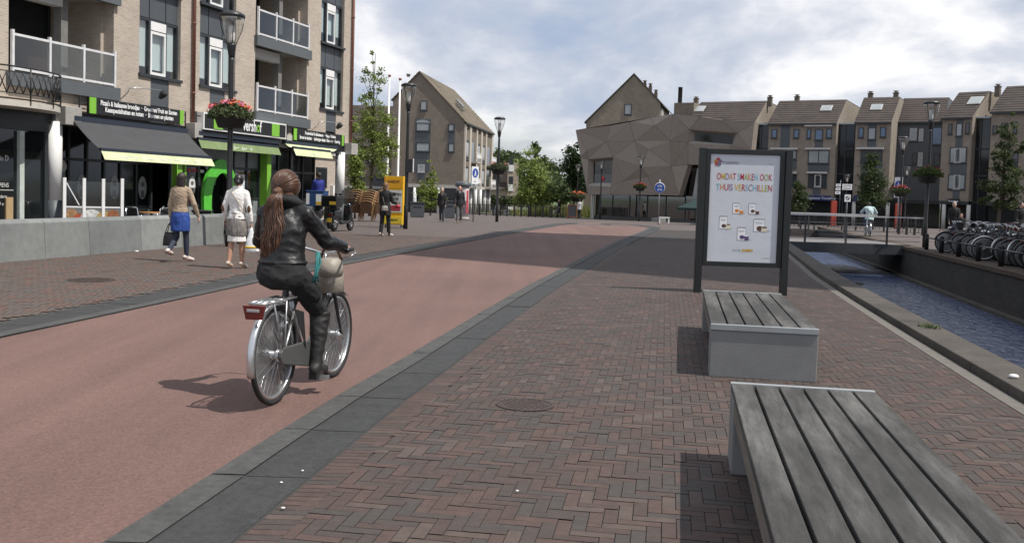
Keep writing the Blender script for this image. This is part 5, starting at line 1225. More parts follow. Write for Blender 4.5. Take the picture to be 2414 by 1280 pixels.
for u, y in ((.5, 9.0), (.32, 4.5)):
    sx_, zx_ = W1 + (sA - W1) * u, zeR + (zA - zeR) * u; dd = Vector((sA - W1, 0, zA - zeR)).normalized(); nn_ = Vector((dd.z, 0, -dd.x)); nn_ = nn_ if nn_.z > 0 else -nn_
    c = Vector((sx_, y, zx_)) + nn_ * .2; m = MB(); m.prism([c + dd * a + Vector((0, b, 0)) for a, b in ((-.6, -.5), (-.6, .5), (.6, .5), (.6, -.5))], nn_ * .08); m.build('skylight', PANE_L if y > 6 else FRAME_D, ro_)

# ---- brown terrace house behind the slender tree
FB = Fr((XA(800, 112), 112, -.9), R(-2)); hb = thing('terraced_house', 'brown terrace house half hidden behind the slender tree', 'house', FB.P, R(-2))
We = FB.px(938, 300)[0]; ze = FB.px(880, 345)[1]; zr = FB.px(900, 230)[1]
m = MB(); m.box(0, We, 0, 9, 0, ze); m.build('wall', BRICK_B, hb); m = MB(); roofplane(m, -.2, We + .2, -.3, ze - .1, 4.8, zr - .6, 12); m.poly([(-.2, 4.8, zr - .55), (We + .2, 4.8, zr - .55), (We + .2, 9.3, ze), (-.2, 9.3, ze)]); m.build('roof', [TILE_R], hb, fix=False)
m = MB(); m.prism([(We - .01, 0, ze), (We - .01, 4.8, zr - .62), (We - .01, 9, ze)], (-.25, 0, 0)); m.build('gable', BRICK_B, hb)
m = MB(); m.box(-.02, We + .02, -.08, -.003, 2.5, 2.8); m.build('band', mat('pale_band', (.46, .44, .40), .8), hb)
for r, st in (((838, 360, 850, 392), 'd'), ((848, 396, 858, 420), 'd'), ((862, 360, 880, 385), 'l'), ((888, 400, 905, 425), 'd'), ((900, 360, 914, 385), 'l'), ((838, 440, 858, 462), 'd')): win(FB, hb, r, st)
s0_, s1_, _, _ = FB.rect((878, 430, 912, 485)); m = MB(); m.box(s0_, s1_, -.05, -.002, 0, 4.2); m.build('passage_door', glassmat('dark_arcade', (.015, .017, .018), .1), hb)

# ---- low pale house at the end of the left row
FQ = Fr((XA(1150, 136), 136, -1.1), R(6)); hq = thing('low_house', 'low pale house with dark roof and narrow upright end bay', 'house', FQ.P, R(6))
w0 = FQ.px(1196, 440)[0]; w1 = FQ.px(1221, 440)[0]; z1_ = FQ.px(1180, 446)[1]; z2 = FQ.px(1175, 412)[1]; z3 = FQ.px(1208, 384)[1]; PALE = mat('pale_render', (.42, .35, .29), .85, 0, .15, 1.5, dirt=.15)
m = MB(); m.box(-3, w0, 0, 8, 0, z1_); m.build('wall', PALE, hq); m = MB(); roofplane(m, -3.2, w0, -.3, z1_, 4.5, z2 + 1.2, 8); m.build('roof', [TILE_R], hq, fix=False)
m = MB(); m.box(w0 + .002, w1, -.4, 8, 0, z3, 0); m.box(w0 - .9, w0, 1, 8, z1_ + .3, z3 - .1, 1); m.build('end_bay', [PALE, BRICK_C], hq)
for k in range(3):
    z = .3 + k * 2.7; m = MB(); m.box(w0 + .15, w0 + .75, -.43, -.402, z, z + 2.0); o = m.build('window', PANE_S, hq); m = MB(); m.box(w0 + .1, w0 + .8, -.5, -.44, z, z + .9); m.build('window_rail', WHITE, o)
for k in range(4): m = MB(); x = -2.2 + k * 1.35; m.box(x, x + .6, -.04, -.002, .3, 2.3); m.build('window', PANE_S, hq)
m = MB(); m.box(-1.2, .2, 1.0, 1.05, z1_ + .35, z1_ + .4)

# ---- building clad in folded triangular panels
PA, PB = Vector(((1372 - CX) / F * 90, 90, -.55)), Vector(((1640 - CX) / F * 79, 79, -.45)); rzf = math.atan2(PB.y - PA.y, PB.x - PA.x)
FF = Fr(PA, rzf); fb = thing('faceted_building', 'brown modern building clad in folded triangular panels above a glass ground floor', 'building', PA, rzf)
ridge = FF.px(1587, 330)[0]; BEND = R(22)
def fp(x, y):
    s, z = FF.px(x, y)
    if x <= 1588: return Vector((s, 0, z))
    F2 = Fr(FF.P + FF.e * ridge, rzf + BEND); s2, z2_ = F2.px(x, y); p = F2.e * s2 + FF.e * ridge
    return Vector((p.dot(FF.e), p.dot(FF.n), z2_))
Q = dict(TL=(1357, 307), t1=(1440, 296), t2=(1485, 288), t3=(1534, 278), AP=(1587, 269), i5=(1385, 357), l1=(1369, 371), i1=(1430, 335), i2=(1497, 333), i3=(1586, 333), i4=(1550, 297), wa=(1386, 376), wb=(1445, 371), wc=(1440, 441), wd=(1385, 437),
         i7=(1531, 353), i8=(1517, 395), i9=(1526, 416), ia=(1470, 427), ib=(1584, 392), b0=(1385, 458), b2=(1440, 459), b3=(1547, 460), b4=(1600, 462), ic=(1622, 389), va=(1625, 306), vb=(1738, 314), vc=(1724, 344), vd=(1622, 337),
         m1=(1650, 275), r1=(1700, 283), TR=(1778, 291), BR=(1771, 356), k2=(1766, 386), k=(1700, 388))
rnf = random.Random(12); V = {}
for n_, (x, y) in Q.items():
    V[n_] = fp(x, y); edge = n_ in ('TL', 't1', 't2', 't3', 'AP', 'b0', 'b2', 'b3', 'b4', 'm1', 'r1', 'TR', 'BR', 'k2', 'k', 'ic', 'l1', 'wa', 'wb', 'wc', 'wd', 'va', 'vb', 'vc', 'vd')
    V[n_].y += 0 if edge else rnf.uniform(-.35, .12)
TR_ = 'TL t1 i1,TL i1 i5,TL i5 l1,l1 i5 wa,i5 i1 wa,i1 wb wa,t1 t2 i1,t2 i2 i1,t2 i4 i2,t2 t3 i4,t3 AP i4,AP i3 i4,i4 i3 i2,i1 i2 wb,i2 i7 i8,i2 i3 i7,i7 i3 ib,i7 ib i8,i2 i8 wb,wb i8 ia,wb ia wc,i8 i9 ia,i8 ib i9,i9 ib b3,i9 b3 ia,ia b3 b2,wc ia b2,wc b2 b0,wd wc b0,l1 wa wd,l1 wd b0,ib b4 b3,AP va i3,AP m1 va,m1 r1 va,r1 vb va,r1 TR vb,TR BR vb,vb BR vc,i3 va vd,i3 vd ib,ib vd ic,vd k ic,vd vc k,vc BR k,BR k2 k,ib ic b4'
FPN = [mat('facet_%d' % i, c, .62, 0, .10, 3, .15, 60) for i, c in enumerate([(.225, .190, .158), (.245, .212, .178), (.205, .168, .142), (.270, .235, .196)])]
m = MB()
for k_, tri in enumerate(TR_.split(',')):
    P = [V[a] for a in tri.split()]; c = (P[0] + P[1] + P[2]) / 3
    ctr = [p + (c - p).normalized() * min(.016, (c - p).length * .1) for p in P]
    m.poly(ctr, rnf.choice([0, 0, 1, 1, 2, 3]))
m.build('facade_panels', FPN, fb, fix=False)
OUT = 'TL AP m1 r1 TR BR k2 k ic b4 b3 b0'.split(); JNT = mat('facade_joint', (.05, .044, .038), .8); _b = Vector((.13, .99, 0)) * 9.5; back = Vector((_b.dot(FF.e), _b.dot(FF.n), 0)); so = Vector((0, .55, 0))
m = MB(); m.prism([V[a] + so for a in OUT], back, 0); m.build('wall', JNT, fb)
m = MB()
for a, b in zip(OUT, OUT[1:] + OUT[:1]):
    m.poly([V[a], V[b], V[b] + so, V[a] + so])
    if a in ('TL', 'AP', 'm1', 'r1'): m.poly([V[a] + so + Vector((0, 0, .01)), V[b] + so + Vector((0, 0, .01)), V[b] + back + Vector((0, 0, .01)), V[a] + back + Vector((0, 0, .01))])
m.build('edge_cladding', FPN[:1], fb, fix=False)
for ring_, gl_, nm in (('wa wb wc wd', [(1391, 381), (1437, 378), (1437, 431), (1390, 431)], 'square window'), ('va vb vc vd', [(1629, 311), (1722, 319), (1718, 340), (1628, 332)], 'slit window')):
    rr_ = [V[a] for a in ring_.split()]; gg = [fp(x, y) + Vector((0, .45, 0)) for x, y in gl_]; m = MB()
    for i in range(4): m.poly([rr_[i], rr_[(i + 1) % 4], gg[(i + 1) % 4], gg[i]], 1 if i == 2 else 0)
    o = m.build('window_reveal', [FPN[1], mat('pale_sill', (.34, .315, .28), .6)], fb, fix=False); m = MB(); m.poly(gg); m.build('pane', glassmat('facet_glass', (.012, .014, .014), .04, .5), o, fix=False)
m = MB(); gg = [fp(x, y) + Vector((0, .44, 0)) for x, y in ((1392, 410), (1436, 411), (1436, 430), (1392, 430))]; m.poly(gg); m.build('window_screen', mat('grey_glass_screen', (.07, .08, .085), .1), fb, fix=False)
m = MB(); c = fp(1413, 421) + Vector((0, .42, 0)); m.ell(c, (.26, .05, .24), 10, 6); m.build('red_ornament', mat('red_decor', (.42, .03, .04), .4), fb)
# glass ground floor
GF = MB(); FM_ = MB(); zt = min(V['b0'].z, V['b4'].z) - .02; sR = FF.px(1640, 450)[0] + 3.6; yb = 1.1
FG = clear('shop_front_glass', (.26, .29, .29), 1.2)
x = .55
while x < sR: GF.box(x + .04, min(x + 2.2, sR) - .04, yb, yb + .02, .36, zt + (.0 if x < FF.px(1600, 450)[0] - 1 else 2.4)); FM_.box(x - .035, x + .035, yb - .05, yb + .07, .0, zt if x < FF.px(1600, 450)[0] - 1 else zt + 2.4); x += 2.2
GF.build('glass_front', FG, fb); build_each(FM_, 'mullion', FRAME_D, fb)
m = MB(); m.box(.4, sR, yb - .2, yb + .3, 0, .34, 0); m.box(.3, sR, 6.4, 6.5, 0, zt + 2.4, 1); m.box(.3, sR, yb + .3, 6.4, -.02, .30, 0); m.box(ridge + .3, sR, yb + .1, 6.4, zt + 2.41, zt + 2.5, 1); m.build('plinth', [mat('dark_stone', (.05, .05, .048), .6), mat('shop_interior', (.035, .036, .036), .8, 0, .5, .8)], fb)
for x in (.32, .55): m = MB(); m.box(x - .06, x + .06, yb - .4, yb - .25, 0, zt); m.build('corner_post', mat('pale_post', (.5, .5, .46), .5), fb)
m = MB(); rn = random.Random(9); IT = [mat('interior_wood', (.20, .11, .06), .6), mat('interior_red', (.22, .05, .03), .6), mat('interior_pale', (.38, .40, .40), .6), mat('interior_teal', (.05, .16, .16), .5), mat('interior_blue', (.05, .10, .26), .5)]
for _ in range(26):
    x = rn.uniform(1.0, sR - 1); h_ = rn.uniform(.5, 1.7); w_ = rn.uniform(.2, .9); y = rn.uniform(2.0, 5.5); m.box(x, x + w_, y, y + .4, .31, .31 + h_, rn.choices(range(5), [5, 1, 2, 2, 1])[0])
m.build('interior_display', IT, fb)
s_, z_ = FF.px(1592, 524); m = MB(); m.box(ridge - .6, ridge + .4, -1.6, -.9, .0, .42); o = m.build('stone_block', mat('bench_concrete', (.19, .193, .193), .8), None, .02); o.matrix_world = Matrix.Translation(FF.P) @ Matrix.Rotation(rzf, 4, 'Z'); tag(o, 'pale stone block on the ground before the faceted building', 'stone block')
# parasol at the cafe door
Y = 66; t = thing('parasol', 'dark green closed-sided cafe parasol beside the poster display', 'parasol', (XA(1640, Y), Y, terr(Y)))
za, zb, zv = ZA(1628, 474, Y) - terr(Y), ZA(1628, 490, Y) - terr(Y), 0; PG = mat('parasol_green', (.006, .028, .024), .8, 0, .2, 6); m = MB(); m.lathe([(1.25, zb - .16), (1.25, zb), (.05, za + .1), (.0001, za + .16)], n=8, sm=False); m.build('canopy', PG, t); m = MB(); m.tube([(0, 0, .05), (0, 0, za)], .03, 8); m.build('pole', FRAME_D, t); m = MB(); m.lathe([(.35, 0), (.35, .08), (.04, .12)], n=16); m.build('base', CONC, t)
m = MB(); text_mb(m, 'Brood', .2, Matrix(((1, 0, 0, .25), (0, 0, -1, -1.19), (0, 1, 0, zb - .13), (0, 0, 0, 1))), bold=.008, align='CENTER'); m.build('lettering', WHITE, t)

# ---- brick gable behind it
FG2 = Fr((XA(1376, 118), 118, -1), R(-14)); gh = thing('gable_house', 'pale brick gable house rising behind the faceted building', 'house', FG2.P, R(-14))
wR = FG2.px(1556, 270)[0]; sap, zap = FG2.px(1495, 177); zl = FG2.px(1377, 288)[1]; zrr = FG2.px(1556, 242)[1]; Dg = 12
m = MB(); m.prism([(0, 0, 0), (wR, 0, 0), (wR, 0, zrr), (sap, 0, zap), (0, 0, zl)], (0, Dg, 0)); m.build('wall', brickmat('sandy_brick', (.30, .255, .20), (.24, .20, .155), (.28, .245, .20), dirt=.3), gh)
m = MB()
for (sa, za_), (sb, zb_) in (((-.2, zl - .2), (sap, zap)), ((wR + .35, zrr - .45), (sap, zap))): m.prism([(sa, -.18, za_ + .03), (sb, -.18, zb_ + .03), (sb, -.18, zb_ + .19), (sa, -.18, za_ + .19)], (0, Dg + .3, 0))
build_each(m, 'roof', TILE_R, gh); win(FG2, gh, (1472, 246, 1489, 271), 'l')
m = MB(); m.box(wR + .003, wR + .1, .8, 3.2, zrr - 3.2, zrr - .6); m.build('side_window', WGREY, gh)
for x, y in ((1520, 200), (1533, 207), (1546, 222)): s, z = FG2.px(x, y, 3); m = MB(); m.box(s - .2, s + .2, 2.9, 3.3, z - 1.2, z + .2); m.lathe([(.14, z + .202), (.14, z + .4), (.26, z + .41), (.26, z + .48), (.0001, z + .55)], (s, 3.1, 0), 10); m.build('chimney', CHIM, gh)

# ---- stepped row of houses across the canal
RO = Vector((28.7, 109, -.85)); FRW = Fr(RO, R(-30)); BACKD = 16.0
AWB = mat('awning_box_pale', (.50, .49, .47), .5)
def rowhouse(label, x0, x1, ye, yr, off=0.0, D=4.4, wins=(), panels=(), boxes=(), sky=None, chim=(), gap=None, sign_=None, cols=(), wallm=BRICK_C, dirt=None, gfront=True, name='row_house', sfix=None, fr=None):
    fr = fr or FRW
    xm = (x0 + x1) / 2; s0, s1 = fr.px(x0, ye + 20, off)[0], fr.px(x1, ye + 20, off)[0]; s0 = sfix if sfix is not None else s0; ze = fr.px(xm, ye, off)[1]; zr = fr.px(xm + 24, yr, off + D)[1]
    base = fr.P + fr.e * s0 + fr.n * off; t = thing(name, label, 'house', base, fr.rz, 'stepped row of houses across the canal'); Fh = Fr(base, fr.rz); L_ = s1 - s0; g0 = 3.0
    m = MB(); m.prism([(0, 0, g0), (0, 0, ze), (0, D, zr), (0, BACKD, zr - .3), (0, BACKD, g0)], (L_, 0, 0)); m.build('wall', wallm, t)
    m = MB(); roofplane(m, -.12, L_ + .02, -.28, ze - .12, D, zr, 11); m.poly([(-.1, D, zr + .06), (L_, D, zr + .06), (L_, BACKD, zr - .22), (-.1, BACKD, zr - .22)]); rf_ = m.build('roof', [TILE_R], t, fix=False)
    m = MB(); m.box(-.1, L_ + .02, -.34, -.22, ze - .22, ze - .08); m.build('gutter', FRAME_D, t)
    m = MB(); m.box(.0, L_, .6, BACKD, 0, g0 - .003, 0); m.box(0, L_, -.02, .25, g0 - .35, g0 - .003, 1); m.build('shop_front', [glassmat('row_shop_glass', (.02, .022, .024), .08), FRAME_D], t)
    for c in cols: c_ = Fh.px(c, 500)[0]; m = MB(); m.lathe([(.2, 0), (.2, g0 - .36)], (c_, .1, 0), 12); m.build('column', mat('grey_column', (.50, .49, .46), .7), t)
    for r in panels: panel(Fh, t, r)
    for r, st in wins: win(Fh, t, r, st, -.032)
    for xa, xb, y in boxes: sa, z = Fh.px(xa, y); sb = Fh.px(xb, y)[0]; m = MB(); m.box(sa, sb, -.32, -.04, z - .1, z + .1); m.build('awning_box', AWB, t)
    if sky:
        x, y, w_, h_ = sky; u = .5; s, z = Fh.px(x, y, D * .5); u = (z - ze) / (zr - ze); c = Vector((s, D * u, ze + (zr - ze) * u)); d_ = Vector((0, D, zr - ze)).normalized(); n_ = Vector((0, -d_.z, d_.y)); tl = 0.0
        m = MB(); m.prism([c + n_ * .12 + d_ * a * h_ + Vector((b * w_, 0, 0)) for a, b in ((-.5, -.5), (-.5, .5), (.5, .5), (.5, -.5))], n_ * .1); o = m.build('skylight', WGREY, rf_); m = MB(); m.prism([c + n_ * .225 + d_ * a * h_ * .8 + Vector((b * w_ * .8, 0, 0)) for a, b in ((-.5, -.5), (-.5, .5), (.5, .5), (.5, -.5))], n_ * .01); m.build('skylight_pane', PANE_L, rf_)
    for x, y in chim: s, z = Fh.px(x, y, D + .5); chimney(t, s, D + .3, zr + .1, .5, .75, rf_)
    if gap:
        ga = Fh.px(gap[0], ye + 40, 1.2)[0]; gb = Fh.px(gap[1], ye + 40, 1.2)[0]; m = MB(); m.box(max(L_ + .01, ga), gb, 1.2, 1.25, 0, ze - .1, 0); m.box(max(L_ + .01, ga), gb, 1.25, 8, 0, ze - .15, 1)
        for z in (2.9, 5.6, 8.3): m.box(max(L_ + .01, ga), gb, 1.12, 1.197, z - .08, z + .08, 1)
        m.box((ga + gb) / 2 - .05, (ga + gb) / 2 + .05, 1.12, 1.19, 0, ze - .15, 1); m.build('stair_hall', [glassmat('stair_glass', (.018, .022, .026), .06), FRAME_D], t); m = MB(); m.box(max(L_ + .01, ga), gb, .9, 8, ze - .09, ze + .06); m.build('stair_roof', mat('zinc_cap', (.36, .42, .46), .4, .3), t)
    if sign_:
        r, txt, colr, tc_ = sign_; sa, sb, za_, zb_ = Fh.rect(r, -.1); m = MB(); m.box(sa, sb, -.16, -.04, za_, zb_); o = m.build('shop_sign', colr, t); m = MB(); text_mb(m, txt, (zb_ - za_) * .62, Matrix(((1, 0, 0, (sa + sb) / 2), (0, 0, -1, -.165), (0, 1, 0, za_ + (zb_ - za_) * .28), (0, 0, 0, 1))), align='CENTER', bold=.01); m.build('lettering', tc_, o)
    return t
SBLU = mat('shop_blue', (.02, .03, .13), .4); SWHT = mat('pale_sign_letter', (.5, .52, .6), .5)
h1 = rowhouse('row house whose roof with pink skylight shows above the faceted building', 1622, 1778, 292, 241, sky=(1645, 259, 1.3, 1.3), chim=((1641, 235),), gap=(1779, 1811))
m = MB(); m.box(-2.6, -.13, 2, 7, 6, FRW.px(1600, 243, 2)[1]); m.build('side_block', BRICK_B, h1)
sk_ = MB(); sk_.lathe([(.42, 0), (.42, 3.0), (.46, 3.0), (.46, 3.1), (.0001, 3.1)], n=14); sp_, zs_ = FRW.px(1603, 238, 4); 
stk = thing('flue_pipe', 'black cylindrical flue standing on a roof behind the faceted building', 'flue', RO + FRW.e * sp_ + FRW.n * 4 + Vector((0, 0, zs_ - .3)))
sk_.M = None; sk_.v = [(x * .62, y * .62, z * .62) for x, y, z in sk_.v]; sk_.build('pipe', FRAME_D, stk); m = MB(); m.box(-.5, .5, -.5, .5, -.5, -.002); m.build('base', BRICK_B, stk)
rowhouse('row house with blue shop sign and white awning boxes under its windows', 1812, 1972, 291, 238, chim=((1815, 233), (1879, 232)), sky=(1947, 258, 1.2, 1.2), gap=(1973, 2014),
         panels=((1840, 294, 1862, 349), (1921, 331, 1940, 349), (1823, 376, 1878, 400), (1905, 386, 1955, 407), (1916, 442, 1935, 459)),
         wins=(((1819, 305, 1832, 326), 'b'), ((1871, 305, 1884, 326), 'b'), ((1902, 305, 1912, 327), 'b'), ((1921, 305, 1940, 331), 'b'), ((1948, 304, 1961, 326), 'b'), ((1823, 354, 1878, 376), 'l'), ((1905, 354, 1955, 386), 'l'), ((1823, 410, 1878, 440), 'd'), ((1905, 410, 1949, 442), 'd'), ((1920, 412, 1936, 441), 'w')),
         boxes=((1898, 1963, 297), (1817, 1882, 351), (1899, 1957, 351), (1903, 1951, 407), (1823, 1880, 407)), sign_=((1903, 461, 1959, 473), 'Stationskamer Travelshop', SBLU, SWHT))
h3 = rowhouse('row house with a big sunlit side wall cut by a slanting shadow', 2017, 2101, 288, 231, chim=((2052, 228), (2112, 226)), sky=(2066, 256, 1.2, 1.2), cols=(2012, 2092),
         panels=((2045, 290, 2066, 349), (2029, 385, 2080, 410)), wins=(((2024, 301, 2036, 325), 'b'), ((2046, 301, 2065, 330), 'l'), ((2075, 300, 2089, 324), 'b'), ((2029, 354, 2080, 385), 'd'), ((2029, 410, 2080, 442), 'd')), boxes=((2019, 2084, 350),), sign_=((2012, 461, 2036, 475), 'P', SBLU, SWHT))
rowhouse('set back dark panelled house between two projecting row houses', 2146, 2224, 287, 232, off=4.3, D=3.6, wallm=PANEL, sfix=FRW.px(2101, 308, 0)[0] + .01,
         wins=(((2142, 300, 2164, 334), 'l'), ((2166, 304, 2177, 332), 'w'), ((2197, 300, 2221, 342), 'b'), ((2150, 361, 2162, 388), 'd'), ((2164, 360, 2175, 391), 'w'), ((2200, 362, 2216, 392), 'd')))
FR5 = Fr(RO + FRW.e * FRW.px(2222, 297)[0], R(-44))
rowhouse('row house with long window bays and a grey skylight behind the lamp', 2222, 2292, 277, 219, fr=FR5, chim=((2352, 212),), sky=(2297, 240, 1.3, 1.5), gap=(2294, 2334), cols=(2224, 2282),
         panels=((2254, 281, 2270, 347), (2239, 385, 2279, 411), (2246, 447, 2262, 468)), wins=(((2236, 292, 2245, 317), 'd'), ((2254, 291, 2269, 322), 'l'), ((2276, 289, 2286, 315), 'd'), ((2239, 347, 2279, 385), 'l'), ((2250, 349, 2266, 384), 'w'), ((2235, 411, 2276, 447), 'l'), ((2248, 412, 2264, 446), 'w')), sign_=((2234, 469, 2262, 479), 'Brasserie', mat('sign_black', (.012, .012, .013), .4), SWHT))
rowhouse('rightmost row house behind the tall layered tree', 2337, 2470, 262, 203, D=4.4, fr=FR5, wins=(((2340, 296, 2350, 315), 'd'), ((2360, 290, 2376, 320), 'd'), ((2388, 288, 2398, 315), 'd'), ((2365, 355, 2400, 400), 'd'), ((2365, 420, 2400, 450), 'd')))
for x, y0, y1, Y, w_, la in ((1966, 474, 508, 92, .5, 'narrow red panel standing beside the blue shop sign'), (2118, 480, 515, 86, .5, 'orange red banner column beside the sunlit side wall')):
    t = thing('banner', la, 'banner', (XA(x, Y), Y, terr(Y))); z0, z1 = ZA(x, y1, Y) - terr(Y), ZA(x, y0, Y) - terr(Y)
    m = MB(); m.box(-.26, .26, -.12, .12, .05, z1); m.build('board', mat('banner_red', (.36, .045, .025), .6), t, .03); m = MB(); m.box(-.32, .32, -.2, .2, 0, .05); m.build('foot', BLACK, t)

# ---- tall apartment block right of the picture: its shadow falls across the canal and the path
TW = thing('apartment_tower', 'tall brick apartment tower beyond the right edge whose shadow crosses the path', 'building', (24, 22, 0))
HT = 36.0; sh = Vector((-SUN_D.x, -SUN_D.y, 0)) * (HT / math.tan(SUN_EL)); B1 = Vector((-2.78, 23.07, 0)) - sh; C1 = Vector((-.65, 39.2, 0)) - sh; A1 = B1 + Vector((.80, -.59, 0)) * 13
fpt = [A1, B1, C1, C1 + Vector((11, -2.5, 0))]; fpt = [p - Vector((24, 22, 0)) for p in fpt]
m = MB(); m.prism(fpt, (0, 0, HT)); m.build('wall', BRICK_B, TW)
for (a, b) in ((fpt[0], fpt[1]), (fpt[1], fpt[2])):
    d = (b - a).normalized(); nrm = Vector((d.y, -d.x, 0)); nrm = nrm if nrm.dot(-fpt[1]) < 0 or True else nrm
    for k in range(12): 
        w_ = MB(); ctr = sum(fpt, Vector()) / 4; nn_ = nrm if (a - ctr).dot(nrm) > 0 else -nrm
        w_.prism([a + d * 1 + nn_ * .03 + Vector((0, 0, 1 + k * 2.95)), b - d * 1 + nn_ * .03 + Vector((0, 0, 1 + k * 2.95)), b - d * 1 + nn_ * .03 + Vector((0, 0, 2.5 + k * 2.95)), a + d * 1 + nn_ * .03 + Vector((0, 0, 2.5 + k * 2.95))], nn_ * -.027); w_.build('window_band', PANE_S, TW)
# ================================================================ BICYCLES
BK_SIL = mat('bike_silver', (.42, .43, .44), .32, .7, .1, 12); BK_BLK = mat('bike_black', (.018, .018, .02), .35, 0, .2, 12, coat=.4); BK_BLU = mat('bike_blue', (.02, .035, .09), .35, 0, .2, 12, coat=.4); BK_DRK = mat('bike_dark_grey', (.07, .075, .08), .35, .3, .2, 12)
ALU = mat('bike_aluminium', (.62, .63, .64), .3, .9, .08, 14); REDL = mat('red_reflector', (.12, .010, .008), .2, 0, .2, 20, coat=.5); PLAS = mat('black_plastic', (.02, .02, .021), .5); WTY = mat('tyre_reflex_white', (.55, .55, .53), .6); GREYC = mat('chain_case_grey', (.10, .103, .10), .35, .3, .1, 6)
def circ3(c, r, n, ax='x', a0=0.0, a1=2 * math.pi):
    return [(c[0], c[1] + r * math.cos(a0 + (a1 - a0) * i / n), c[2] + r * math.sin(a0 + (a1 - a0) * i / n)) for i in range(n + (0 if abs(a1 - a0) > 6.28 else 1))]
def wheel(par, c, r, hero, nsp, hubr=.035):
    w_ = bpy.data.objects.new('wheel', None); COL.objects.link(w_); w_.parent = par
    m = MB(); m.tube(circ3(c, r - .02, 40 if hero else 26), .02, 10 if hero else 6, 0, closed=True); m.build('tyre', RUBBER, w_)
    m = MB()
    m.lathe([(r - .036, -.011), (r - .036, .011), (r - .058, .013), (r - .062, .004), (r - .062, -.004), (r - .058, -.013), (r - .036, -.011)], c, 40 if hero else 26, axis=(1, 0, 0)); m.build('rim', ALU, w_)
    m = MB(); rs = .0016 if hero else .0022
    for k in range(nsp):
        a = 2 * math.pi * k / nsp; b = a + (.45 if k % 2 else -.45); sx = .028 if (k // 2) % 2 else -.028
        m.tube([(c[0] + sx, c[1] + hubr * math.cos(b), c[2] + hubr * math.sin(b)), (c[0], c[1] + (r - .06) * math.cos(a), c[2] + (r - .06) * math.sin(a))], rs, 4, cap=False)
    m.build('spokes', CHROME, w_)
    m = MB(); m.lathe([(.012, -.065), (.02, -.055), (hubr, -.045), (hubr, -.02), (hubr * .75, -.012), (hubr * .75, .012), (hubr, .02), (hubr, .045), (.02, .055), (.012, .065)], c, 16, axis=(1, 0, 0)); m.build('hub', ALU, w_)
    return w_
def mudguard(par, c, r, a0, a1, wd, m_):
    m = MB(); n = 22; prof = [(-wd, -.014), (-wd * .6, .004), (0, .012), (wd * .6, .004), (wd, -.014)]; rows = []
    for i in range(n + 1):
        a = a0 + (a1 - a0) * i / n; rows.append([m.pt((c[0] + x, c[1] + (r + d) * math.cos(a), c[2] + (r + d) * math.sin(a))) for x, d in prof])
    for a, b in zip(rows, rows[1:]):
        for k in range(4): m.face((a[k], a[k + 1], b[k + 1], b[k]), 0, True)
    o = m.build('mudguard', m_, par); md = o.modifiers.new('thick', 'SOLIDIFY'); md.thickness = .003; return o
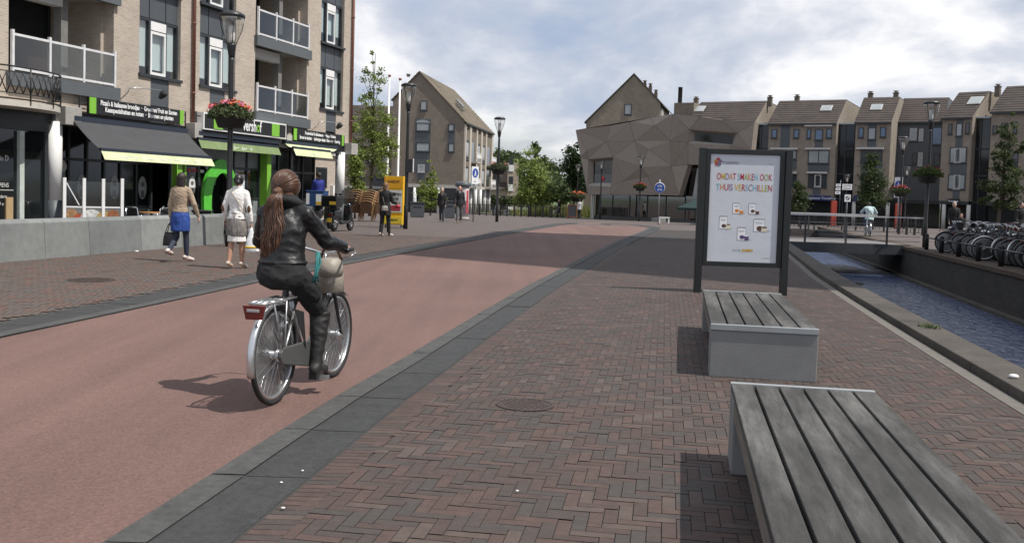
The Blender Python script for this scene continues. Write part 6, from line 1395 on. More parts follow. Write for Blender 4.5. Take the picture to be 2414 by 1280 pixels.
def bicycle(label, loc, rz, fm, hero=False, group=None, basket=None, crankA=0.0, name='bicycle', guard=None):
    t = thing(name, label, 'bicycle', loc, rz, group); r = .345; RW, FW = (0, 0, r), (0, 1.08, r); nsp = 32 if hero else 16; guard = guard or fm
    wheel(t, RW, r, hero, nsp, .045 if hero else .035); wheel(t, FW, r, hero, nsp, .04)
    bb = Vector((0, .46, .29)); st = Vector((0, .26, .70)); hb = Vector((0, .90, .80)); ht = Vector((0, .865, .93)); m = MB()
    m.tube([bb, st], .018, 10); m.tube([hb - Vector((0, -.02, .06)), ht], .022, 10); m.tube([hb + Vector((0, .0, -.03)), (0, .72, .46), (0, .58, .33), bb], [.022, .023, .023, .022], 10)
    if not hero: m.tube([ht + Vector((0, .01, -.06)), (0, .62, .62), (0, .40, .42)], .016, 8)
    for sx in (-1, 1): m.tube([(sx * .03, .44, .29), (sx * .062, .2, .315), (sx * .062, 0, r)], .011, 7); m.tube([(sx * .02, .28, .66), (sx * .06, .08, .45), (sx * .062, 0, r)], .009, 7)
    m.build('frame', fm, t)
    m = MB()
    for sx in (-1, 1): m.tube([(sx * .035, .90, .76), (sx * .055, .95, .64), (sx * .055, 1.0, .52), (sx * .055, 1.07, .37), FW[0:1] and (sx * .06, 1.08, r)], [.017, .016, .014, .011, .009], 8)
    m.tube([(-.045, .90, .765), (.045, .90, .765)], .022, 8); m.build('fork', BK_BLK if hero else fm, t)
    mudguard(t, RW, r + .022, .75, 3.42, .030, ALU if hero else guard); mudguard(t, FW, r + .020, .25 if not hero else .9, 2.5, .028, ALU if hero else guard)
    # chain case
    m = MB(); o_ = [(.0, .0)]
    pts = [(bb.y + .105 * math.cos(a), bb.z + .105 * math.sin(a)) for a in [(-1.35 + i * 2.7 / 8) for i in range(9)]] + [(RW[1] + .06 * math.cos(a), RW[2] + .06 * math.sin(a)) for a in [(1.7 + i * 2.9 / 6) for i in range(7)]]
    m.prism([(.05, y, z) for y, z in pts], (.032, 0, 0)); m.build('chain_case', GREYC if hero else PLAS, t, bevel=.008)
    m = MB(); ca, sa = math.cos(crankA), math.sin(crankA)
    for sx, sg in ((.105, 1), (-.105, -1)):
        p = (sx, bb.y + sg * .17 * sa, bb.z - sg * .17 * ca); m.tube([(sx, bb.y, bb.z), p], .011, 7); m.box(min(sx, sx + math.copysign(.1, sx)) , max(sx, sx + math.copysign(.1, sx)), p[1] - .04, p[1] + .04, p[2] - .012, p[2] + .012)
    m.tube([(-.105, bb.y, bb.z), (.105, bb.y, bb.z)], .018, 8); m.build('crank', ALU, t)
    m = MB(); m.tube([st, (0, .235, .79)], .013, 8); m.build('seat_post', ALU, t)
    m = MB(); m.loft([((0, .13, .80), .02, .03), ((0, .15, .815), .095, .07), ((0, .17, .835), .10, .09), ((0, .22, .845), .085, .13), ((0, .24, .848), .05, .14)], 14); m.ell((0, .33, .83), (.03, .11, .022), 10, 6); m.build('saddle', PLAS, t)
    m = MB(); m.tube([ht, (0, .855, 1.0)], .013, 8); m.tube([(-.27, .61, 1.05), (-.275, .72, 1.06), (-.20, .85, 1.05), (0, .86, 1.0), (.20, .85, 1.05), (.275, .72, 1.06), (.27, .61, 1.05)], .011, 8); m.build('handlebar', ALU, t)
    for sx in (-1, 1):
        m = MB(); m.tube([(sx * .27, .60, 1.05), (sx * .275, .72, 1.06)], .017, 9); m.build('grip', PLAS, t)
        m = MB(); m.tube([(sx * .275, .74, 1.05), (sx * .31, .70, 1.03), (sx * .315, .60, 1.015)], .007, 6); m.build('brake_lever', CHROME, t)
    # rear rack with light
    m = MB(); zz_ = .735
    for sx in (-.06, -.02, .02, .06): m.tube([(sx, .18, zz_), (sx, -.26, zz_ - .005)], .006, 6)
    for y in (.15, 0, -.14, -.26): m.tube([(-.065, y, zz_ - .002), (.065, y, zz_ - .002)], .006, 6)
    m.tube([(-.075, .18, zz_), (-.078, -.2, zz_ - .004), (-.05, -.285, zz_ - .004), (.05, -.285, zz_ - .004), (.078, -.2, zz_ - .004), (.075, .18, zz_)], .007, 6)
    for sx in (-1, 1): m.tube([(sx * .075, .02, zz_), (sx * .075, .0, r)], .006, 6); m.tube([(sx * .075, -.18, zz_), (sx * .075, -.02, r + .02)], .006, 6)
    rk = m.build('rack', BK_SIL if hero else BK_DRK, t)
    m = MB(); m.box(-.062, .062, -.325, -.292, zz_ - .105, zz_ - .012) if hero else m.box(-.03, .03, -.315, -.292, zz_ - .06, zz_ - .015); 
    if hero: m = MB(); m.prism([(-.078, -.292, zz_ - .012), (.078, -.292, zz_ - .012), (.055, -.292, zz_ - .105), (-.055, -.292, zz_ - .105)], (0, -.035, 0)); m.box(-.045, .045, -.3335, -.3275, zz_ - .055, zz_ - .035, 1)
    m.build('rear_light', [REDL, mat('reflector_grey', (.35, .33, .33), .4)], rk, .006)
    m = MB(); m.ell((0, .99, .83), (.035, .045, .035), 10, 6); m.tube([(0, .93, .83), (0, .98, .83)], .012, 6); m.build('headlight', CHROME, t)
    m = MB(); m.tube([(-.05, .42, .27), (-.085, .2, .235), (-.09, -.05, .205)] if hero else [(-.05, .40, .27), (-.14, .34, .0)], [.014, .015, .02] if hero else .01, 8); m.build('kickstand', PLAS, t)
    if hero:
        m = MB(); m.tube([(.082, -.05, .62), (.085, -.2, .55), (.08, -.1, .45)], .004, 5); m.build('cable', PLAS, t)
        for sx in (-1, 1): m = MB(); m.prism([(sx * .085, .28, .62), (sx * .085, .33, .35), (sx * .085, .12, .66)], (sx * .004, 0, 0)); m.build('coat_guard', PLAS, t)
        m = MB(); m.tube(circ3((-.0, .12, .62), .10, 18), .012, 6, closed=True); m.build('ring_lock', ALU, t)
    if basket:
        m = MB(); m.box(-.2, .2, 1.0, 1.3, .84, 1.08); m.build('crate', basket, t)
    return t
HB = R(12); BL_ = Vector((-1.625, 6.72, .008))
hero = bicycle('silver grey city bicycle with red rear light ridden by the woman in black leather', BL_, -HB, BK_SIL, True)

# ================================================================ PEOPLE
def hand(mb, w, d, side, fwd, curl=.5, k=1.0):
    """palm, four unequal bent fingers and a thumb; w wrist, d pointing down the forearm"""
    d = Vector(d).normalized(); s = d.cross(Vector(fwd)).normalized(); f = s.cross(d).normalized(); w = Vector(w)
    p0, p1 = w + d * .02 * k, w + d * .085 * k
    for q in (-.024, -.008, .008, .024): mb.cap(p0 + f * q * .7 * k, p1 + f * q * k, .014 * k, .0125 * k, 8)
    inn = s * side
    for q, l in ((-.030, .060), (-.0105, .072), (.0105, .076), (.030, .068)):
        a = p1 + f * q * k; b = a + (d * math.cos(curl) + inn * math.sin(curl)) * l * .5 * k; c = b + (d * math.cos(curl * 2.3) + inn * math.sin(curl * 2.3)) * l * .5 * k
        mb.cap(a, b, .0105 * k, .0095 * k, 8); mb.cap(b, c, .0095 * k, .0075 * k, 8)
    a = w + d * .035 * k + f * .026 * k; b = a + (d * .7 + f * .6 + inn * .45).normalized() * .038 * k; c = b + (d * .9 + f * .05 + inn * .5).normalized() * .030 * k
    mb.cap(a, b, .013 * k, .011 * k, 8); mb.cap(b, c, .011 * k, .0085 * k, 8)
def body(t, J, vox, skin, f=Vector((0, 1, 0)), legr=1.0, curl=(.5, .5), hz=1.0, feet=True):
    mb = MB(); k = J.get('k', 1.0); x = f.cross(Vector((0, 0, 1))).normalized()
    P, Cc, Nk, H = [Vector(J[a]) for a in ('pelvis', 'chest', 'neck', 'head')]
    mb.loft([(P - Vector((0, 0, .09)) * k, .12 * k, .10 * k, x, f), (P, .155 * k, .115 * k, x, f), (P * .55 + Cc * .45, .125 * k, .095 * k, x, f), (Cc, .155 * k, .105 * k, x, f), (Cc * .25 + Nk * .75, .15 * k, .08 * k, x, f), (Nk, .06 * k, .06 * k, x, f)], 18)
    mb.cap(Nk - Vector((0, 0, .04)), H - Vector((0, 0, .05)) * k, .055 * k, .05 * k)
    hf = Vector(J.get('face', f)).normalized(); hx = hf.cross(Vector((0, 0, 1))).normalized(); up = Vector((0, 0, 1))
    rm = Matrix((hx, hf, up)).transposed()
    mb.ell(H, (.074 * k, .094 * k, .115 * k), 16, 12, rot=rm); mb.ell(H - up * .055 * k + hf * .03 * k, (.055 * k, .062 * k, .062 * k), 12, 8, rot=rm)
    mb.cap(H + hf * .088 * k + up * .008 * k, H + hf * .110 * k - up * .028 * k, .010 * k, .014 * k, 8)
    for s in (-1, 1): mb.ell(H + hx * s * .077 * k - hf * .008 * k - up * .01 * k, (.012 * k, .02 * k, .032 * k), 8, 6, rot=rm)
    mb.cap(H + hf * .088 * k - up * .062 * k - hx * .018 * k, H + hf * .088 * k - up * .062 * k + hx * .018 * k, .008 * k, .008 * k, 8)
    for s, S_ in ((-1, 'L'), (1, 'R')):
        sh, el, wr = Vector(J['sh' + S_]), Vector(J['el' + S_]), Vector(J['wr' + S_])
        mb.cap(sh, el, .047 * k, .036 * k); mb.cap(el, wr, .037 * k, .024 * k)
        hand(mb, wr, J.get('hd' + S_, wr - el), -s, J.get('hf' + S_, f), curl[0 if s < 0 else 1], k)
        hp, kn, an, to = [Vector(J[a + S_]) for a in ('hip', 'kn', 'an', 'toe')]
        mb.cap(hp, kn, .082 * k * legr, .052 * k * legr); mb.cap(kn, kn * .65 + an * .35, .050 * k * legr, .054 * k * legr); mb.cap(kn * .65 + an * .35, an, .053 * k * legr, .033 * k)
        if feet: mb.cap(an - Vector((0, 0, .02)), to, .036 * k, .026 * k)
    o = blob(mb, 'body', skin, t, vox)
    e = MB()
    for s in (-1, 1): e.ell(H + hf * .083 * k + hx * s * .030 * k + up * .008 * k, (.012 * k, .008 * k, .009 * k), 8, 6, rot=rm)
    e.build('eyes', mat('eye_dark', (.03, .02, .018), .3), t); return hx, hf
def top(t, J, vox, m_, hem, name='jacket', slack=.016, waist=.120, wrk=.006, f=Vector((0, 1, 0)), sleeve=1.0, collar=0.0, hemr=1.0, wr_=.030):
    mb = MB(); k = J.get('k', 1.0); x = f.cross(Vector((0, 0, 1))).normalized(); P, Cc, Nk = [Vector(J[a]) for a in ('pelvis', 'chest', 'neck')]; s = slack
    hp = P + (P - Cc).normalized() * hem; R_ = lambda rx, ry: (rx * k + s, ry * k + s, x, f)
    mb.loft([(hp, *R_(.155 * hemr, .12 * hemr)), (P * .9 + Cc * .1, *R_(.152, .115)), (P * .55 + Cc * .45, *R_(waist, .098)), (Cc, *R_(.150, .112)), (Cc * .5 + Nk * .5, *R_(.150, .098)), (Cc * .22 + Nk * .78, *R_(.105, .075)), (Cc * .02 + Nk * .98, *R_(.062, .06))], 20)
    for S_ in 'LR': mb.cap(Nk * .9 + Cc * .1, Vector(J['sh' + S_]), .045 * k + s * .5, .050 * k + s * .6)
    if collar: mb.loft([(Nk - Vector((0, 0, .03)), .085 * k, .085 * k, x, f), (Nk + Vector((0, 0, collar)), .092 * k, .09 * k, x, f)], 16)
    for S_ in 'LR':
        sh, el, wr = Vector(J['sh' + S_]), Vector(J['el' + S_]), Vector(J['wr' + S_]); mb.cap(sh, el, .050 * k + s * .6, .043 * k + s * .6)
        e = el + (wr - el) * sleeve
        mb.cap(el, e, .045 * k + s * .6, wr_ * k + s * .5)
    return blob(mb, name, m_, t, vox, wr=wrk)
def shoes(t, J, m_, sole=None, heel=0.0, names='shoe'):
    k = J.get('k', 1.0)
    for S_ in 'LR':
        an, to = Vector(J['an' + S_]), Vector(J['toe' + S_]); d = (to - an); d2 = Vector((d.x, d.y, d.z)).normalized(); hl = an - d2 * .045 * k; up = d2.cross(Vector((0, 0, 1)).cross(d2)).normalized() if abs(d2.z) < .95 else Vector((0, -1, 0))
        mb = MB(); mb.cap(hl - up * .0, to, .040 * k, .034 * k, 10); mb.cap(an + up * .02, hl, .040 * k, .040 * k, 10)
        o = blob(mb, names, m_, t, .012)
        if sole:
            q = MB(); q.bar(hl - up * .042 * k - d2 * .02, to - up * .030 * k + d2 * .02, .06 * k, .018, 0, up); q.build('sole', sole, o)
def pose(h=1.70, lL=(0, 0), lR=(0, 0), aL=(.1, 0, .2), aR=(.1, 0, .2), lean=.03, out=(.0, .0), width=1.0):
    """local frame: x right, y forward; leg = (thigh swing, knee bend) deg; arm = (outward, forward swing, elbow bend) rad"""
    k = h / 1.70; J = dict(k=k); hz = .90 * k; L_ = {}
    for S_, sx, (a, b), o in (('L', -1, lL, out[0]), ('R', 1, lR, out[1])):
        a = R(a); b = R(b); hp = Vector((sx * .085 * k, 0, 0)); kn = hp + Vector((0, math.sin(a), -math.cos(a))) * .43 * k; an = kn + Vector((0, math.sin(a - b), -math.cos(a - b))) * .405 * k
        ft = R(-8) + (a - b if b > 25 else 0); toe = an + Vector((math.sin(o), math.cos(ft + 0) * math.cos(o), math.sin(ft) - .16)) .normalized() * .145 * k if b <= 25 else an + Vector((0, math.cos(a - b + .1), math.sin(a - b + .1))).normalized() * .15 * k
        L_[S_] = (hp, kn, an, toe)
    low = min(min(L_[s][2].z - .065 * k, L_[s][3].z - .03 * k) for s in 'LR')
    z0 = Vector((0, 0, -low + .004))
    for S_ in 'LR': J['hip' + S_], J['kn' + S_], J['an' + S_], J['toe' + S_] = [p + z0 for p in L_[S_]]
    P = Vector((0, 0, .02 * k)) + z0; J['pelvis'] = P; J['chest'] = P + Vector((0, lean * .6, .36 * k)); J['neck'] = P + Vector((0, lean, .55 * k)); J['head'] = P + Vector((0, lean * 1.3 + .015, .675 * k))
    for S_, sx, (o, f_, e) in (('L', -1, aL), ('R', 1, aR)):
        sh = P + Vector((sx * .158 * k * width, lean * .9, .455 * k)); d = Vector((sx * math.sin(o), math.sin(f_), -math.cos(o) * math.cos(f_))).normalized(); el = sh + d * .29 * k
        d2 = Vector((d.x * .5 - sx * .04, math.sin(f_ + e), -math.cos(f_ + e))).normalized(); J['sh' + S_] = sh; J['el' + S_] = el; J['wr' + S_] = el + d2 * .25 * k
    return J
def hair_short(t, J, m_, vox=.012, vol=1.0, back=.05, face=Vector((0, 1, 0)), name='hair'):
    k = J['k']; H = Vector(J['head']); f = face; x = f.cross(Vector((0, 0, 1))); rm = Matrix((x, f, Vector((0, 0, 1)))).transposed(); mb = MB()
    mb.ell(H + Vector((0, 0, .025 * k)) - f * .018 * k, (.083 * k * vol, .095 * k * vol, .108 * k * vol), 16, 10, rot=rm); mb.ell(H - f * .055 * k - Vector((0, 0, back)), (.075 * k, .055 * k, .08 * k), 12, 8, rot=rm)
    return blob(mb, name, m_, t, vox)
SKINL = mat('skin_light', (.50, .31, .24), .5, 0, .08, 20)
# ---- the cyclist
LEATH = mat('black_leather', (.010, .010, .011), .42, 0, .3, 16, .3, 40, spec=.45); KNIT = mat('black_knit', (.010, .010, .011), .85, 0, .2, 30, .3, 120); TIGHT = mat('black_tights', (.011, .011, .012), .7, 0, .2, 30); BOOT = mat('boot_suede', (.014, .013, .013), .6, 0, .3, 20, .3, 50); HAIRB = mat('brown_hair', (.115, .052, .026), .42, 0, .5, 9, .5, 60, stretch=(14, 14, 1.2), spec=.6)
cy = thing('person', 'woman in black leather jacket with long brown ponytail riding the silver bicycle', 'person', BL_, -HB)
ux = -.055
J = dict(k=.97, pelvis=(ux + .01, .20, .905), chest=(ux - .005, .235, 1.20), neck=(ux - .02, .285, 1.385), head=(ux - .03, .325, 1.505), face=(.12, 1, -.05),
         shL=(ux - .165, .265, 1.315), shR=(ux + .155, .265, 1.315), elL=(-.300, .36, 1.11), elR=(.205, .40, 1.12), wrL=(-.26, .585, 1.065), wrR=(.245, .60, 1.085), hdL=(.1, 1, -.1), hdR=(-.02, 1, -.12), hfL=(1, 0, .3), hfR=(-1, 0, .3),
         hipL=(ux - .075, .22, .88), hipR=(ux + .09, .22, .88), knL=(-.14, .62, .80), anL=(-.14, .44, .52), toeL=(-.14, .57, .475), knR=(.105, .53, .58), anR=(.125, .43, .215), toeR=(.130, .575, .165))
body(cy, J, .008, SKINL, curl=(1.0, 1.0))
jk = top(cy, dict(J, pelvis=(ux + .01, .20, .93)), .009, LEATH, -.055, 'jacket', .024, sleeve=.97, hemr=1.06, wr_=.034, wrk=.0055, waist=.138)
cl = MB(); cl.loft([((ux - .02, .275, 1.37), .125, .095), ((ux - .02, .275, 1.42), .115, .09), ((ux - .02, .28, 1.455), .085, .085)], 18); cl.tube([(ux - .13, .28, 1.39), (ux - .08, .19, 1.42), (ux - .02, .165, 1.425), (ux + .05, .19, 1.42), (ux + .11, .29, 1.39)], .028, 10); blob(cl, 'collar', KNIT, jk, .01)
# seams and folds of the jacket as raised piping
sm = MB() if False else None
if sm: sm.tube([(ux - .145, .135, 1.30), (ux - .02, .118, 1.315), (ux + .125, .135, 1.30)], .004, 6); sm.tube([(ux - .15, .115, .985), (ux, .085, .98), (ux + .15, .115, .985)], .006, 6)
sh_ = MB(); X_ = Vector((1, 0, 0)); Y_ = Vector((0, 1, 0))
sh_.loft([((ux + .01, .20, 1.00), .155, .118), ((ux + .01, .19, .93), .178, .14), ((ux + .012, .19, .87), .182, .155), ((ux + .012, .20, .82), .165, .15), ((ux + .01, .22, .79), .10, .10)], 20); sh_.cap((ux - .075, .24, .87), (-.12, .40, .84), .10, .085); sh_.cap((ux + .09, .24, .87), (.10, .36, .76), .105, .085); blob(sh_, 'tunic', KNIT, cy, .01, wr=.008)
for S_ in 'LR':
    mb = MB(); hp, kn, an, to = [Vector(J[a + S_]) for a in ('hip', 'kn', 'an', 'toe')]
    mb.cap(hp, kn, .092, .064); mb.cap(kn, kn * .8 + an * .2, .064, .060); blob(mb, 'trouser_leg', TIGHT, cy, .009, wr=.005)
    mb = MB(); mb.loft([(kn * 1.0 + an * .0 + Vector((0, .0, .02)), .076, .078), (kn * .97 + an * .03, .076, .078), (kn * .62 + an * .38, .066, .072)], 16); mb.cap(kn * .62 + an * .38, an, .066, .044); d = (to - an).normalized(); mb.cap(an - Vector((0, .025, .025)), to, .043, .034); mb.cap(an, an - Vector((0, .03, .03)), .043, .042)
    bo = blob(mb, 'boot', BOOT, cy, .009, wr=.005); q = MB(); h0 = an + Vector((0, -.035, -.05)); q.prism([h0 + Vector((-.03, -.025, 0)), h0 + Vector((.03, -.025, 0)), h0 + Vector((.03, .035, 0)), h0 + Vector((-.03, .035, 0))], (0, 0, -.05)); q.build('heel', BOOT, bo)
hr = MB(); H = Vector(J['head'])
hr.ell(H + Vector((0, -.014, .018)), (.098, .106, .110), 18, 12); hr.ell(H + Vector((0, -.05, -.045)), (.085, .06, .075), 14, 8)
hr.cap(H + Vector((-.005, -.10, -.02)), H + Vector((-.008, -.145, -.03)), .032, .028); blob(hr, 'hair', HAIRB, cy, .008)
hs_ = MB(); rn = random.Random(44)
p0 = H + Vector((-.008, -.135, -.03)); spine = [p0, p0 + Vector((.0, -.045, -.05)), p0 + Vector((.005, -.045, -.15)), p0 + Vector((.015, -.05, -.26)), p0 + Vector((.0, -.055, -.37)), p0 + Vector((.015, -.05, -.47)), p0 + Vector((-.01, -.04, -.56))]; wid = [.024, .044, .066, .082, .090, .084, .050]
hs_.c = []
for q in range(430):
    a = rn.uniform(0, 6.28); d = math.sqrt(rn.random()); ph = rn.uniform(0, 6.28); cut = rn.choice([6, 6, 6, 5, 5, 4]) if d > .5 else 6
    pts = []; 
    for i in range(cut * 3 + 1):
        u = i / 3; i0 = min(int(u), 5); w_ = u - i0; c = spine[i0].lerp(spine[i0 + 1], w_); wd = wid[i0] * (1 - w_) + wid[i0 + 1] * w_
        pts.append(c + Vector((math.cos(a) * d * wd + .013 * math.sin(u * 2.6 + ph) + .010 * math.sin(u * 1.9 + 1), math.sin(a) * d * wd * .5 + .004 * math.cos(u * 3 + ph), .0)))
    hs_.tube(pts, [.0046] * (len(pts) - 3) + [.004, .003, .0012], 4); hs_.c += [rn.uniform(.45, 1.5)] * (len(hs_.f) - len(hs_.c))
for x1, z1 in ((-.155, -.34), (-.14, -.45), (.07, -.30)): hs_.tube([p0 + Vector((-.03, -.045, z1 + .10)), p0 + Vector((x1 * .6, -.075, z1)), p0 + Vector((x1, -.05, z1 + .03))], [.006, .005, .001], 5); hs_.c += [1.4] * (len(hs_.f) - len(hs_.c))
for q in range(240):
    a = rn.uniform(0, 6.28); e = rn.uniform(-.35, 1.35)
    d0 = Vector((math.cos(a) * math.cos(e), abs(math.sin(a)) * math.cos(e) * (1 if rn.random() < .6 else -1), math.sin(e))); d1 = Vector((-.02, -1, -.12)).normalized(); pts = []
    for i in range(9):
        u = i / 8; d = d0.slerp(d1, u) if d0.dot(d1) > -.98 else d1
        pts.append(H + Vector((0, -.014, .018)) + Vector((d.x * .100, d.y * .108, d.z * .112)) * (1.0 + .012 * math.sin(q)))
    hs_.tube(pts, .0036, 4); hs_.c += [rn.uniform(.55, 1.35)] * (len(hs_.f) - len(hs_.c))
hs_.build('ponytail', mat('brown_hair_strand', (.088, .040, .021), .38, 0, .35, 14, tone=True, spec=.6), cy, fix=False)
m = MB(); m.tube(circ3(p0 + Vector((0, .02, .002)), .028, 14), .008, 6, closed=True); m.build('hair_band', PLAS, cy)
m = MB(); rn = random.Random(3)
for i in range(5): x = .165 + rn.uniform(-.012, .012); m.tube([(x, .33, 1.05), (x + .01, .30 + .01 * i, .98), (x + rn.uniform(-.01, .02), .29, .90), (x + rn.uniform(-.02, .02), .28 + .01 * i, .84)], .007, 6)
sc_ = m.build('scarf_end', mat('turquoise_cloth', (.03, .19, .19), .7, 0, .3, 30), cy)
# bag on the handlebar
bg_ = thing('handbag', 'pale grey leather handbag hanging from the handlebar of the ridden bicycle', 'bag', BL_, -HB)
BAG = mat('bag_taupe', (.30, .27, .225), .5, 0, .15, 8, .3, 40); bx0, by0, bz0 = .055, .84, .84
m = MB(); m.loft([((bx0, by0, bz0 - .13), .09, .095), ((bx0, by0, bz0 - .12), .105, .11), ((bx0, by0, bz0), .10, .105), ((bx0, by0, bz0 + .11), .085, .09), ((bx0, by0, bz0 + .125), .075, .07)], 4 * 5); m.build('bag_body', BAG, bg_)
m = MB(); m.loft([((bx0, by0 - .012, bz0 + .0), .100, .11), ((bx0, by0 - .01, bz0 + .06), .098, .108), ((bx0, by0 - .005, bz0 + .125), .085, .09), ((bx0, by0, bz0 + .137), .065, .06)], 20); m.build('flap', BAG, bg_)
m = MB(); m.tube([(bx0 - .09, by0, bz0 + .12), (bx0 - .05, by0 - .02, bz0 + .2), (.10, .78, 1.09), (.14, .80, 1.08), (bx0 + .06, by0, bz0 + .18), (bx0 + .09, by0, bz0 + .12)], .011, 6); m.build('strap', mat('brown_strap', (.10, .055, .03), .5), bg_)

# ---- two women walking past the low wall
def cloth(name, c, r=.8): return mat(name, c, r, 0, .2, 7, .6, 20)
def at_px(x, y, dz=0): p = G(x, y); return Vector((p.x, p.y, .012))
w1 = thing('person', 'woman in beige cardigan and short blue skirt with a black handbag', 'person', at_px(424, 618), -.16)
J1 = pose(1.70, (2, 52), (10, 6), (.16, -.12, .25), (.38, .05, .35), .02, (0, .5)); body(w1, J1, .0105, SKINL, curl=(1.1, .5))
ca_ = top(w1, J1, .012, cloth('beige_knit', (.36, .275, .195)), -.035, 'cardigan', .012, sleeve=.92, hemr=.97)
P = Vector(J1['pelvis']); m = MB(); m.loft([(P + Vector((0, 0, .07)), .143, .112), (P - Vector((0, 0, .04)), .178, .142), (P - Vector((0, 0, .20)), .186, .150), (P - Vector((0, .0, .33)), .180, .158), (P - Vector((0, .0, .335)), .15, .13)], 22); blob(m, 'skirt', cloth('blue_skirt', (.018, .06, .27), .7), w1, .012, wr=.008, fq=(14, 14, 5))
DEN = mat('navy_leggings', (.025, .032, .055), .75, 0, .25, 16)
def legs(t, J, m_, name, r0=.088, r1=.060, r2=.040, to=.93, vox=.012, r15=None):
    for S_ in 'LR':
        mb = MB(); hp, kn, an = [Vector(J[a + S_]) for a in ('hip', 'kn', 'an')]; k = J['k']; e = kn + (an - kn) * to; md = kn * .65 + e * .35
        mb.cap(hp, kn, r0 * k, r1 * k); mb.cap(kn, md, r1 * k, (r15 or r1 * .98) * k); mb.cap(md, e, (r15 or r1 * .98) * k, r2 * k); blob(mb, name, m_, t, vox)
legs(w1, J1, DEN, 'legging'); shoes(w1, J1, mat('white_canvas_shoe', (.62, .55, .50), .7), mat('brown_sole', (.12, .055, .045), .8))
H = Vector(J1['head']); m = MB(); m.ell(H + Vector((0, -.015, .02)), (.089, .103, .112), 16, 10); m.loft([(H + Vector((0, -.02, .02)), .09, .09), (H + Vector((0, -.045, -.08)), .095, .065), (H + Vector((.01, -.06, -.15)), .088, .045), (H + Vector((.02, -.055, -.19)), .05, .03)], 16); blob(m, 'hair', mat('dark_brown_hair', (.022, .013, .010), .45, 0, .4, 12, .4, 50, stretch=(10, 10, 1)), w1, .01)
def handbag(label, P, rz, m_, w_=.17, d=.08, h_=.24, dr=.26, name='handbag'):
    t = thing(name, label, 'bag', P, rz); m = MB(); m.loft([((0, 0, -dr - h_), d * .95, w_ * .98), ((0, 0, -dr - h_ + .02), d, w_), ((0, 0, -dr - h_ * .4), d * .8, w_ * .92), ((0, 0, -dr), d * .35, w_ * .75)], 18); m.build('bag_body', m_, t)
    for sx in (-1, 1): m = MB(); m.tube([(sx * d * .3, -w_ * .5, -dr + .0), (sx * .02, -w_ * .25, -dr * .4), (sx * .006, 0, -.02), (sx * .02, w_ * .25, -dr * .4), (sx * d * .3, w_ * .5, -dr)], .009, 6); m.build('handle', m_, t)
    return t
def wp(t, p): return Matrix.Translation(t.location) @ Matrix.Rotation(t.rotation_euler.z, 4, 'Z') @ Vector(p)
pw = wp(w1, Vector(J1['wrL']) + Vector((0, -.02, -.085))); handbag('black leather handbag held by the woman in the blue skirt', pw, 1.2, mat('black_bag', (.014, .014, .015), .45, 0, .2, 12), .155, .09, .26, .20)
w2 = thing('person', 'woman in white blazer with brown elbow patches and a grey skirt', 'person', at_px(557, 634), -.12)
J2 = pose(1.68, (-6, 10), (6, 5), (.30, -.12, .62), (.27, -.12, .3), .02, (0, .15)); J2['face'] = (-.55, 1, -.1); body(w2, J2, .0105, mat('skin_tan', (.42, .23, .155), .5, 0, .08, 20), curl=(1.0, 1.1))
WB = cloth('white_blazer', (.78, .76, .73)); jb = top(w2, J2, .012, WB, .02, 'blazer', .017, sleeve=.95, collar=.03, hemr=1.08)
P = Vector(J2['pelvis']); m = MB(); m.loft([(P + Vector((0, 0, .05)), .15, .12), (P - Vector((0, 0, .08)), .182, .152), (P - Vector((0, 0, .24)), .190, .162), (P - Vector((0, 0, .325)), .178, .152), (P - Vector((0, 0, .33)), .12, .1)], 22); blob(m, 'skirt', cloth('grey_satin_skirt', (.20, .18, .165), .45), w2, .012, wr=.010, fq=(16, 16, 5))
m = MB(); m.loft([(P - Vector((0, 0, .30)), .165, .14), (P - Vector((0, 0, .43)), .172, .148), (P - Vector((0, 0, .435)), .13, .11)], 22); blob(m, 'underskirt', WB, w2, .012)
shoes(w2, J2, mat('pale_sandal', (.48, .40, .34), .6)); 
for S_ in 'LR': an = Vector(J2['an' + S_]); q = MB(); q.tube([an + Vector((0, -.05, -.03)), an + Vector((0, -.055, -.075))], .014, 8); q.build('heel', mat('cork_heel', (.22, .13, .08), .7), w2)
H = Vector(J2['head']); m = MB(); m.ell(H + Vector((.008, -.014, .022)), (.088, .102, .110), 16, 10); m.ell(H + Vector((.03, -.10, -.03)), (.045, .045, .05), 10, 8); blob(m, 'hair', mat('black_hair', (.012, .010, .010), .4, 0, .3, 12, .4, 50), w2, .01)
for S_, sx in (('L', -1), ('R', 1)):
    el = Vector(J2['el' + S_]); q = MB(); q.ell(el + Vector((sx * .012, -.045, -.01)), (.032, .018, .068), 12, 8); q.build('elbow_patch', mat('brown_patch', (.10, .045, .025), .7), jb)
Cc = Vector(J2['chest']); q = MB(); q.tube([Cc + Vector((-.10, -.06, .17)), Cc + Vector((-.05, -.125, .09)), Cc + Vector((.06, -.128, -.06)), Cc + Vector((.12, -.11, -.16)), Cc + Vector((.17, -.03, -.34))], .009, 6); q.build('bag_strap', mat('cream_strap', (.45, .38, .29), .6), w2)
q = MB(); q.box(-.055, .05, P.y - .146, P.y - .130, P.z + .075, P.z + .095); q.build('belt_tab', mat('brown_patch', (.10, .045, .025), .7), jb)
pw = wp(w2, Vector(J2['wrR']) + Vector((0, .01, -.085))); t = thing('carrier_bag', 'white plastic carrier bag with yellow stripe held by the woman in white', 'bag', pw, .3)
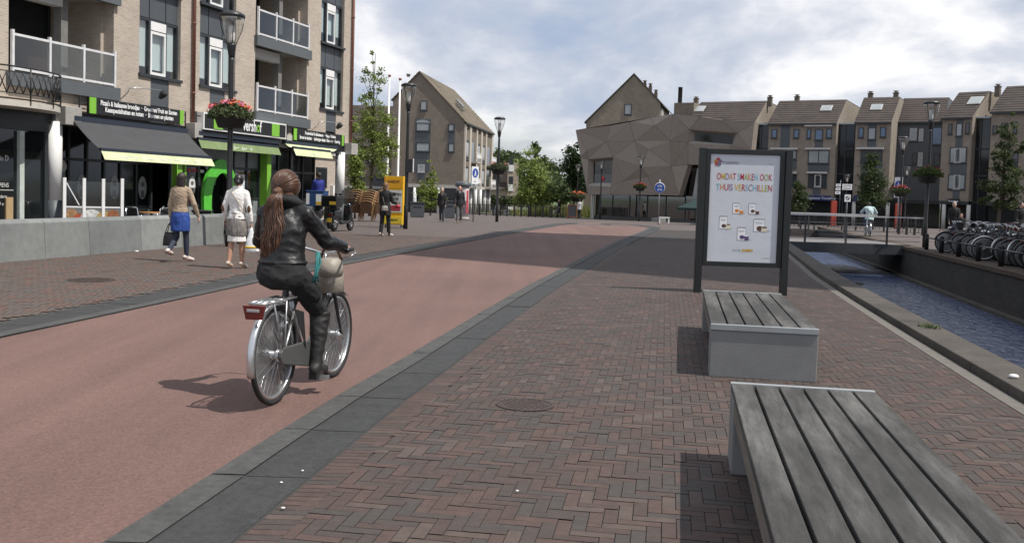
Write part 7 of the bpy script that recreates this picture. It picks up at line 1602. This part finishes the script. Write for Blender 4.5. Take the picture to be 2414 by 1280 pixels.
PLW = mat('plastic_white', (.74, .75, .76), .4, 0, .1, 9, .5, 22); m = MB(); m.loft([((.02, 0, -.47), .10, .05), ((.02, 0, -.46), .125, .06), ((.015, 0, -.40), .125, .062), ((.01, 0, -.25), .09, .045), ((0, 0, -.08), .035, .02), ((0, 0, .01), .012, .012)], 14); m.ell((.10, 0, -.44), (.05, .05, .04), 8, 6); m.build('bag_body', PLW, t); m = MB(); m.loft([((.015, 0, -.395), .128, .065), ((.013, 0, -.355), .122, .062)], 14); m.build('print_band', mat('bag_yellow', (.62, .40, .03), .5), t)
pw = wp(w2, Vector(J2['wrL']) + Vector((0, .06, -.085))); t = thing('drink_cup', 'clear cup with brown drink in the hand of the woman in white', 'cup', pw, 0); m = MB(); m.lathe([(.028, -.05), (.038, .05), (.036, .05), (.027, -.045)], n=14); m.build('cup_wall', clear('cup_plastic', (.9, .9, .9), 1), t); m = MB(); m.lathe([(.026, -.045), (.033, .015), (.0001, .016)], n=14); m.build('drink', mat('iced_coffee', (.12, .05, .025), .3), t); m = MB(); m.lathe([(.039, .05), (.04, .06), (.025, .075), (.0001, .076)], n=14); m.build('lid', mat('cup_lid', (.6, .6, .6), .4), t)

# ---- person in black and the walking couple
b1 = thing('person', 'fair haired person in a long black coat and trousers with a small grey shoulder bag', 'person', at_px(907, 558), -.35)
J3 = pose(1.72, (-7, 4), (9, 3), (.12, .15, .5), (.2, .3, 1.1), .0, (0, .6)); J3['face'] = (.35, 1, 0); body(b1, J3, .012, SKINL, curl=(.6, .6)); BCOAT = cloth('black_coat', (.012, .012, .013), .8); top(b1, J3, .013, BCOAT, .26, 'coat', .028, sleeve=.97, hemr=1.1); legs(b1, J3, BCOAT, 'trouser_leg', .09, .07, .058, .97, .013); shoes(b1, J3, mat('pale_shoe', (.58, .50, .44), .6)); hair_short(b1, J3, mat('fair_hair', (.15, .088, .042), .5, 0, .3, 14), .012, 1.04, .06, Vector((.33, .94, 0)))
Cc = Vector(J3['chest']); q = MB(); q.tube([Cc + Vector((-.13, -.06, .15)), Cc + Vector((-.02, -.15, -.05)), Cc + Vector((.08, -.165, -.35))], .008, 6); q.build('bag_strap', mat('grey_strap', (.25, .23, .21), .6), b1)
t = handbag('small grey shoulder bag against the black coat', wp(b1, Cc + Vector((.09, -.215, -.30))), .35 + 1.57, mat('grey_snake_bag', (.20, .18, .165), .5, 0, .4, 30), .115, .05, .17, .0)
m = MB(); m.ell((0, 0, 0), (.10, .08, .06), 10, 8); pk = m.build('red_bundle', mat('red_cloth', (.38, .02, .04), .7, 0, .3, 10)); pk.location = wp(b1, Vector(J3['wrR']) + Vector((.02, .05, -.10))); tag(pk, 'red bundle in the hand of the person in black', 'bundle')
c1 = thing('person', 'grey haired woman in dark jacket walking towards the camera', 'person', (XA(1043, 48.8), 48.8, .012), math.pi - .05); JC = pose(1.68, (10, 4), (-8, 12), (.12, .1, .3), (.12, -.1, .3), .02); body(c1, JC, .014, SKINL); top(c1, JC, .014, cloth('dark_jacket', (.018, .018, .022)), .10, 'jacket', .025); legs(c1, JC, cloth('dark_jeans', (.045, .05, .065)), 'trouser_leg', .09, .068, .056, .97, .014); shoes(c1, JC, PLAS); hair_short(c1, JC, mat('grey_hair', (.36, .33, .30), .6), .013, 1.02, .0)
q = MB(); q.prism([Vector(JC['neck']) + Vector((x, .115, z)) for x, z in ((-.035, -.02), (.035, -.02), (.0, -.17))], (0, .012, 0)); q.build('blouse', mat('pink_blouse', (.55, .30, .28), .7), c1)
c2 = thing('person', 'bald man in dark jacket and grey trousers walking towards the camera', 'person', (XA(1084, 48.2), 48.2, .012), math.pi + .08); JD = pose(1.80, (-9, 14), (11, 4), (.14, -.15, .3), (.14, .12, .35), .02); body(c2, JD, .014, mat('skin_ruddy', (.52, .27, .20), .5)); top(c2, JD, .014, cloth('dark_jacket', (.018, .018, .022)), .12, 'jacket', .03); legs(c2, JD, cloth('grey_trousers', (.13, .13, .13)), 'trouser_leg', .095, .075, .062, .97, .014); shoes(c2, JD, mat('tan_shoe', (.20, .12, .08), .6))
q = MB(); q.prism([Vector(JD['neck']) + Vector((x, .125, z)) for x, z in ((-.03, 0), (.03, 0), (.0, -.13))], (0, .012, 0)); q.build('shirt', WHITE, c2)
n1 = thing('person', 'dark haired woman in a bright blue coat standing behind the blue box', 'person', (XA(751, 36.6), 36.6, .36), .5); JN = pose(1.70, (2, 2), (-2, 2), (.12, .3, .9), (.12, .2, .8), .02); JN['face'] = (-.6, .5, 0); body(n1, JN, .013, SKINL); top(n1, JN, .014, cloth('blue_coat', (.02, .03, .22)), .22, 'coat', .03); legs(n1, JN, cloth('dark_jeans', (.045, .05, .065)), 'trouser_leg', .09, .068, .056, .97, .014); shoes(n1, JN, PLAS); hair_short(n1, JN, mat('dark_brown_hair', (.022, .013, .010), .45), .012, 1.1, .04, Vector((-.77, .64, 0)))
q = MB(); N_ = Vector(JN['neck']); q.tube([N_ + Vector((.08 * math.cos(a), .08 * math.sin(a), -.0)) for a in [i * .524 for i in range(12)]], .04, 8, closed=True); q.build('scarf', KNIT, n1)

m = MB(); m.box(-.6, .6, -.5, .5, 0, .355); st_ = m.build('stone_step', CONC, None, .01); st_.location = (XA(751, 36.6), 36.6, 0); st_.rotation_euler = (0, 0, FRZ); tag(st_, 'low stone step behind the delivery scooter with the blue box', 'step')
# ---- delivery scooters by the shops
SCB = mat('scooter_black', (.012, .012, .014), .25, 0, .2, 10, coat=.5); BOXB = mat('box_blue', (.015, .055, .17), .45, 0, .1, 4)
def scooter(label, loc, rz, boxm, plate=None, shield=False, bw=(.27, .27, .42), group='motor scooters'):
    t = thing('motor_scooter', label, 'scooter', loc, rz, group)
    for y in (0, 1.25):
        w_ = MB(); w_.tube(circ3((0, y, .23), .18, 26), .055, 10, closed=True); o = w_.build('wheel', RUBBER, t); w_ = MB(); w_.lathe([(.135, -.04), (.05, -.05), (.05, .05), (.135, .04)], (0, y, .23), 16, axis=(1, 0, 0)); w_.build('rim', ALU, o)
    m = MB(); m.loft([((0, .0, .42), .10, .20), ((0, .05, .55), .15, .32), ((0, .1, .70), .15, .36), ((0, .12, .77), .12, .33)], 16); m.ell((0, -.05, .50), (.13, .25, .12), 12, 8); m.box(-.15, .15, .30, .95, .26, .36); m.loft([((0, 1.02, .30), .16, .08), ((0, 1.06, .6), .19, .07), ((0, 1.0, .92), .13, .06)], 14); m.ell((0, 1.24, .45), (.09, .24, .08), 12, 8); blob(m, 'body_shell', SCB, t, .018)
    m = MB(); m.loft([((0, .02, .765), .12, .28), ((0, .05, .83), .135, .34), ((0, .07, .85), .10, .3)], 16); m.build('seat', PLAS, t)
    m = MB(); m.tube([(-.33, .92, 1.04), (-.2, 1.0, 1.05), (0, 1.0, 1.02), (.2, 1.0, 1.05), (.33, .92, 1.04)], .016, 8); m.tube([(0, 1.0, 1.0), (0, 1.05, .8)], .03, 8)
    for sx in (-1, 1): m.tube([(sx * .2, 1.0, 1.05), (sx * .28, 1.02, 1.25)], .008, 6); m.ell((sx * .3, 1.02, 1.30), (.07, .02, .05), 10, 6)
    m.build('handlebar', PLAS, t); m = MB(); m.box(-.09, .09, -.33, -.27, .55, .62); m.build('rear_light', REDL, t); m = MB(); m.tube([(.14, .1, .3), (.16, -.35, .36)], [.045, .055], 10); m.build('exhaust', CHROME, t); m = MB(); m.box(-.08, .08, -.36, -.345, .34, .48); m.build('number_plate', mat('plate_yellow', (.62, .40, .03), .5), t)
    m = MB(); m.lathe([(.05, 0), (.08, .03), (.0001, .05)], (0, 1.08, .93), 12, axis=(0, 1, .1)); m.build('headlight', CHROME, t)
    if boxm:
        w_, d, h_ = bw; m = MB(); m.box(-w_, w_, -.42, -.42 + d * 2, .86, .86 + h_); b_ = m.build('top_box', boxm, t, .025)
        m = MB(); m.box(-w_ - .01, w_ + .01, -.43, -.41 + d * 2, .86 + h_, .90 + h_); m.build('box_lid', boxm, t, .015)
        if plate:
            m = MB(); m.box(w_ * .15, w_ * .85, -.432, -.424, .90, .90 + h_ * .75, 0); m.box(w_ * .17, w_ * .83, -.436, -.433, .91, .91 + h_ * .22, 1); m.box(-w_ * .95, -w_ * .6, -.432, -.424, .92, .90 + h_ * .8, 0); m.build('sticker', [WHITE, mat('plate_yellow', (.62, .40, .03), .5)], t)
        else: m = MB(); m.box(w_ * .1, w_ * .9, -.432, -.424, .95, 1.06); m.build('sticker', mat('plate_yellow', (.62, .40, .03), .5), t)
    if shield:
        m = MB(); pr = [(-.26, .95), (-.27, 1.2), (-.2, 1.45), (0, 1.52), (.2, 1.45), (.27, 1.2), (.26, .95)]; m.prism([(x, 1.12 - (z - .95) * .35, z) for x, z in pr], (0, .006, 0)); m.build('windshield', clear('shield_plastic', (.55, .58, .6), 2), t)
    return t
scooter('delivery scooter with a blue top box in front of the blue coated woman', (XA(752, 35.2), 35.2, .0), -.15, BOXB, True, bw=(.33, .27, .52)); scooter('black scooter with black top box and yellow sticker beside the white column', (XA(789, 34.3), 34.3, 0), -.3, SCB, None, True, bw=(.30, .24, .36))
scooter('parked black scooter on the terrace behind the two walking women', (XA(474, 25.6), 25.6, 0), -1.9, None)
# far people
def far_person(label, x, Y, rz, h_, coat, trs, hairm, dz=None, pz=None):
    t = thing('person', label, 'person', (XA(x, Y), Y, terr(Y) if dz is None else dz), rz); J = pz or pose(h_, (8, 4), (-8, 10), (.12, .2, .4), (.12, .1, .4), .02); body(t, J, .016, SKINL); top(t, J, .016, coat, .12, 'jacket', .028); legs(t, J, trs, 'trouser_leg', .09, .068, .056, .97, .016); shoes(t, J, PLAS); hair_short(t, J, hairm, .014, 1.03, .03); return t, J
DJ = cloth('dark_jeans', (.045, .05, .065)); GH = mat('grey_hair', (.36, .33, .30), .6); DH = mat('dark_brown_hair', (.022, .013, .010), .45)
far_person('person in black pushing a pushchair by the timber rail', 1320, 92, 1.4, 1.72, BCOAT, DJ, mat('fair_hair', (.15, .088, .042), .5)); far_person('person in a white patterned top beside the glass corner', 1367, 86, -.4, 1.70, cloth('white_patterned_top', (.5, .48, .47)), BCOAT, DH)
far_person('grey haired person in dark clothes behind the parked bikes', 2250, 42, 2.8, 1.74, BCOAT, DJ, GH); far_person('person in dark jacket at the right edge behind the bikes', 2406, 38, 3.3, 1.78, BCOAT, DJ, DH); far_person('fair haired child between the parked bikes and the scooter', 2268, 40.5, 2.5, 1.25, BCOAT, DJ, mat('fair_hair', (.15, .088, .042), .5))
t = thing('pushchair', 'small dark pushchair pushed by the person in black', 'pushchair', (XA(1308, 91.6), 91.6, terr(92)), 1.4); m = MB()
for sx in (-.24, .24):
    for y in (-.25, .3): w_ = MB(); w_.tube(circ3((sx, y, .1), .08, 14), .02, 6, closed=True); w_.build('wheel', RUBBER, t)
    m.tube([(sx, .3, .12), (sx, -.1, .6), (sx, -.45, 1.02)], .016, 6); m.tube([(sx, -.25, .12), (sx, .1, .62)], .016, 6)
m.tube([(-.24, -.45, 1.02), (.24, -.45, 1.02)], .02, 6); m.build('frame', ALU, t); m = MB(); m.box(-.2, .2, -.1, .28, .38, .46); m.prism([(-.2, -.1, .46), (.2, -.1, .46), (.2, -.28, .95), (-.2, -.28, .95)], (0, .06, 0)); m.build('seat', PLAS, t); m = MB(); m.loft([((0, -.05, .8), .22, .2), ((0, -.12, .98), .2, .2), ((0, -.2, 1.05), .1, .1)], 14); m.build('hood', BCOAT, t)
# rider beyond the bridge
Yb = 45.5; bl = (XA(2053, Yb), Yb, .006); bicycle('bicycle ridden by the person in the pale blue jacket beyond the bridge', bl, -.18, BK_SIL, guard=ALU)
rd_ = thing('person', 'cyclist in pale blue jacket with a shoulder strap beyond the footbridge', 'person', bl, -.18); J = dict(k=1.0, pelvis=(0, .2, .92), chest=(0, .27, 1.22), neck=(0, .36, 1.40), head=(0, .44, 1.50), shL=(-.18, .31, 1.34), shR=(.18, .31, 1.34), elL=(-.33, .42, 1.14), elR=(.33, .42, 1.14), wrL=(-.28, .60, 1.07), wrR=(.28, .60, 1.07), hipL=(-.09, .22, .90), hipR=(.09, .22, .90), knL=(-.14, .62, .78), anL=(-.13, .46, .44), toeL=(-.13, .58, .40), knR=(.14, .55, .60), anR=(.13, .44, .23), toeR=(.13, .58, .19))
body(rd_, J, .014, SKINL, curl=(1, 1)); top(rd_, J, .014, cloth('pale_blue_jacket', (.44, .56, .58)), .12, 'jacket', .04, sleeve=.97); legs(rd_, J, cloth('blue_jeans', (.03, .05, .11)), 'trouser_leg', .092, .07, .056, .97, .014); shoes(rd_, J, mat('white_canvas_shoe', (.62, .55, .50), .7)); hair_short(rd_, J, DH, .013, 1.0, .02)
q = MB(); q.tube([(-.14, .22, 1.36), (-.05, .125, 1.25), (.10, .10, 1.05), (.16, .12, .96)], .014, 6); q.build('strap', PLAS, rd_)
# parked bikes on the right quay and the rail in front of them
GB = 'bicycles parked along the right quay'; protos = [bicycle('', (0, 0, 0), 0, BK_BLK, group=GB), bicycle('', (0, 0, 0), 0, BK_DRK, group=GB, guard=ALU), bicycle('', (0, 0, 0), 0, BK_BLU, group=GB, guard=PLAS), bicycle('', (0, 0, 0), 0, BK_BLK, group=GB, basket=mat('orange_crate', (.13, .025, .010), .6), guard=ALU)]
LB_ = ['black city bike among the bicycles packed along the quay railing', 'grey bike with bright mudguards among the bicycles packed along the quay railing', 'dark blue bike among the bicycles packed along the quay railing', 'black bike with a red brown front crate in the parked row']
rn = random.Random(17); used = [0] * 4; slots = []
for i in range(31): Y = 33.3 - i * .5; slots.append((cr_(Y) + 1.05 + rn.uniform(-.15, .2), Y, -1.45 + rn.uniform(-.22, .22)))
for i in range(22): Y = 33.0 - i * .62; slots.append((cr_(Y) + 2.7 + rn.uniform(-.2, .3), Y, -1.5 + rn.uniform(-.35, .25)))
for i in range(24): Y = 32.6 - i * .6; slots.append((cr_(Y) + 1.9 + rn.uniform(-.3, .3), Y, 1.6 + rn.uniform(-.4, .4)))
for i, (x, Y, a) in enumerate(slots):
    k = [0, 1, 0, 2, 0, 1, 3, 0, 2, 1][i % 10] if i != 6 else 3; k = k if k != 3 or i == 6 else 0
    if i == 0: la = 'black bike at the near end of the row with its wheel clear of the others'; x -= .1; a = -1.75
    else: la = LB_[k]
    if not used[k]: o = protos[k]; o.location = (x, Y, .004); o.rotation_euler = (0, 0, a); o['label'] = la; used[k] = 1
    else: dup(protos[k], (x, Y, .004), a, la)
scooter('scooter with tall clear windshield standing among the parked bicycles', (cr_(28.2) + 3.4, 28.2, 0), 2.2, None, None, True)
qr = thing('quay_railing', 'black rail on thick short posts along the right quay edge', 'railing', (cr_(33.6) + .32, 33.6, 0), 0); b0 = qr.location; prev = None
for i in range(12):
    Y = 33.6 - i * 2.1; p = Vector((cr_(Y) + .32, Y, .03)) - b0; m = MB(); m.lathe([(.07, 0), (.07, .44), (.06, .48), (.07, .50), (.045, .55), (.0001, .57)], p, 12); m.build('post', BLACK, qr)
    if prev is not None: m = MB(); m.tube([prev + Vector((.0, 0, .42)), p + Vector((0, 0, .42))], .025, 8); m.build('rail', BLACK, qr)
    prev = p
bicycle('bicycle parked behind the barred railing before the low pale house', (XA(1195, 96), 96, terr(96)), 1.5, BK_BLK)
